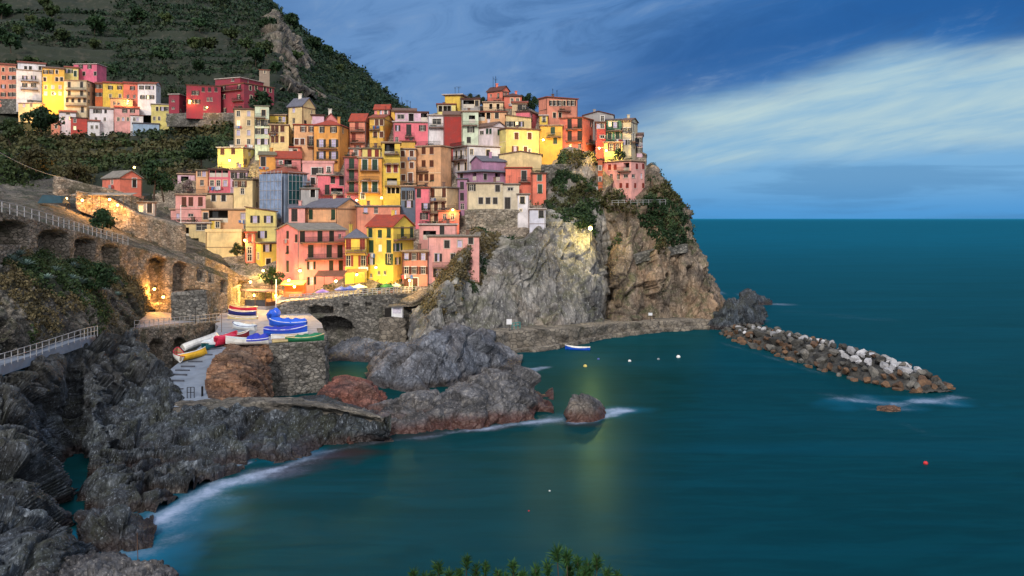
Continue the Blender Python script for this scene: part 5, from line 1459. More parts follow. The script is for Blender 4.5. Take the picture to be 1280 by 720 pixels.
H('white house with a long roof terrace and a pink string course', 566.3, 584.5, 625, 182, 220, 'white', 'f', 'k.85 570.5,576.5/193;p 582/191;k.85 573.5,582/208', d=207.5, rm='pale', sh='k', ang=62, bal='566.8,584,201;566.5,584.3,184.5')
H('cream blank wall house right behind the purple gable', 624, 677, 677, 193.5, 220, 'cream', 'gB', '', d=206.5, rm='brown', rise=0.8)
H('purple house with a glazed gable over a wide grey tiled porch', 589, 602.5, 632, 201, 218, 'purple', 'gB', '', d=203, rm='slate', rise=1.2, ang=62)
H('purple lower storey with white columns and a tall corner tower', 572, 602.5, 640, 214.5, 232, 'purple', 'h', 'k 577/221;L.8 593/221;c.9 606.5/221;d.8 609/221;L.9 622/221;L.8 634/221', d=199.5, rm='slate', rise=0.9, over=0.8, ang=50)
H('narrow purple tower house with slit windows left of the beige stone house', 571.8, 584, 584, 224, 268, 'purple', 'f', 'k.8 577.5/232,246;p 578/258', d=196.5, rm='slate')
H('bright red house with one tall window beside the cream wall', 632, 664, 664, 210, 234, 'coral', 'f', 'k1.1 655/220', d=203, rm='red', sh='k', bal='648,663,227')
H('small coral house with a dark green window at the edge of the greenery', 664.5, 682.5, 682.5, 217, 246, 'coral', 'f', 'c 674.5/222;k.9 675/236', d=201, rm='dark', sh='g')
H('beige grey stone house with small square windows above the rubble wall', 584, 628.3, 628.3, 229, 264, 'beige', 'f', 's 589.5/234.5;c 622/235.5;c.95 601,610,619/251', d=193, rm='grey', sh='k')
H('beige wing with a tall dark door right of the beige grey house', 628.5, 649, 649, 230.5, 264, (206, 194, 172), 'f', 'g.55 638/236.5;k1.15 634.5/254', d=193.3, rm='grey', sh='k')
H('narrow white house with one dark window above the cliff', 647, 661.5, 661.5, 243, 272, 'white', 'f', 'c 653/250;m.7 651/263', d=191.5, rm='grey', ext=4, dep=5)
H('white tower house standing directly on the cliff top', 662, 682, 682, 261.5, 299.5, (226, 224, 238), 'f', 'c 676.5/267.5;m.7 674.5/294', d=188.5, rm='pale', ext=1.2, dep=4)
# ---- left middle
H('peach orange house at the left of the pink loggia house', 245, 261, 261, 213, 240, 'peach', 'f', 'p 249,255/216;p 252.5/228.5', d=205, rm='olive')
H('pink house with a strip of top-floor loggia windows', 261.2, 288, 288, 212, 238, 'rose', 'f', 'L.75 265.5,273.5,281.5/217;p 265,273,281.5/229', d=204.5, rm='dark')
H('lilac house with a brown pergola roof right of the pink loggia house', 288, 310, 310, 213.5, 232, 'lilac', 'gA', 's 291,302/219', d=203, rm='brown', rise=0.8)
H('cream yellow house with brown shutters left of the scaffolded house', 292, 315.5, 331, 224.5, 266, 'cream', 'f', 's.9 291,298,304/230;p 303/239;s 301/240;c.9 321,324/230;d.8 326/241;c 321/257', d=195, rm='olive', sh='b')
H('low cream house with a flat olive roof and garden pots', 255, 292.5, 309, 242.5, 258, 'sand', 'f', 'c 267,279.5/247', d=199, rm='olive')
H('lilac shed roof building among flowering shrubs', 222, 245, 245, 218, 238, 'lilac', 'f', 'L 231,240/226', d=209, rm='terr')
H('pink house with a blank parapet at the left edge of the main village', 219.5, 257, 257, 243.5, 282, 'lightpink', 'f', 'k.9 230,238.5,250.5/252;g.5 238.5/269;m 256/269;p.8 222.5/270', d=190, rm='terr', sh='b')
H('lower pink wing with stepped roof left of the blank-parapet pink house', 213.5, 222, 234, 262, 282, 'lightpink', 'f', 'm 223/274;p 228/268', d=188.5, rm='terr')
H('beige house with a glazed veranda over an open dark garage', 213, 263, 263, 279, 312, 'cream', 'f', 'G 226/291;g 241,252/283;L 243,253/304', d=186, rm='pale')
H('peach house with a dark covered roof terrace', 252, 311, 311, 262, 290, 'peach', 'f', 'G1.2 273,284,297/268;m 307/284;c.9 257/270', d=189.5, rm='terr')
H('small bright yellow cube room on the beige flat roof', 262.5, 275.5, 275.5, 275, 290, 'yellow', 'f', 'p 272/281', d=186.8, rm='pale', dep=4)
H('blank pale yellow house block above the pavilion', 257, 302, 309, 290, 325, 'cream', 'f', 'k.8 305/308', par=0.6, d=180.5)
H('pale yellow house with open dark shutters and lilac curtains', 307.2, 346, 346, 265, 303, 'paleyellow', 't', 'h 318.7,335.5/274;h 328/293', d=184.5, rm='brown', rise=1.0, sh='k')
H('narrow red house between the pale yellow block and the yellow shuttered house', 306.5, 319.5, 319.5, 291, 349, 'coral', 'f', 'k.8 312/298;p 312/313,322,334', d=178, rm='red', sh='r')
H('bright yellow house beside the big pink gabled house', 319.6, 326, 347.5, 304, 355, 'yellow', 'f', 'h 334/310;k 335.5/330;p 322.5/320', d=176.5, rm='olive', sh='k', ang=64)
H('scaffolded house wrapped in pale blue netting', 328.5, 356.3, 384, 216, 274, 'scrim', 'h', '', d=193.5, rm='rust', rise=1.4, cat='building', ang=44)
SCAFFOLD = 'scaffolded house wrapped in pale blue netting'
H('grey stucco house stump at the right foot of the netted house', 376, 398, 398, 236, 256, 'grey', 'f', 'o 391/240;d.7 388/241', d=191, rm='grey')
H('peach house with a grey slate roof and blank gable in the lower middle', 381, 421.5, 452.5, 259, 300, 'peach', 'gA', 'k1.1 388.5,416.5/266.5', d=184, rm='slate', rise=1.8, sh='g', ang=42)
H('lilac pink wing with one dark door left of the slate-roofed peach house', 361, 381.3, 381.3, 260, 282, 'lightpink', 's', 'k1.2 368/269', d=186.5, rm='slate', rise=0.8, sh='k')
H('big rose pink house with a grey roof and long balconies', 345.7, 374, 432, 288, 362, 'pink', 'gB', 'c 359.5/292.5;c 359.5/312;k 359.5/333;k 378,400,414.5/292;k1.1 388.5,411.5,425/314;s 389/332;k.9 414,426/332;h 389.5/351', d=165, rm='grey', rise=1.2, sh='k', bal='374.5,432,302.5;381,432,324', ang=62)
H('yellow wing with red flower pots left of the red-roofed yellow house', 431.5, 458.5, 458.5, 297.5, 352, 'yellow', 'h', 'k.95 435,453/304;d.95 435.5,454/326', d=169.5, rm='slate', rise=1.6, sh='r', bal='432,458,315')
H('bright yellow house with a red tiled roof and green shutters above the terrace', 458.5, 491.5, 517, 282.5, 364, 'yellow', 'gA', 'k.95 463,486/288.5;k1.1 464,486/308;d.95 464,486.5/324;m 473.5,481/341;k.95 503/290;k 516/290;h 495,499/309;h.9 497/326', d=168, rm='red', rise=2.0, sh='g', bal='492,516,299', ang=38)
H('terracotta pink house with small brown shuttered windows on the terrace', 503.5, 534.3, 534.3, 314.5, 366, 'salmon', 'f', 's.95 508,517.5,529/320.5;s.95 508,517.5,529/338;k.9 508,514,519/354', d=168.2, rm='terr', sh='b')
H('light pink house with a roof terrace cut into the cliff slope', 534.4, 599, 599, 295.5, 367, 'lightpink', 'f', 's1.05 546.5,566.5/322;h1.1 548/341;c 566.5/341;m 548/350;k 547/361;c.9 588.5/299.5', d=169.5, rm='grey', sh='k', bal='541,570,334')
H('peach pink upper storey behind the light pink roof terrace', 524, 571, 571, 281, 300, 'lightpink', 'f', 'k.9 552.5/286;G.8 537/294', d=177, rm='pale', sh='k')
H('flat-roofed salmon house between the netted house and the red-roofed yellow house', 445, 500, 500, 258, 286, 'salmon', 'f', 'p 457,470/262', d=188, rm='grey')
# ---- far hamlet
G2 = 'houses of the far hillside hamlet'
def FH(label, xl, xc, xr, yt, yb, col, win='auto', d=338, **k):
    k.setdefault('rm', 'rust'); k.setdefault('roof', 'gA'); k.setdefault('rise', 0.9); r_ = k.pop('roof')
    return H(label, xl, xc, xr, yt, yb, col, r_, win, d, group=G2, ext=k.pop('ext', 4.6), **k)
FH('salmon house cut by the left edge of the photo in the far hamlet', -4, 20, 20, 81.5, 124, 'salmon', 's 4,13,19/87,97,108,118')
FH('white house with two balcony floors and a roof terrace in the far hamlet', 20.3, 52, 52, 89, 126, 'white', 's 31,42/97,106.5', roof='f', rm='pale', bal='26,48,101;26,48,111.5', d=336)
FH('white set-back roof storey over the balconied white house in the far hamlet', 22, 57, 57, 80, 90, 'white', 'c 32,38,50/85', d=341)
FH('yellow house lit orange at its foot in the far hamlet', 53, 80.5, 80.5, 86, 128, 'gold', 's 57,64,71/90;c 56,71,77/99;p 57,66,75/109,117', d=336, rm='brown')
FH('pale yellow house with a green door left of the magenta house', 80.6, 98, 98, 85, 108, 'paleyellow', 'k 94/92;s 84,88/89', d=341, sh='g')
FH('magenta pink house highest in the far hamlet', 92, 121, 133, 80, 104, 'magenta', 's 101,112/83.5;c 105,119/92', d=344, roof='f', rm='pale', ang=30)
FH('tall beige house with three balcony floors in the middle of the far hamlet', 80, 108, 119, 101, 144, 'beige', 'k 86.5,102/106,116;c 84,91,99,106/125.5;k 103/137;s.9 111,116/107,117,127', d=333, roof='f', rm='terr', bal='83,108,112.5;83,108,122;83,108,132')
FH('narrow rust house beside the tall beige house', 119, 128.3, 128.3, 104.5, 127, 'rust', 's 122,126/108,118', d=337)
FH('yellow house with green-grey shutters right of the rust house', 128.5, 154, 154, 104.5, 128, 'yellow', 's 138,149.5/109.5;p 138,150/120', d=337, rm='red')
FH('salmon house between the yellow and the white house in the far hamlet', 154.2, 172, 172, 104.5, 127, 'coral', 's 165.5/110;p 160,168/120.5', d=337, rm='red')
FH('white house at the right end of the upper hamlet row', 172.2, 195, 201, 104.5, 129, 'white', 's 177,184.5,189.5/109.5;s 178,185,190/121.5;p 198/113', d=337)
FH('small cream house bathed in lamplight below the white house', 23, 50, 64, 129, 148, 'cream', 'p 30,39/131;p 57/135', d=330, roof='f', rm='pale')
FH('low white house under the tall beige house', 74, 95, 95, 140.5, 164, 'white', 'p 79,88/148;g.6 85/141', d=329)
FH('small pink house at the lower left corner of the far hamlet', 64, 75, 75, 152.5, 168, 'salmon', 'p 70/158', d=326, roof='f')
FH('square dark red house at the bottom of the far hamlet', 88.5, 109, 109, 148, 167, 'red', 'p 93.5/151,160', d=326, roof='f', rm='dark')
FH('little white house right of the square dark red house', 109.5, 124.5, 124.5, 151.5, 168, 'white', 'p.9 115,121/159', d=327)
FH('long white house with dark gaps below the rust house', 112, 142, 142, 136, 157, 'white', 's 118,124,132/139;p 131,120/149', d=331, rm='grey')
FH('pink cottage with two dark windows in the lower right of the hamlet', 143, 174, 174, 135.5, 152, 'lightpink', 's 156,165.5/138.5;p 148,154,160,167/149', d=330, rm='red')
FH('peach terrace house between the pink cottage and the yellow house', 138, 166, 166, 124, 138, 'peach', 'p 143,148,160/129', d=334, roof='f', rm='terr')
FH('white shed with a sloping side right of the pink cottage', 163, 179, 179, 145, 158, 'white', 'p 168,172/149', d=327, roof='s')
FH('cream house with paired windows left of the crimson block', 189, 212.5, 212.5, 131, 156, 'paleyellow', 's 196.5,203,209/136;p 193,199/148', d=322, roof='f', rm='pale')
FH('small house under pale blue tarpaulin below the far hamlet', 166, 199, 199, 155, 171, (150, 172, 196), '', d=320, roof='f', rm='slate')
G2 = 'crimson buildings left of the cliff'
FH('low crimson wing with a pale roof box at the left of the crimson block', 211, 224, 239, 118, 142, 'crimson', 'g.5 216.5/126,135;c 230/129;s 226,232/138', d=305, roof='f', rm='pale', ext=2)
FH('stepped crimson wing lit by orange lamps', 233, 276, 276, 108, 142, 'crimson', 's 241,246/116;c 254,258,262,270/112;s 237,243,247/127;p 260,264/124;p 256/135', d=303, roof='f', rm='dark', ext=2)
FH('large crimson main block with a balcony and white trimmed windows', 274, 305, 342.5, 104, 142, 'crimson', 's 280,299/109;s 280,298.5/121;s 281/138;c 313,320,331,338/110;c 314/122', d=300, roof='f', rm='rust', ext=2, bal='275,303,114.5;292,305,126.5', ang=48)
FH('set-back crimson top storey with pale dormers', 269, 300, 330, 97, 105, 'crimson', 'g.6 291/100;p 310/100', d=306, roof='f', rm='pale', ang=40, chim=[(.6, .3, .4)])
FH('old grey stone tower house behind the crimson block', 324, 337, 337, 88, 108, (150, 132, 116), 'p.8 331/90', d=318, roof='s', dep=5)
G2 = 'houses by the railway'
FH('small pink house with a grey roof and gable end beside the dark trees', 128, 150, 177.5, 221.5, 246, 'coral', 'gA' and 'p 140/224;k.9 168/226;p 139/231', d=192, roof='gA', rm='grey', rise=1.5, ang=62)
FH('low grey railway building with a white awning', 172, 195, 195, 253, 276, 'grey', 'k.9 187,181/260;p 176/261', d=178, roof='f', rm='grey')

# netting panels, poles and planks on the house under repair
root, pt, LA, LB, z0l, ztl = HOUSES[SCAFFOLD]
NET_T = simple('netting_teal', (20, 78, 84), .9, 0, .35, .7); NET_B = simple('netting_blue', (128, 148, 180), .9, 0, .3, .7)
b = MB()
for s0, s1, m_ in ((0.0, LA - .05, 0),):
    b.hexa([pt(s0, -.95, 0), pt(s1, -.95, 0), pt(s1, -.9, 0), pt(s0, -.9, 0), pt(s0, -.95, ztl - .2), pt(s1, -.95, ztl - .2), pt(s1, -.9, ztl - .2), pt(s0, -.9, ztl - .2)])
b.build('netting', NET_B, root)
b = MB(); b.hexa([pt(LA + .9, .1, -1), pt(LA + .9, LB * .62, -1), pt(LA + .95, LB * .62, -1), pt(LA + .95, .1, -1), pt(LA + .9, .1, ztl - .6), pt(LA + .9, LB * .62, ztl - .6), pt(LA + .95, LB * .62, ztl - .6), pt(LA + .95, .1, ztl - .6)])
b.build('netting', NET_T, root)
b = MB(); b.hexa([pt(LA + .9, LB * .64, -1), pt(LA + .9, LB, -1), pt(LA + .95, LB, -1), pt(LA + .95, LB * .64, -1), pt(LA + .9, LB * .64, ztl - 1.6), pt(LA + .9, LB, ztl - 1.6), pt(LA + .95, LB, ztl - 1.6), pt(LA + .95, LB * .64, ztl - 1.6)])
b.build('netting', NET_B, root)
b = MB()
for i in range(7): b.tube(pt(LA * i / 6, -1.02, -1), pt(LA * i / 6, -1.02, ztl + .5), .06)
for i in range(7): b.tube(pt(LA + 1.02, LB * i / 6, -1), pt(LA + 1.02, LB * i / 6, ztl - .2), .06)
k = 0
while k * 2.0 < ztl:
    z_ = k * 2.0 + .3; b.tube(pt(0, -1.03, z_), pt(LA, -1.03, z_), .05); b.tube(pt(LA + 1.03, 0, z_), pt(LA + 1.03, LB, z_), .05); k += 1
b.build('scaffold', M_RAIL, root)

hwall('hamlet_wall', [(208, 142, 158, 304), (240, 141, 158, 302.3), (275, 141, 159, 299.5), (306, 141, 160, 298.5)], M_STONEGREY, 0.6, (), 3.0, 0.4, 'long grey stone wall carrying the crimson buildings', 'retaining wall', size=2.0)
hwall('hamlet_wall', [(-30, 123.5, 142, 336.5), (22, 123.5, 142, 334.5), (54, 126, 146, 333)], M_STONEGREY, 0.6, (), 3.0, 0.4, 'grey stone wall under the salmon and white houses at the left edge', 'retaining wall', size=2.0)

# ------------------------------------------------------------------ planting
def surf_points(gname, n, rng, vr=(0, 1), ur=(0, 1), by='area', jitter=0.0):
    g = GR[gname]; nv, nu = g.shape[:2]
    i0, i1 = int(vr[0] * (nv - 1)), int(vr[1] * (nv - 1)); j0, j1 = int(ur[0] * (nu - 1)), int(ur[1] * (nu - 1))
    s = g[i0:i1 + 1, j0:j1 + 1]
    du = s[:-1, 1:] - s[:-1, :-1]; dv = s[1:, :-1] - s[:-1, :-1]
    a = np.linalg.norm(np.cross(du, dv), axis=2).ravel()
    if by == 'near': a = a / (s[:-1, :-1, 1].ravel() ** 1.6)
    k = rng.choice(len(a), n, p=a / a.sum()); fi, fj = k // du.shape[1], k % du.shape[1]
    u, v = rng.random((n, 1)), rng.random((n, 1))
    return s[fi, fj] + du[fi, fj] * u + dv[fi, fj] * v, (fi + i0) / nv, (fj + j0) / nu


def to_px(p): return CX + p[:, 0] / p[:, 1] * F, HY - (p[:, 2] - CZ) / p[:, 1] * F


rg = np.random.default_rng(21)
# woods and scrub that read as one mass on the mountain
p, _, _ = surf_points('hills', 36000, rg, (0.0, 0.62), (0, 1), 'near')
x, y = to_px(p); nz = fbm(p / 40.0, 3, 2)
keep = (x > -40) & (x < 560) & (y > -40) & ~((x < 216) & (y > 74) & (y < 165) & (p[:, 1] < 352)) & ~((x > 205) & (x < 348) & (y > 88) & (y < 144) & (p[:, 1] < 330)) & (nz > -0.32) & ((np.mod(p[:, 2] / 10.0 + nz * 0.5, 1.0) > 0.34) | (rg.random(len(p)) < 0.12) | (x > 345)) & ~((x < 140) & (y < 78) & (fbm(p / np.array([60, 60, 5.0]), 3, 12) > -0.05))
keep &= ~((x > 326) & (x < 372) & (y > 20) & (y < 118) & (rg.random(len(p)) < 0.8))
p = p[keep]; rad = p[:, 1] / 480 * (0.9 + 1.7 * rg.random(len(p)) ** 1.5)
p[:, 2] += rad * 0.45
o = leaf_mesh('scrub', p, rad, 11, rad * 0.62, L_HILL, rg, flat=0.8)
tag(o, 'dense dark green woods and scrub covering the mountain behind the village', 'scrub', None, 'stuff')
# the lower valley side: olive and dry
p, _, _ = surf_points('hills', 9000, rg, (0.52, 0.98), (0.05, 0.62), 'near')
x, y = to_px(p); nz = fbm(p / 14.0, 3, 4)
keep = (x > -30) & (x < 300) & (y > 150) & (y < 300) & (nz > -0.25) & ~((x < 216) & (y < 171)) & ~((x > 88) & (x < 205) & (y > 232)) & ~((x > 120) & (x < 182) & (y > 214) & (y < 250))
p = p[keep]; rad = p[:, 1] / 230 * (0.7 + 1.3 * rg.random(len(p)))
p[:, 2] += rad * 0.4
sel = fbm(p / 22.0, 2, 6) > 0.02
for s_, mt, nm in ((sel, L_MID, 'green brush and low growth on the valley side under the far hamlet'), (~sel, L_OLIVE, 'olive and dry brush on the valley side under the far hamlet')):
    tag(leaf_mesh('scrub', p[s_], rad[s_], 12, rad[s_] * 0.5, mt, rg), nm, 'scrub', None, 'stuff')
# near left slope
p, v, u = surf_points('slope', 7500, rg, (0.0, 0.80), (0, 1), 'near')
x, y = to_px(p); nz = fbm(p / 5.0, 3, 14)
pr = np.clip(1.15 - v * 1.25, 0.08, 1); keep = (x > -30) & (nz > -0.12 + v * 0.35) & (rg.random(len(p)) < pr) & (x < 192)
p, v = p[keep], v[keep]; rad = 0.28 + 0.6 * rg.random(len(p)) ** 1.5
p[:, 2] += rad * 0.4
c = fbm(p / 6.0, 2, 19)
for s_, mt, nm in (((c > 0.2), L_SLOPE, 'dark green undergrowth on the slope in front of the arched wall'), ((c <= 0.2) & (c > -0.02), L_MID, 'mid green undergrowth on the slope in front of the arched wall'),
                   ((c <= -0.02), L_DRY, 'dry brown undergrowth on the slope in front of the arched wall')):
    tag(leaf_mesh('undergrowth', p[s_], rad[s_], 16, 0.24, mt, rg), nm, 'undergrowth', None, 'stuff')
# greenery on the upper cliff
p, v, u = surf_points('cliff', 8000, rg, (0.10, 0.60), (0.22, 0.86), 'area')
x, y = to_px(p); nz = fbm(p / 7.0, 3, 24)
lim = np.interp(x, [600, 640, 690, 740, 760, 800, 850, 880], [310, 318, 300, 300, 322, 325, 322, 305])
pr = np.clip((lim - y) / 22, 0.0, 1) * np.where(x < 684, 0.35, 1)
keep = (rg.random(len(p)) < pr) & (nz > -0.02) & ~((x > 660) & (x < 684) & (y > 258) & (y < 304)) & ~((x > 745) & (x < 810) & (y < 240)) & ~((x > 640) & (x < 690) & (y < 250)) & (y > 186)
p, x, y = p[keep], x[keep], y[keep]; rad = 0.35 + 0.75 * rg.random(len(p)) ** 1.6
p[:, 2] += rad * 0.35; p[:, 1] -= rad * 0.2
c = fbm(p / 8.0, 2, 29)
for s_, mt, nm in (((c > 0.06), L_DARK, 'dark green bushes and creepers on the upper cliff'), ((c <= 0.06) & (c > -0.10), L_SLOPE, 'lighter green growth on the upper cliff'), ((c <= -0.10), L_OLIVE, 'dry olive growth on the upper cliff')):
    tag(leaf_mesh('cliff_growth', p[s_], rad[s_], 16, 0.42, mt, rg), nm, 'cliff growth', None, 'stuff')
# brown overgrown spur right of the pink terrace houses
p, v, u = surf_points('cliff', 2600, rg, (0.12, 0.85), (0.04, 0.20), 'area')
x, y = to_px(p); keep = (fbm(p / 4.0, 3, 44) > -0.15) & (y < 392)
p = p[keep]; rad = 0.3 + 0.75 * rg.random(len(p)) ** 1.5; c = fbm(p / 5.0, 2, 49)
for s_, mt, nm in (((c > 0.08), L_DARK, 'dark ivy on the spur right of the light pink terrace house'), ((c <= 0.08), L_DRY, 'brown dry growth on the spur right of the light pink terrace house')):
    tag(leaf_mesh('cliff_growth', p[s_], rad[s_], 14, 0.34, mt, rg), nm, 'cliff growth', None, 'stuff')
# gaps of the village
p, v, u = surf_points('village_ground', 1500, rg, (0.1, 0.98), (0, 1), 'area')
x, y = to_px(p); keep = ((x < 262) | (y > 330) | (x > 660)) & (y > 190) & (fbm(p / 6.0, 2, 4) > -0.1)
p = p[keep]; rad = 0.3 + 0.7 * rg.random(len(p))
tag(leaf_mesh('garden_growth', p, rad, 14, 0.36, L_MID, rg), 'garden growth in the gaps between the houses', 'garden growth', None, 'stuff')


# ---- single trees and bushes
def tree_proto(seed, h, spread, mat, n_cl=16, leaf=0.5, per=60, trunk_r=0.14, bush=False):
    r_ = np.random.default_rng(seed); rr = random.Random(seed)
    root = empty('bush' if bush else 'tree', (0, 0, 0))
    b = MB(); th = h * (0.18 if bush else 0.42)
    top = Vector((rr.uniform(-.1, .1) * h, rr.uniform(-.1, .1) * h, th)); b.tube((0, 0, -0.6), top, trunk_r, trunk_r * 0.7)
    cs, rs = [], []
    for i in range(n_cl):
        a = rr.uniform(0, 6.283); q = math.sqrt(rr.random()); hh = rr.uniform(0.15 if bush else 0.38, 0.92) * h
        prof = math.sin(min(1, max(0.08, (hh / h - (0.0 if bush else 0.22)) / 0.8)) * math.pi) ** 0.7
        c = Vector((math.cos(a) * q * spread * prof, math.sin(a) * q * spread * prof, hh)); cs.append(tuple(c)); rs.append(spread * rr.uniform(0.28, 0.5))
        if i < 6: b.tube(top, c, trunk_r * 0.5, trunk_r * 0.15, 5)
    b.build('trunk', M_BARK, root)
    leaf_mesh('crown', cs, rs, per, leaf, mat, r_, parent=root, flat=0.85, shell=0.45)
    return root


_first = set()
def place(proto, px, py, d, s, label, cat, group=None, name=None, rz=None):
    o = proto if proto.name not in _first else copy_tree(proto)
    _first.add(proto.name)
    o.location = P(px, py, d); o.rotation_euler = (0, 0, random.uniform(0, 6.28) if rz is None else rz); o.scale = (s, s, s * random.uniform(0.9, 1.1))
    tag(o, label, cat, group)
    return o


def place_all(mk, spots, label, cat, group):
    pr = None
    for i, (px, py, d, s) in enumerate(spots):
        if pr is None: pr = mk(); o = pr
        else: o = copy_tree(pr)
        o.location = P(px, py, d); o.rotation_euler = (0, 0, random.uniform(0, 6.28)); o.scale = (s, s, s * random.uniform(0.85, 1.15)); tag(o, label, cat, group)


# trees one can tell apart on the mountain
g = GR['hills']; rt = np.random.default_rng(77); spots = []
p, _, _ = surf_points('hills', 900, rt, (0.02, 0.5), (0, 1), 'near'); x, y = to_px(p)
for q, a, b_ in zip(p, x, y):
    if -5 < a < 500 and 2 < b_ < 100 and all((a - s[0]) ** 2 + (b_ - s[1]) ** 2 > 260 for s in spots) and not (q[1] < 360 and (a < 216 or 205 < a < 348)):
        spots.append((a, b_, q[1], q[1] / 480 * random.uniform(0.7, 1.25)))
    if len(spots) >= 34: break
place_all(lambda: tree_proto(3, 9.0, 4.2, L_DARK, 18, 1.5, 46, 0.3), spots[::2], 'rounded dark green tree standing out of the scrub on the mountain', 'tree', 'dark trees on the mountain')
place_all(lambda: tree_proto(4, 7.0, 3.6, L_MID, 14, 1.3, 40, 0.25), spots[1::2], 'lighter green tree standing out of the scrub on the mountain', 'tree', 'lighter trees on the mountain')
# dark trees near the far hamlet and in the valley
def one(mk, px, py, d, s, label, cat='tree'):
    o = mk(); o.location = P(px, py, d); o.scale = (s, s, s); o.rotation_euler = (0, 0, random.uniform(0, 6)); tag(o, label, cat)
one(lambda: tree_proto(11, 9, 4.2, L_DARK, 22, 1.0, 60, 0.3), 326, 146, 286, 0.85, 'dark round tree against the right end of the crimson block')
one(lambda: tree_proto(12, 8, 4.6, L_DARK, 24, 0.8, 70, 0.3), 252, 206, 232, 0.85, 'broad dark tree in the valley left of the lit yellow house')
one(lambda: tree_proto(13, 9, 2.2, L_DARK, 20, 0.6, 60, 0.25), 192, 246, 186, 0.9, 'tall dark cypress-like tree right of the small pink house')
one(lambda: tree_proto(14, 8, 2.6, L_DARK, 20, 0.6, 60, 0.25), 205, 250, 187, 0.75, 'dark bushy tree between the small pink house and the lilac shed')
one(lambda: tree_proto(15, 5, 3.4, L_MID, 22, 0.55, 70, 0.2, True), 13, 178, 190, 0.95, 'bright green round bush at the left edge below the far hamlet', 'bush')
one(lambda: tree_proto(16, 5, 3.4, L_OLIVE, 22, 0.55, 70, 0.2, True), 45, 212, 165, 0.8, 'yellow green bush on the valley side under the overhead cable', 'bush')
one(lambda: tree_proto(17, 5, 3.4, L_DARK, 22, 0.6, 70, 0.2, True), 52, 162, 300, 1.5, 'dark bush below the lamplit cream house', 'bush')
one(lambda: tree_proto(18, 5, 3.4, L_OLIVE, 22, 0.55, 70, 0.2, True), 95, 226, 200, 0.9, 'olive bush above the sloping rubble wall', 'bush')
one(lambda: tree_proto(19, 5, 2.6, L_DARK, 18, 0.5, 70, 0.18, True), 128, 287, 150, 0.75, 'dark bush in front of the orange lit station wall', 'bush')
one(lambda: tree_proto(20, 5, 2.6, L_DARK, 18, 0.4, 80, 0.18, True), 124, 362, 114, 0.72, 'very dark round bush on the slope below the arched wall', 'bush')
one(lambda: tree_proto(21, 5, 2.6, L_DARK, 18, 0.4, 80, 0.18, True), 340, 358, 166, 0.75, 'dark leafy bush at the foot of the bright yellow house', 'bush')
one(lambda: tree_proto(22, 5, 2.6, L_FLOWER, 18, 0.35, 80, 0.18, True), 212, 238, 199, 0.62, 'pale flowering shrub beside the lilac shed', 'bush')
one(lambda: tree_proto(23, 5, 2.6, L_FLOWER, 18, 0.35, 80, 0.18, True), 236, 240, 198, 0.55, 'pale flowering shrub in front of the lilac shed', 'bush')
one(lambda: tree_proto(24, 5, 2.4, L_DARK, 16, 0.4, 70, 0.18, True), 774, 200, 210, 0.6, 'small tree in front of the tall beige house at the seaward end')
one(lambda: tree_proto(25, 5, 2.4, L_MID, 16, 0.4, 70, 0.18, True), 296, 320, 176, 0.55, 'dark green shrub right of the pale yellow block wall', 'bush')
place_all(lambda: tree_proto(26, 5.5, 3.0, L_DARK, 18, 0.5, 70, 0.2), [(820, 234, 210, .5), (831, 250, 208, .45), (816, 262, 203, .36), (842, 268, 209, .34), (700, 222, 206, .36), (718, 232, 205, .34), (736, 242, 203, .3), (858, 292, 207, .25)],
          'dark wind-bent tree clinging to the cliff top', 'tree', 'trees on the cliff top')
place_all(lambda: tree_proto(27, 3.5, 2.4, L_DARK, 14, 0.4, 60, 0.12, True), [(588, 131, 246, .75), (598, 131, 247, .7), (604, 131, 246, .65), (652, 133, 243, .95), (661, 134, 242, .9), (668, 138, 242, .9), (646, 131, 244, .7)], 'dark garden tree top showing between skyline roofs', 'tree', 'garden trees on the skyline')


def agave(seed):
    rr = random.Random(seed); root = empty('agave', (0, 0, 0)); b = MB()
    for i in range(30):
        a = i * 2.4; el = R(15 + 62 * (i / 30)); L = 1.15 * (1 - 0.25 * i / 30) * rr.uniform(0.85, 1.1)
        dirv = Vector((math.cos(a) * math.cos(el), math.sin(a) * math.cos(el), math.sin(el))); sd = Vector((-math.sin(a), math.cos(a), 0))
        up = Vector((0, 0, 0.02)); p0 = Vector((0, 0, 0.05)); m_ = dirv * L * 0.5; tip = dirv * L + Vector((0, 0, -0.1 * L))
        b.poly([p0 - sd * .05, m_ - sd * .085 + up, tip, m_ + up * -1]); b.poly([p0 + sd * .05, m_ - up, tip, m_ + sd * .085 + up]); b.poly([p0 - sd * .05, m_ - up, p0 + sd * .05])
    o = b.build('leaf_rosette', L_AGAVE, root)
    at = o.data.attributes.new('tint', 'FLOAT', 'FACE'); at.data.foreach_set('value', np.random.default_rng(seed).random(len(o.data.polygons)).astype(np.float32))
    return root


gs = GR['slope'].reshape(-1, 3); gx, gy = to_px(gs)
spots = []
for a, b_, s in [(16, 330, 1.1), (32, 334, 1.0), (24, 322, .9), (70, 342, 1.1), (92, 338, .9), (98, 358, 1.25), (112, 364, 1.0), (138, 352, 1.0), (88, 352, .9), (48, 338, .8), (128, 366, .9), (146, 372, .8), (58, 350, .8)]:
    k = np.argmin((gx - a) ** 2 + (gy - b_) ** 2); q = gs[k]
    spots.append((gx[k], gy[k] - 2, q[1] - 0.4, s * 1.25))
place_all(lambda: agave(5), spots, 'blue-green agave rosette on the slope below the arched wall', 'agave', 'agaves on the slope')


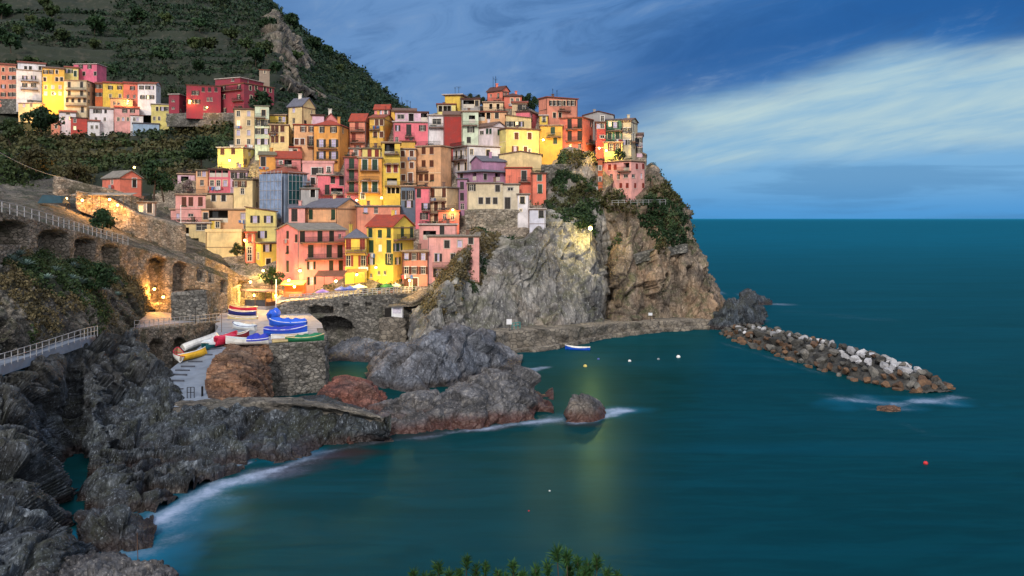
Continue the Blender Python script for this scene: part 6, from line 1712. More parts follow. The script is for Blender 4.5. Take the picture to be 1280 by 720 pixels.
# ---- the shoots at the lower edge of the view, on the viewer's own knoll
def shoot_bush(label, tips, d, seed):
    rr = random.Random(seed); base = P(sum(t[0] for t in tips) / len(tips), 800, d); base.z = 14.3
    root = empty('shrub', base, label, 'shrub'); sb = MB(); V, Fc_, T = [], [], []
    def needles(c, axis, n, L):
        for i in range(n):
            t = rr.uniform(-0.14, 0.05); v = Vector((rr.gauss(0, 1), rr.gauss(0, 1), rr.gauss(0, 1))).normalized()
            dr = (axis * rr.uniform(0.35, 1.1) + v * 0.75).normalized(); p0 = c + axis * t; l = L * rr.uniform(0.6, 1.1)
            s_ = dr.cross(Vector((rr.gauss(0, 1), rr.gauss(0, 1), rr.gauss(0, 1)))).normalized() * 0.0065
            k = len(V); mid = p0 + dr * l * 0.5 + Vector((0, 0, 0.008)); V.extend([p0 - s_, mid - s_ * 1.3, p0 + dr * l, mid + s_ * 1.3]); Fc_.append([k, k + 1, k + 2, k + 3]); T.append(rr.random())
    for (x, y, s) in tips:
        tip = P(x, y, d + rr.uniform(-.5, .5)) - base; bot = Vector((tip.x * 0.35, tip.y * 0.4, 0))
        m_ = bot.lerp(tip, 0.6) + Vector((rr.uniform(-.08, .08), rr.uniform(-.08, .08), 0))
        sb.tube(bot, m_, 0.03, 0.018, 5); sb.tube(m_, tip, 0.018, 0.006, 5)
        axis = (tip - m_).normalized(); needles(tip - axis * .08, axis, int(120 * s), 0.17 * s)
        for j in range(7):
            w = m_.lerp(tip, rr.uniform(-0.9, 0.85)); v = Vector((rr.gauss(0, .8), rr.gauss(0, .8), rr.uniform(.1, .9))).normalized()
            e = w + v * rr.uniform(.12, .32); sb.tube(w, e, 0.008, 0.004, 4); needles(e, v, int(75 * s), 0.15 * s)
    sb.build('stem', M_BARK, root)
    o = mesh_np('foliage', np.array([tuple(v) for v in V]), np.array(Fc_), L_PINE, root)
    at = o.data.attributes.new('tint', 'FLOAT', 'FACE'); at.data.foreach_set('value', np.array(T, dtype=np.float32))


shoot_bush('left clump of dark green needle shoots at the bottom edge', [(516, 714, .9), (530, 718, .8), (548, 704, 1), (562, 716, .9), (584, 697, .9), (596, 708, .9), (607, 704, .8), (575, 712, .9)], 14.0, 1)
shoot_bush('middle clump of needle shoots at the bottom edge with a reddish tip', [(622, 714, .8), (641, 704, .9), (656, 716, .8), (670, 709, .9), (632, 720, .9), (650, 722, .9)], 13.6, 2)
shoot_bush('right and tallest clump of green needle shoots at the bottom edge', [(684, 704, .9), (696, 688, 1.15), (708, 692, 1), (722, 698, .9), (735, 704, .9), (746, 697, 1.0), (760, 712, .9), (772, 716, .8), (712, 708, 1), (730, 714, 1)], 13.2, 3)

# ------------------------------------------------------------------ the mole of boulders
def boulder_mesh(seed, mat):
    rr = np.random.default_rng(seed); b = MB(); b.ball((0, 0, 0), 1.0, 18, 12)
    v = np.array(b.v, float); n = v / (np.linalg.norm(v, axis=1, keepdims=True) + 1e-9)
    r = np.ones(len(v))
    for i in range(15):                                  # chop flat faces
        d = rr.normal(size=3); d /= np.linalg.norm(d); lim = rr.uniform(0.42, 0.84); k = n @ d
        r = np.minimum(r, np.where(k > 0.05, lim / np.maximum(k, 0.05), 9))
    r = r * (1 + 0.06 * fbm(n * 2.2 + seed, 2, seed))
    v = n * r[:, None] * np.array([1.0, rr.uniform(0.7, 0.95), rr.uniform(0.55, 0.8)])
    me = mesh_np('boulder', v, b.f, mat, link=False)
    return me


def boulder_mat(name, c1, c2, wet=None):
    m, t, b = new_mat(name); p = pos(t); oi = t.node('ShaderNodeObjectInfo')
    n1 = t.noise(p, 0.9, 6.0, 0.65, 0.4); n2 = t.noise(p, 4.5, 5.0, 0.65)
    c = t.mix(t.sstep(n1, 0.36, 0.64), c1, c2); c = t.mix(t.math('MULTIPLY', t.sstep(n2, 0.52, 0.72), 0.4), c, tuple(x * 0.5 for x in c1))
    hs = t.node('ShaderNodeHueSaturation'); t.link(c, hs.inputs['Color']); t.link(t.math('MULTIPLY_ADD', oi.outputs['Random'], 0.7, 0.62), hs.inputs['Value'])
    t.link(hs.outputs[0], b.inputs['Base Color']); b.inputs['Roughness'].default_value = 0.85; bump(t, b, t.math('ADD', n2, n1), 0.7, 0.15)
    return m


B_PALE = boulder_mat('boulder_pale', (0.30, 0.30, 0.32), (0.48, 0.475, 0.49))
B_GREY = boulder_mat('boulder_grey', (0.09, 0.088, 0.08), (0.20, 0.185, 0.165))
B_DARK = boulder_mat('boulder_dark', (0.035, 0.034, 0.032), (0.09, 0.085, 0.075))
B_RUST = boulder_mat('boulder_rust', (0.075, 0.042, 0.026), (0.175, 0.098, 0.052))
KINDS = {'pale': (B_PALE, 'pale whitish boulder bleached on top of the mole'), 'grey': (B_GREY, 'mid grey boulder in the heap of the mole'), 'dark': (B_DARK, 'dark boulder in the heap of the mole'),
         'rust': (B_RUST, 'rust orange boulder near the waterline of the mole')}
PROT = {k: [boulder_mesh(10 * i + j, KINDS[k][0]) for j in range(4)] for i, k in enumerate(KINDS)}
mole_a, mole_b = Vector((47.6, 184, 0)), Vector((58.4, 122.5, 0))
ax = (mole_b - mole_a); ML = ax.length; ax.normalize(); sd = Vector((ax.y, -ax.x, 0)); sd = -sd if sd.x > 0 else sd      # sd points at the harbour side
def mole_h(s, t):                                        # s metres along, t -1..1 across
    hh = np.interp(s / ML, [0, 0.1, 0.5, 0.72, 0.88, 1.0], [2.3, 2.6, 2.9, 3.1, 2.6, 0.8]); return hh * max(0.0, 1 - abs(t) ** 1.7)
def mole_w(s): return np.interp(s / ML, [0, 0.15, 0.6, 0.88, 1.0], [4.6, 5.8, 6.8, 6.4, 3.2])
rb = random.Random(91)
n_made = 0
spots = []
for tries in range(6000):
    s = rb.uniform(0, ML); t = rb.uniform(-1.04, 1.04); r_ = rb.uniform(0.6, 1.0) if rb.random() < .7 else rb.uniform(1.0, 1.6)
    if any((s - q[0]) ** 2 + ((t - q[1]) * 5.5) ** 2 < (0.60 * (r_ + q[2])) ** 2 for q in spots): continue
    spots.append((s, t, r_))
    if len(spots) >= 290: break
for s, t, r_ in spots:
    w_ = mole_w(s); p = mole_a + ax * s + sd * (t * w_); z = mole_h(s, t)
    u = s / ML
    white = (0.0 < u < 0.16 and abs(t) < .6 and rb.random() < .45) or (0.64 < u < 0.90 and -0.7 < t < 0.45 and rb.random() < .75) or (0.16 < u <= .64 and -.8 < t < .25 and rb.random() < .36)
    if white: k = 'pale'
    elif (t > 0.5 and rb.random() < .55) or (t < .5 and rb.random() < .10) or (u > .88 and rb.random() < .6): k = 'rust'
    else: k = 'dark' if rb.random() < .55 else 'grey'
    o = bpy.data.objects.new('boulder', rb.choice(PROT[k])); COL.objects.link(o)
    o.location = (p.x, p.y, max(z - r_ * 0.30, 0.0)); o.scale = (r_, r_, r_); o.rotation_euler = (rb.uniform(-.7, .7), rb.uniform(-.7, .7), rb.uniform(0, 6.28))
    tag(o, KINDS[k][1], 'boulder', {'pale': 'pale boulders of the mole', 'grey': 'grey boulders of the mole', 'dark': 'dark boulders of the mole', 'rust': 'rusty boulders of the mole'}[k])
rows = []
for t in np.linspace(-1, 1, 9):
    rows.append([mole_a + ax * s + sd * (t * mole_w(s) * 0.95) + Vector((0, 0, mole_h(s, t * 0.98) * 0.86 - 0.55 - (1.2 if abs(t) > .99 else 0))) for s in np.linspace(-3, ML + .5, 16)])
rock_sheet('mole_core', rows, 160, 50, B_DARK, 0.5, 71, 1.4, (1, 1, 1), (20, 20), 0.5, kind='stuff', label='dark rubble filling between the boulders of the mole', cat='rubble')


# ------------------------------------------------------------------ lamps
BULB = glow_mat('lamp_bulb', (1.0, 0.62, 0.14), 14.0)
def lamp(label, px, py, d, watts, style='wall', h=3.0, col=(1.0, 0.55, 0.16), r=0.24, name='street_lamp', rad=0.35):
    q = P(px, py, d)
    root = empty(name, q if style == 'wall' else q - Vector((0, 0, h)), label, 'lamp', 'lit lamps of the village')
    c = Vector((0, 0, 0)) if style == 'wall' else Vector((0, 0, h))
    b = MB()
    if style == 'wall': b.tube(c + Vector((0, 1.2, 0.35)), c + Vector((0, 0, 0.42)), 0.05); b.tube(c + Vector((0, 0, 0.42)), c + Vector((0, 0, 0.2)), 0.04); b.build('bracket', M_IRON, root)
    else: b.tube((0, 0, -0.5), c + Vector((0, 0, .1)), 0.07, 0.05, 8); b.tube((0, 0, 0), (0, 0, 0.5), 0.12, 0.09, 8); b.build('pole', M_IRON, root)
    b = MB(); b.tube(c + Vector((0, 0, 0.18)), c + Vector((0, 0, 0.34)), 0.34, 0.1, 10); b.build('lamp_hood', M_IRON, root)
    b = MB(); b.ball(c - Vector((0, 0, 0.02)), r, 10, 6); b.build('bulb', BULB, root)
    ld = bpy.data.lights.new('lamp_light', 'POINT'); ld.energy = watts; ld.color = col; ld.shadow_soft_size = rad
    lo = bpy.data.objects.new('lamp_light', ld); COL.objects.link(lo); lo.parent = root; lo.location = c + Vector((0, -0.45, -0.25))
    return root


Y_ = (1.0, 0.78, 0.12)
lamp('yellow lamp beside the lit cream house of the far hamlet', 51, 137, 325, 9000)
lamp('orange lamp in the alley of the yellow house of the far hamlet', 69, 117, 331, 4500)
lamp('lamp over the lane below the salmon house of the far hamlet', 160, 126, 331, 1500)
lamp('orange lamp at the foot of the crimson block', 259, 134, 297.5, 1200, col=(1, .45, .1))
lamp('orange lamp left of the crimson main block', 238, 126, 299, 800, col=(1, .45, .1))
lamp('strong yellow lamp at the corner of the pale yellow house', 287, 200, 208.5, 4200, col=Y_)
lamp('small yellow lamp behind the roof of the small pink house', 168, 209, 196, 380, 'post', 4.0, col=Y_)
lamp('orange lamp at the left end of the station canopy', 103, 250, 170.4, 1700, col=(1, .42, .08))
lamp('first orange lamp under the station canopy roof', 137, 249, 171.2, 2000, col=(1, .45, .1))
lamp('second orange lamp under the station canopy roof', 147, 256, 170.6, 1500, col=(1, .45, .1))
lamp('small white lamp post left of the station canopy', 83, 248, 170, 60, 'post', 3.0, col=(1, .9, .75))
lamp('orange floodlight in the tall niche of the arched wall', 193, 361, 147.6, 1500, col=(1, .42, .07), rad=.5)
lamp('orange floodlight low in the tall niche of the arched wall', 204, 371, 149.2, 900, col=(1, .42, .07), rad=.5)
lamp('bright lamp on the stone wall left of the pavilion', 285, 357, 161.5, 5500, col=(1, .52, .14))
lamp('lamp on the left wall of the big rose pink house', 375, 338, 162, 3200, col=(1, .62, .14))
lamp('lamp over the orange stall between pavilion and big pink house', 361, 350, 160.5, 3000, col=(1, .5, .12))
lamp('second lamp over the orange stall between pavilion and big pink house', 368, 358, 160, 2400, col=(1, .45, .1))
lamp('yellow lamp at the foot of the bright yellow house', 329, 338, 172, 1300, col=(1, .7, .15))
lamp('lamp under the brown veranda awning of the big pink house', 420, 351, 161.5, 1300, col=(1, .7, .2))
lamp('lamp under the yellow awning left of the red-roofed house', 446, 343, 163.5, 1500, col=(1, .75, .15))
lamp('lamp at the foot of the bright yellow red-roofed house', 470, 334, 163.5, 1000, col=(1, .8, .15))
lamp('orange lamp on the corner of the orange yellow house', 679, 174.5, 211, 2800, col=(1, .6, .15))
lamp('left of two lamps in the lane under the green house', 749, 185, 211, 2200, col=(1, .6, .14))
lamp('right of two lamps in the lane under the green house', 758, 188, 210.5, 2800, col=(1, .72, .2))
lamp('lamp at the foot of the tall yellow balcony house', 477, 247, 192.5, 900, col=(1, .72, .16))
lamp('yellow floodlight among the bushes of the cliff', 738, 285, 188, 4200, 'post', 3.0, col=(1, .74, .16), r=.42, rad=.6)

lamp('orange lamp low on the path wall above the footbridge', 232, 397, 152, 900, col=(1, .42, .08))
lamp('added orange lamp on the lane wall beside the two small arches', 313, 352, 166, 2000, col=(1, .5, .1))  # this and the four below: lamps added to warm the lanes
lamp('added warm lamp above the doors of the terracotta pink house', 512, 350, 165, 900, col=(1, .6, .18))
lamp('added yellow lamp in the alley left of the tall yellow balcony house', 446, 250, 193, 800, col=(1, .62, .15))
lamp('added orange lamp in the alley below the bright orange flank', 566, 262, 188, 700, col=(1, .5, .12))
lamp('added warm lamp in the lane behind the pale yellow house block', 306, 300, 177, 700, col=(1, .6, .16))

# ------------------------------------------------------------------ rails
def rail(name, pts, h, gap, label, cat='railing', mat=None, r=0.035, nb=2, group=None):
    mat = mat or M_RAIL; root = empty(name, pts[0], label, cat, group); o0 = Vector(pts[0])
    b = MB()
    for k in range(nb):
        z = h * (1 - k / nb)
        b.path([Vector(p) - o0 + Vector((0, 0, z)) for p in pts], r)
    b.build('handrail', mat, root)
    pm = MB(); pm.tube((0, 0, -0.15), (0, 0, h), r * 1.35, r * 1.35, 6); me = pm.mesh('post', mat)
    L = [0]
    for a, c in zip(pts, pts[1:]): L.append(L[-1] + (Vector(c) - Vector(a)).length)
    n = max(2, int(L[-1] / gap)); n = min(n, 90)
    for i in range(n + 1):
        s = L[-1] * i / n; q = [np.interp(s, L, [p[j] for p in pts]) for j in range(3)]
        inst('post', me, root, Vector(q) - o0)
    return root


path_e = [P(-320, 480, 74), P(-20, 461, 83.5), P(0, 457, 84), P(50, 441, 92), P(100, 424, 100), P(120, 419, 106)]
b = MB()
for a, c in zip(path_e, path_e[1:]):
    n = Vector((-(c - a).y, (c - a).x, 0)).normalized() * 3.2; dn = Vector((0, 0, -1.0))
    b.hexa([a + dn, c + dn, c + dn + n, a + dn + n, a, c, c + n, a + n])
tag(b.build('path', M_RAMP), kind='structure')
rail('path_railing', [p + Vector((0.1, 0.15, 0)) for p in path_e], 1.1, 1.25, 'white painted railing along the path on top of the slate cliff', r=0.034)
rail('bridge_railing', [P(168, 411, 121.5), P(200, 408, 128.5), P(240, 404, 136.5), P(275, 400, 146.5)], 1.1, 1.3, 'pale railing on the low arched footbridge')
rail('wall_railing', [P(-10, 262, 97), P(0, 264.5, 98.5), P(33, 271.5, 105.5), P(65, 280.5, 112.5), P(126, 296.5, 132.5), P(160, 305.5, 142.5)], 1.2, 2.0, 'wire railing with white posts on the long arched wall', r=0.04)
rail('terrace_railing', [P(362, 376, 158), P(400, 373.8, 158.5), P(440, 370.3, 159.5), P(476, 367.5, 161), P(520, 365, 166.5)], 1.05, 0.85, 'pale balustrade along the edge of the restaurant terrace', r=0.06, nb=3)
for i, (x, y, z_, n) in enumerate([(234, 497, 3.9, 'left iron ladder rail at the foot of the boat ramp'), (252, 496, 3.9, 'right iron post at the foot of the boat ramp')]):
    q = PZ(x, y, z_)
    rail('ramp_rail', [q, q + Vector((0.75 if i == 0 else .12, 0.1, 0))], 1.15, 0.5, n, mat=M_IRON)
rail('quay_railing', [PZ(330, 430.8, 7.0), PZ(318, 428, 7.0), PZ(300, 427.5, 7.0)], 0.8, 1.2, 'thin rail above the orange harbour rock', mat=M_WOOD, r=.03)
rail('cliff_path_railing', [P(765, 256, 203), P(800, 255.5, 203), P(832, 255, 205)], 1.0, 1.4, 'thin pale railing high on the cliff below the pink villa', r=.035)
rail('cliff_path_railing', [P(690, 284.5, 189), P(715, 284, 191), P(732, 284.5, 193)], 1.0, 1.4, 'thin pale railing left of the yellow floodlight', r=.03)

# ------------------------------------------------------------------ terrace, stall, pavilion
fr = [(346, 380, 158.5), (362, 376, 159), (400, 373.9, 159.5), (440, 370.5, 160.5), (476, 367.7, 162), (524, 365, 168)]
bk = [(340, 356, 186), (362, 353, 186), (400, 352, 188), (440, 350, 188), (476, 350, 190), (540, 352, 190)]
g = loft([fr, [tuple((a + c) / 2 for a, c in zip(p, q)) for p, q in zip(fr, bk)], bk], 60, 20); g[..., 2] += 0.03
tag(sheet('terrace', g, M_PAVE), kind='structure')

AWN_BROWN = simple('awning_brown', (120, 78, 62), 0.85); AWN_OCHRE = simple('awning_ochre', (226, 160, 70), 0.85)
LITWALL = simple('warm_wall', (232, 190, 110), 0.9)
pv = P(332, 383, 165); root = empty('pavilion', pv, 'low cafe pavilion with a flat grey roof and warm lit interior', 'pavilion')
uu = Vector((-0.93, 0.36, 0)).normalized(); ww = Vector((0.62, 0.78, 0)).normalized()
def pvq(s, t, z): q = uu * s + ww * t; return Vector((q.x, q.y, z))
def pbox(name, s0, s1, t0, t1, z0, z1, mat):
    b = MB(); b.hexa([pvq(s0, t0, z0), pvq(s1, t0, z0), pvq(s1, t1, z0), pvq(s0, t1, z0), pvq(s0, t0, z1), pvq(s1, t0, z1), pvq(s1, t1, z1), pvq(s0, t1, z1)]); return b.build(name, mat, root)
pbox('floor', -.2, 4.8, -.2, 8.2, -0.8, 0.0, M_PAVE)
pbox('roof', -.5, 5.2, -.5, 8.6, 2.75, 2.95, simple('pavilion_roof', (158, 138, 140), 0.8))
pbox('parapet', 0.1, 4.6, -.06, .06, 0.0, 1.15, simple('parapet_blue', (40, 52, 70), 0.7))
pbox('parapet', -.06, .06, 0.2, 8.0, 0.0, .8, M_WOOD)
pbox('back_wall', 0, 4.6, 6.0, 6.15, 0, 2.74, LITWALL)
pbox('counter', 1.0, 3.6, 3.6, 4.2, 0, 1.05, M_WOOD)
for s, t in [(0, 0), (4.6, 0), (2.3, 0), (0, 1.35), (0, 2.7), (0, 4.05), (0, 5.4), (0, 6.75), (0, 8.0), (4.6, 8.0)]:
    pbox('post', s - .07, s + .07, t - .07, t + .07, 0, 2.75, M_WOOD)
lamp('warm lamp under the cafe pavilion roof', 318, 368.5, 166.6, 2200, col=(1, .7, .2))
lamp('second warm lamp at the right end of the cafe pavilion', 345, 369, 168, 1800, col=(1, .5, .12))

st = P(366, 371, 161.5); root = empty('market_stall', st, 'orange lit stall with a slanting canvas roof behind the white pole', 'stall')
b = MB(); thick(b, [[(-2.0, -1, 2.3), (2.2, -1, 2.3), (2.2, 1.6, 2.9), (-2.0, 1.6, 2.9)]], .08); b.build('canopy', simple('stall_canvas', (236, 150, 84), .9), root)
b = MB(); b.box(-1.8, 2.0, 1.4, 1.5, 0, 2.7); b.build('back_wall', simple('stall_back', (214, 92, 50), .9), root)
b = MB(); b.box(-1.6, 1.8, -.4, .3, 0, .95); b.build('counter', M_WOOD, root)
pm = MB(); pm.tube((0, 0, 0), (0, 0, 2.35), .05); me = pm.mesh('post', M_WOOD)
for xx, yy in ((-1.9, -.9), (2.1, -.9), (-1.9, 1.5), (2.1, 1.5)): inst('post', me, root, (xx, yy, 0))

def awning(label, x0, x1, y0, y1, d0, dpth, mat, drop):
    a, c = P(x0, y0, d0), P(x1, y0, d0); root = empty('awning', a, label, 'awning'); W_ = c.x - a.x; zl = -drop
    b = MB(); thick(b, [[(0, -dpth, zl), (W_, -dpth, zl), (W_, 0, 0), (0, 0, 0)]], .08); b.build('canvas', mat, root)
    pm = MB(); pm.tube((0, 0, 0), (0, 0, -2.5), .05); me = pm.mesh('post', M_IRON)
    n = max(2, int(W_ / 1.4))
    for i in range(n + 1): inst('post', me, root, (W_ * i / n, -dpth + .1, zl - .05))
    return root
awning('brown sloping awning over the lit veranda of the big pink house', 398, 434, 338, 345, 164.3, 3.4, AWN_BROWN, .85)
awning('ochre awning beneath the yellow wing with flower pots', 434, 459.5, 336, 341, 166.5, 3.0, AWN_OCHRE, .55)
awning('long orange lit station canopy with a grey roof', 96, 172, 241, 252, 175.0, 3.0, simple('canopy_grey', (150, 140, 128), .8), .5)
awning('small cream awning on the stone wall left of the pavilion', 284, 301, 356, 360, 165, 2.4, simple('awning_cream', (238, 214, 160), .9), .35)


def parasol(label, px, py, d, r, h, mat, closed=False):
    root = empty('parasol', P(px, py, d), label, 'parasol', 'parasols on the terrace')
    b = MB(); b.tube((0, 0, 0), (0, 0, h + .15), .04, .04, 6); b.build('pole', M_WHITE, root)
    b = MB(); n = 8; zt = h; zl = h - (1.6 if closed else .55); rr = .28 if closed else r
    for i in range(n):
        a0, a1 = 2 * math.pi * i / n, 2 * math.pi * (i + 1) / n; mid = (a0 + a1) / 2
        p0, p1 = (rr * math.cos(a0), rr * math.sin(a0), zl), (rr * math.cos(a1), rr * math.sin(a1), zl); pm_ = (rr * .93 * math.cos(mid), rr * .93 * math.sin(mid), zl + .04)
        b.poly([(0, 0, zt), p0, pm_]); b.poly([(0, 0, zt), pm_, p1])
        b.poly([p0, (p0[0], p0[1], zl - .18), (pm_[0], pm_[1], zl - .14), pm_]); b.poly([pm_, (pm_[0], pm_[1], zl - .14), (p1[0], p1[1], zl - .18), p1])
    b.build('canopy', mat, root)
    b = MB(); b.box(-.25, .25, -.25, .25, 0, .1); b.build('base', M_IRON, root)
PB = simple('canvas_blue', (52, 74, 168), .9); PV = simple('canvas_violet', (116, 96, 190), .9); PC = simple('canvas_cream', (240, 226, 200), .9); PG = simple('canvas_green', (60, 120, 66), .9)
parasol('violet blue parasol at the left end of the terrace', 403, 374.2, 160.2, 1.25, 1.9, PV)
parasol('left of two blue parasols on the terrace', 427, 372.2, 160.8, 1.3, 2.1, PB)
parasol('right of two blue parasols on the terrace', 437.5, 371.4, 161.2, 1.3, 2.1, PB)
parasol('cream parasol beside the blue ones on the terrace', 449, 370, 163, 1.5, 2.2, PC)
parasol('green parasol in front of the red-roofed yellow house', 483, 367.5, 164, 1.3, 2.0, PG)
parasol('white parasol near the right end of the terrace', 494, 367, 166, 1.1, 2.1, PC)

b = MB()
def potted(label, px, py, d, s, mat):
    root = empty('potted_shrub', P(px, py, d), label, 'potted plant'); b = MB(); b.tube((0, 0, 0), (0, 0, .5), .26, .36, 10); b.build('pot', simple('terracotta', (170, 84, 56), .9), root)
    rr = np.random.default_rng(int(px)); leaf_mesh('foliage', [(0, 0, .9 * s), (.25 * s, 0, 1.2 * s), (-.2 * s, .1, 1.15 * s), (0, 0, 1.5 * s)], [.45 * s] * 4, 60, .2, mat, rr, parent=root)
potted('leafy potted shrub beside the green parasol', 474, 368, 163.5, 1.1, L_DARK)
potted('taller potted shrub in front of the red-roofed house door', 489, 367, 165.5, 1.3, L_MID)
potted('reddish potted shrub at the left foot of the red-roofed house', 455, 369.5, 163.8, .9, L_FLOWER)
potted('round potted shrub by the doors of the terracotta pink house', 502, 367, 166.6, 1.0, L_DARK)

# white kiosk beside the terrace wall, on the buttress
kz = P(496, 398, 158.6); root = empty('kiosk', kz, 'small white kiosk with a dark rounded roof on the stone buttress', 'kiosk')
b = MB(); b.box(-.95, 1.0, 0, 1.8, 0, 2.2); b.build('wall', M_WHITE, root)
b = MB(); b.tube((0, .8, 2.2), (0, .8, 2.38), 1.75, 1.5, 14); b.build('roof', simple('kiosk_roof', (96, 88, 80), .9), root)
b = MB(); b.box(-.7, .75, -.03, -.003, .9, 1.9); b.build('shutter', simple('kiosk_shutter', (206, 200, 216), .7), root)
b = MB(); b.box(-2.2, -1.0, 0.2, 1.7, 0, 1.7); b.build('dark_recess', M_DARK, root)  # solid dark box in place of the shaded recess by the kiosk

# signs and small things on the cliff foot
def sign(label, px, py, d, w_, h_, mat=None):
    root = empty('sign', P(px, py + 4, d), label, 'sign'); b = MB(); b.box(-w_ / 2, w_ / 2, -.04, .0, .35, .35 + h_); b.build('panel', mat or M_WHITE, root)
    b = MB(); b.box(-.05, .05, .003, .06, -.8, .35 + h_); b.build('post', M_IRON, root)
sign('white notice board at the cliff foot beside the quay', 636.5, 404, 158.5, .95, .95)
sign('small white notice on the brown cliff above the far quay', 813, 392.5, 180.5, .8, .55)
rail('handrail', [P(640, 411, 161), P(650, 409.5, 161.5)], 1.0, .8, 'short teal handrail beside the white notice board', mat=simple('teal_paint', (30, 130, 128), .6), r=.06)

# poles, cable
def pole(label, a, h, r, mat, name='pole', lean=(0, 0)):
    o = MB(); o.tube((0, 0, -.6), (lean[0], lean[1], h), r, r * .8, 8); x = o.build(name, mat); x.location = a; tag(x, label, 'pole'); return x
pole('tall white pole standing left of the blue tarpaulin boats', P(345, 388, 160), 5.6, .11, M_WHITE)
pole('white flag pole in front of the blank-parapet pink house', P(226, 312, 178), 9.0, .09, M_WHITE)
pole('thin pale stake rising from the rocks at the lower left', P(173, 712, 57.6), 2.4, .028, M_WOOD, lean=(-.08, 0))
pole('thin mast beside the crimson boat', PZ(277, 417, 6.9), 3.0, .045, M_WOOD)
pole('dark post on the arched footbridge approach', P(244, 404, 137.5), 2.6, .06, M_IRON)
pa, pb = P(-5, 188, 120), P(82, 222, 176)
o = MB(); pts = [pa.lerp(pb, t) - Vector((0, 0, 2.2 * 4 * t * (1 - t) * .3)) for t in np.linspace(0, 1, 14)]; o.path(pts, .05, 5)
tag(o.build('overhead_cable', M_RAIL), 'pale overhead cable crossing the upper left slope', 'cable')
b = MB(); q = P(65, 252, 165); b.hexa([q + Vector(v) for v in [(-2.2, -1, -.3), (2.4, -1, -.3), (2.4, 1.5, -.3), (-2.2, 1.5, -.3), (-1.6, -.4, 1.2), (1.6, -.2, 1.0), (1.8, 1.2, 1.1), (-1.8, 1.2, 1.3)]])
tag(b.build('tarpaulin', simple('tarp_teal', (14, 58, 72), .7)), 'dark blue tarpaulin heap left of the station canopy', 'tarpaulin')
gq = GR['hills'].reshape(-1, 3); hx, hy = to_px(gq); gk = gq[np.argmin((hx - 22) ** 2 + (hy - 214) ** 2)]
b = MB(); q = Vector(gk) + Vector((0, -.6, .3)); b.ball(q, 1.0, 9, 6, 0, .5)
tag(b.build('boulder', B_PALE), 'pale rounded stone on the green slope under the cable', 'boulder')

# timber skids on the ramp
gR = GR['ramp']; me = MB(); me.box(-1.2, 1.2, -.07, .07, -.05, .12); sk = me.mesh('ramp_skid', simple('skid_timber', (78, 82, 94), .85))
for k, (v, u) in enumerate([(.28, .34), (.33, .36), (.38, .38), (.44, .42), (.50, .46), (.57, .52), (.64, .56), (.22, .30)]):
    q = gR[int(v * 79), int(u * 23)]; o = bpy.data.objects.new('ramp_skid', sk); COL.objects.link(o); o.location = q + np.array([0, 0, .05]); o.rotation_euler = (R(9), 0, R(-8 + k * 2)); o.scale = (.75, 1, 1)
    tag(o, 'dark timber skid lying across the boat ramp', 'timber skid', 'timber skids on the ramp')

# ------------------------------------------------------------------ boats
def hull_parts(L, B, D, mh, mi, mr, benches=3, cover=None, bottom=None, root=None):
    nx, nk = 17, 8; V, Fh = [], []
    def sec(i, inner):
        t = i / (nx - 1); x = (t - .5) * L
        w_ = B / 2 * (max(0.0, 1 - (abs(t - .44) / .56) ** 2.4) ** .8 if t > .44 else max(0.30, 1 - (abs(t - .44) / .52) ** 2.6)) ; w_ = max(w_, .02)
        sheer = D * (1 + .42 * (t - .42) ** 2 * 4 * (1 if t > .42 else .5)); keel = D * .30 * max(0, (t - .7) / .3) ** 2
        if inner: w_ = max(w_ - .06, .01); keel += .12
        out = []
        for k in range(nk + 1):
            a = (k / nk - .5) * math.pi; y = w_ * math.sin(a) * (1 + .08 * math.cos(a)); z = sheer - (sheer - keel) * math.cos(a) ** .75 if abs(math.cos(a)) > 1e-6 else sheer
            out.append((x, y, z))
        return out
    b = MB()
    for inner, m_ in ((False, 0), (True, 1)):
        S_ = [sec(i, inner) for i in range(nx)]
        for i in range(nx - 1):
            for k in range(nk):
                q = [S_[i][k], S_[i][k + 1], S_[i + 1][k + 1], S_[i + 1][k]]; b.poly(q if not inner else q[::-1], m_)
        b.poly(S_[0] if inner else S_[0][::-1], m_)
    b.build('hull', [mh, mi], root)
    g_ = MB(); So = [sec(i, False) for i in range(nx)]
    for k in (0, nk):
        for i in range(nx - 1): g_.tube(So[i][k], So[i + 1][k], .055, .055, 5)
    g_.tube(So[0][0], So[0][nk], .055, .055, 5); g_.build('gunwale', mr, root)
    for j in range(benches):
        t = .25 + .25 * j; i = int(t * (nx - 1)); s = sec(i, True); sb = MB(); zz = s[0][2] - .16
        sb.box(s[0][0] - .13, s[0][0] + .13, s[0][1] + .02, s[nk][1] - .02, zz - .05, zz); sb.build('bench', mr, root)
    if cover:
        mc, hh, t0, t1 = cover; c_ = MB(); i0, i1 = int(t0 * (nx - 1)), int(t1 * (nx - 1)); RR = []
        for i in range(i0, i1 + 1):
            s = So[i]; row = [(s[0][0], s[0][1] - .07, s[0][2] - .22)]
            for k in range(9):
                a = k / 8; y = s[0][1] * (1 - a) + s[nk][1] * a; row.append((s[0][0], y * 1.04, s[0][2] + .03 + random.uniform(-.06, .06) + hh * math.sin(a * math.pi) ** .8 * (.8 + .2 * math.sin(i * 1.7)) * min(1, (i - i0 + .6) / 2, (i1 - i + .6) / 2)))
            row.append((s[0][0], s[nk][1] + .07, s[nk][2] - .22)); RR.append(row)
        for r0, r1 in zip(RR, RR[1:]):
            for k in range(len(r0) - 1): c_.poly([r0[k], r0[k + 1], r1[k + 1], r1[k]])
        c_.poly(RR[0]); c_.poly(RR[-1][::-1]); c_.build('cover', mc, root)


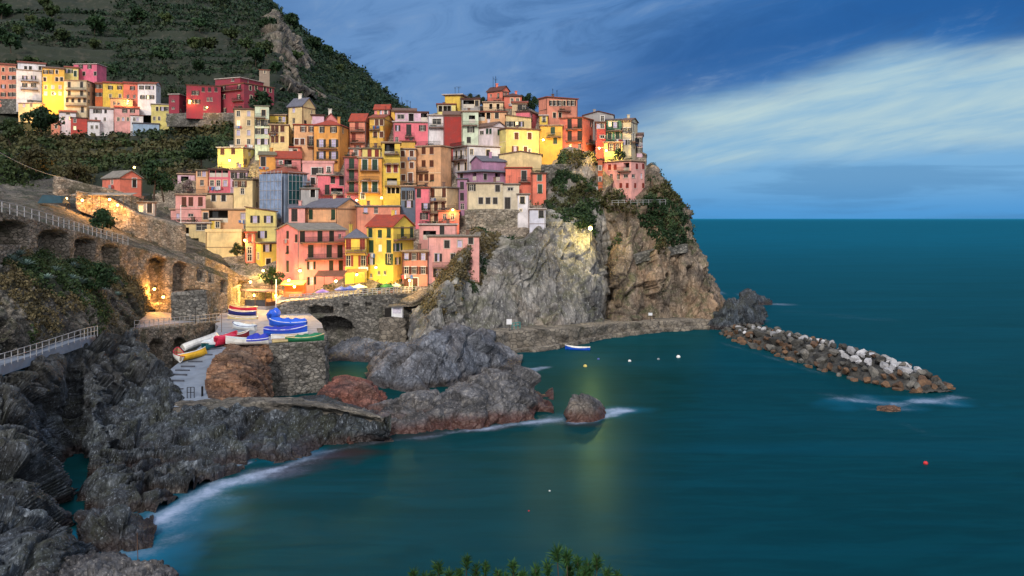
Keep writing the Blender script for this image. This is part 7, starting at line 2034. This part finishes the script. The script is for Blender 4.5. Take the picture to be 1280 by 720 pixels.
def paint(name, rgb): return simple('boat_' + name, rgb, .45, 0, .15)
BW, BY, BT, BR, BG, BB, BN, BC, BI = paint('white', (232, 230, 226)), paint('yellow', (236, 180, 40)), paint('teal', (20, 88, 96)), paint('crimson', (196, 34, 66)), paint('green', (26, 112, 72)), paint('blue', (28, 84, 200)), paint('navy', (26, 40, 120)), paint('cream', (226, 204, 150)), paint('inside', (176, 150, 118))
TB, TN, TW = simple('tarp_blue', (26, 92, 214), .55, 0, .12), simple('tarp_royal', (34, 52, 176), .6, 0, .12), simple('tarp_white', (214, 222, 228), .7, 0, .15)
def boat(label, px, py, z, L, rz, mh, mi=None, mr=None, B=None, D=.75, roll=0, pitch=0, cover=None, benches=3, d=None):
    q = P(px, py, d) if d else PZ(px, py, z)
    root = empty('rowing_boat', q, label, 'boat', 'boats drawn up around the ramp'); root.rotation_euler = (R(roll), R(pitch), R(rz))
    hull_parts(L, B or L * .34, D, mh, mi or BI, mr or mh, benches, cover, root=root)
    return root


boat('long white hull leaning on its side along the left edge of the ramp', 255, 431, 6.45, 7.0, 66, BW, BW, BW, B=1.5, D=.8, roll=-42, pitch=-6)
boat('small yellow boat at the lower left of the ramp', 242, 448, 5.9, 4.2, 52, BY, BI, BW, roll=-24, pitch=-5)
boat('white boat with a red stripe beside the yellow one', 222, 449, 5.8, 4.2, 118, BW, BI, BR, roll=14, pitch=-4)
boat('teal boat under a rounded white cover', 265, 436, 6.4, 4.0, 78, BT, BT, BW, B=2.0, D=.95, cover=(TW, .35, .1, .98))
boat('crimson red boat beside the thin mast', 283, 430, 6.9, 4.4, 70, BR, BR, BR, B=1.9, D=1.0, cover=(paint('crimson_tarp', (206, 40, 78)), .3, .05, .8))
boat('small dark red boat right of the crimson one', 297, 424, 7.0, 3.4, 40, paint('darkred', (136, 30, 32)), BI, BW)
boat('pale blue white boat whose stern is under a royal blue tarpaulin', 309, 431, 7.0, 5.6, 190, BW, paint('pale', (186, 204, 212)), BW, D=.8, cover=(TN, .75, .02, .50))
boat('white boat with a blue criss-cross cover at the top of the ramp', 305, 413, 7.0, 4.8, 150, BW, BW, BN, cover=(TW, .25, .05, .95))
boat('red boat nearest to the pavilion', 304, 389, 7.0, 5.0, 178, BR, BI, BC, d=160)
boat('dark blue boat between the red and the cream one by the pavilion', 303, 394.5, 7.0, 5.0, 176, BN, BI, BW, d=155.5)
boat('cream yellow boat in front of the dark blue one by the pavilion', 303, 402, 7.0, 5.2, 174, BC, BI, BW, d=150)
boat('boat under an upright bright blue tarpaulin beside the white pole', 342.5, 400, 7.0, 3.2, 80, BB, BB, BB, B=2.0, D=1.0, cover=(TB, .8, .04, .96))
boat('long boat under a smooth blue tarpaulin in the back row', 360, 409, 7.0, 6.0, 176, BB, BB, BW, B=1.9, D=.85, cover=(TB, .6, .03, .97))
boat('long bright blue tarpaulin boat with a white rim in the front row', 357, 419.5, 7.0, 6.2, 4, BB, BB, BW, B=2.0, D=.95, cover=(TN, .4, .04, .96))
boat('white boat half hidden behind the green tarpaulin boat', 362, 425, 7.0, 5.0, 10, BW, BI, BW, D=.7)
boat('green boat under a green tarpaulin at the quay edge', 381, 427.5, 7.0, 5.2, 8, BG, BG, BC, B=1.6, D=.7, cover=(simple('tarp_green', (30, 116, 80), .7), .4, .25, .98))
boat('wooden dinghy lying left of the green tarpaulin boat', 354, 428.2, 7.0, 3.0, 24, BC, BI, BI, D=.45)
bt = boat('blue and white rowing boat afloat below the quay', 722, 438.5, -.2, 4.6, 168, BB, BW, BW, D=.65)
bt['group'] = 'boats afloat'

# ------------------------------------------------------------------ buoys
def buoy(label, px, py, r, mat):
    q = PS(px, py); root = empty('mooring_buoy', q, label, 'buoy', 'mooring buoys'); b = MB(); r *= .75; b.ball((0, 0, r * .35), r, 12, 8, 0, .9); b.build('float', mat, root)
    b = MB(); b.tube((0, 0, r * 1.15), (0, 0, r * 1.6), r * .14, r * .14, 6); b.build('ring', M_IRON, root)
BO = simple('buoy_white', (236, 236, 230), .5); BO2 = simple('buoy_red', (206, 44, 50), .5); BO3 = simple('buoy_yellow', (236, 214, 120), .5)
buoy('yellowish buoy above the lamp reflection in the bay', 731.5, 458.5, .42, BO3)
buoy('white buoy second from the quay end in the row of buoys', 787, 452, .36, BO)
buoy('small grey buoy between two white ones', 823, 449.5, .3, simple('buoy_grey', (150, 160, 165), .5))
buoy('largest white buoy right in the row of buoys', 848, 447, .48, BO)
buoy('faint blue buoy left of the row of buoys', 748, 449.5, .3, simple('buoy_blue', (70, 90, 150), .5))
buoy('single red buoy in the open water on the right', 1157, 580, .3, BO2)
buoy('small pale float near the lone rock', 687, 614, .11, BO)
buoy('small red float left of the bay centre', 661, 639, .10, BO2)

q = P(247, 391, 148.5); root = empty('flag', q, 'small red pennant hanging from a thin pole above the footbridge', 'flag')
b = MB(); b.tube((0, 0, -.8), (0, 0, 3.0), .04, .04, 6); b.build('pole', M_RAIL, root)
b = MB(); V3 = [(0.03, -.02, 2.9), (.55, .06, 2.75), (.42, -.05, 1.6), (.03, 0, 1.75)]; b.poly(V3); b.poly([(x, y + .02, z) for x, y, z in V3][::-1]); b.build('cloth', simple('pennant_red', (206, 60, 72), .9), root)
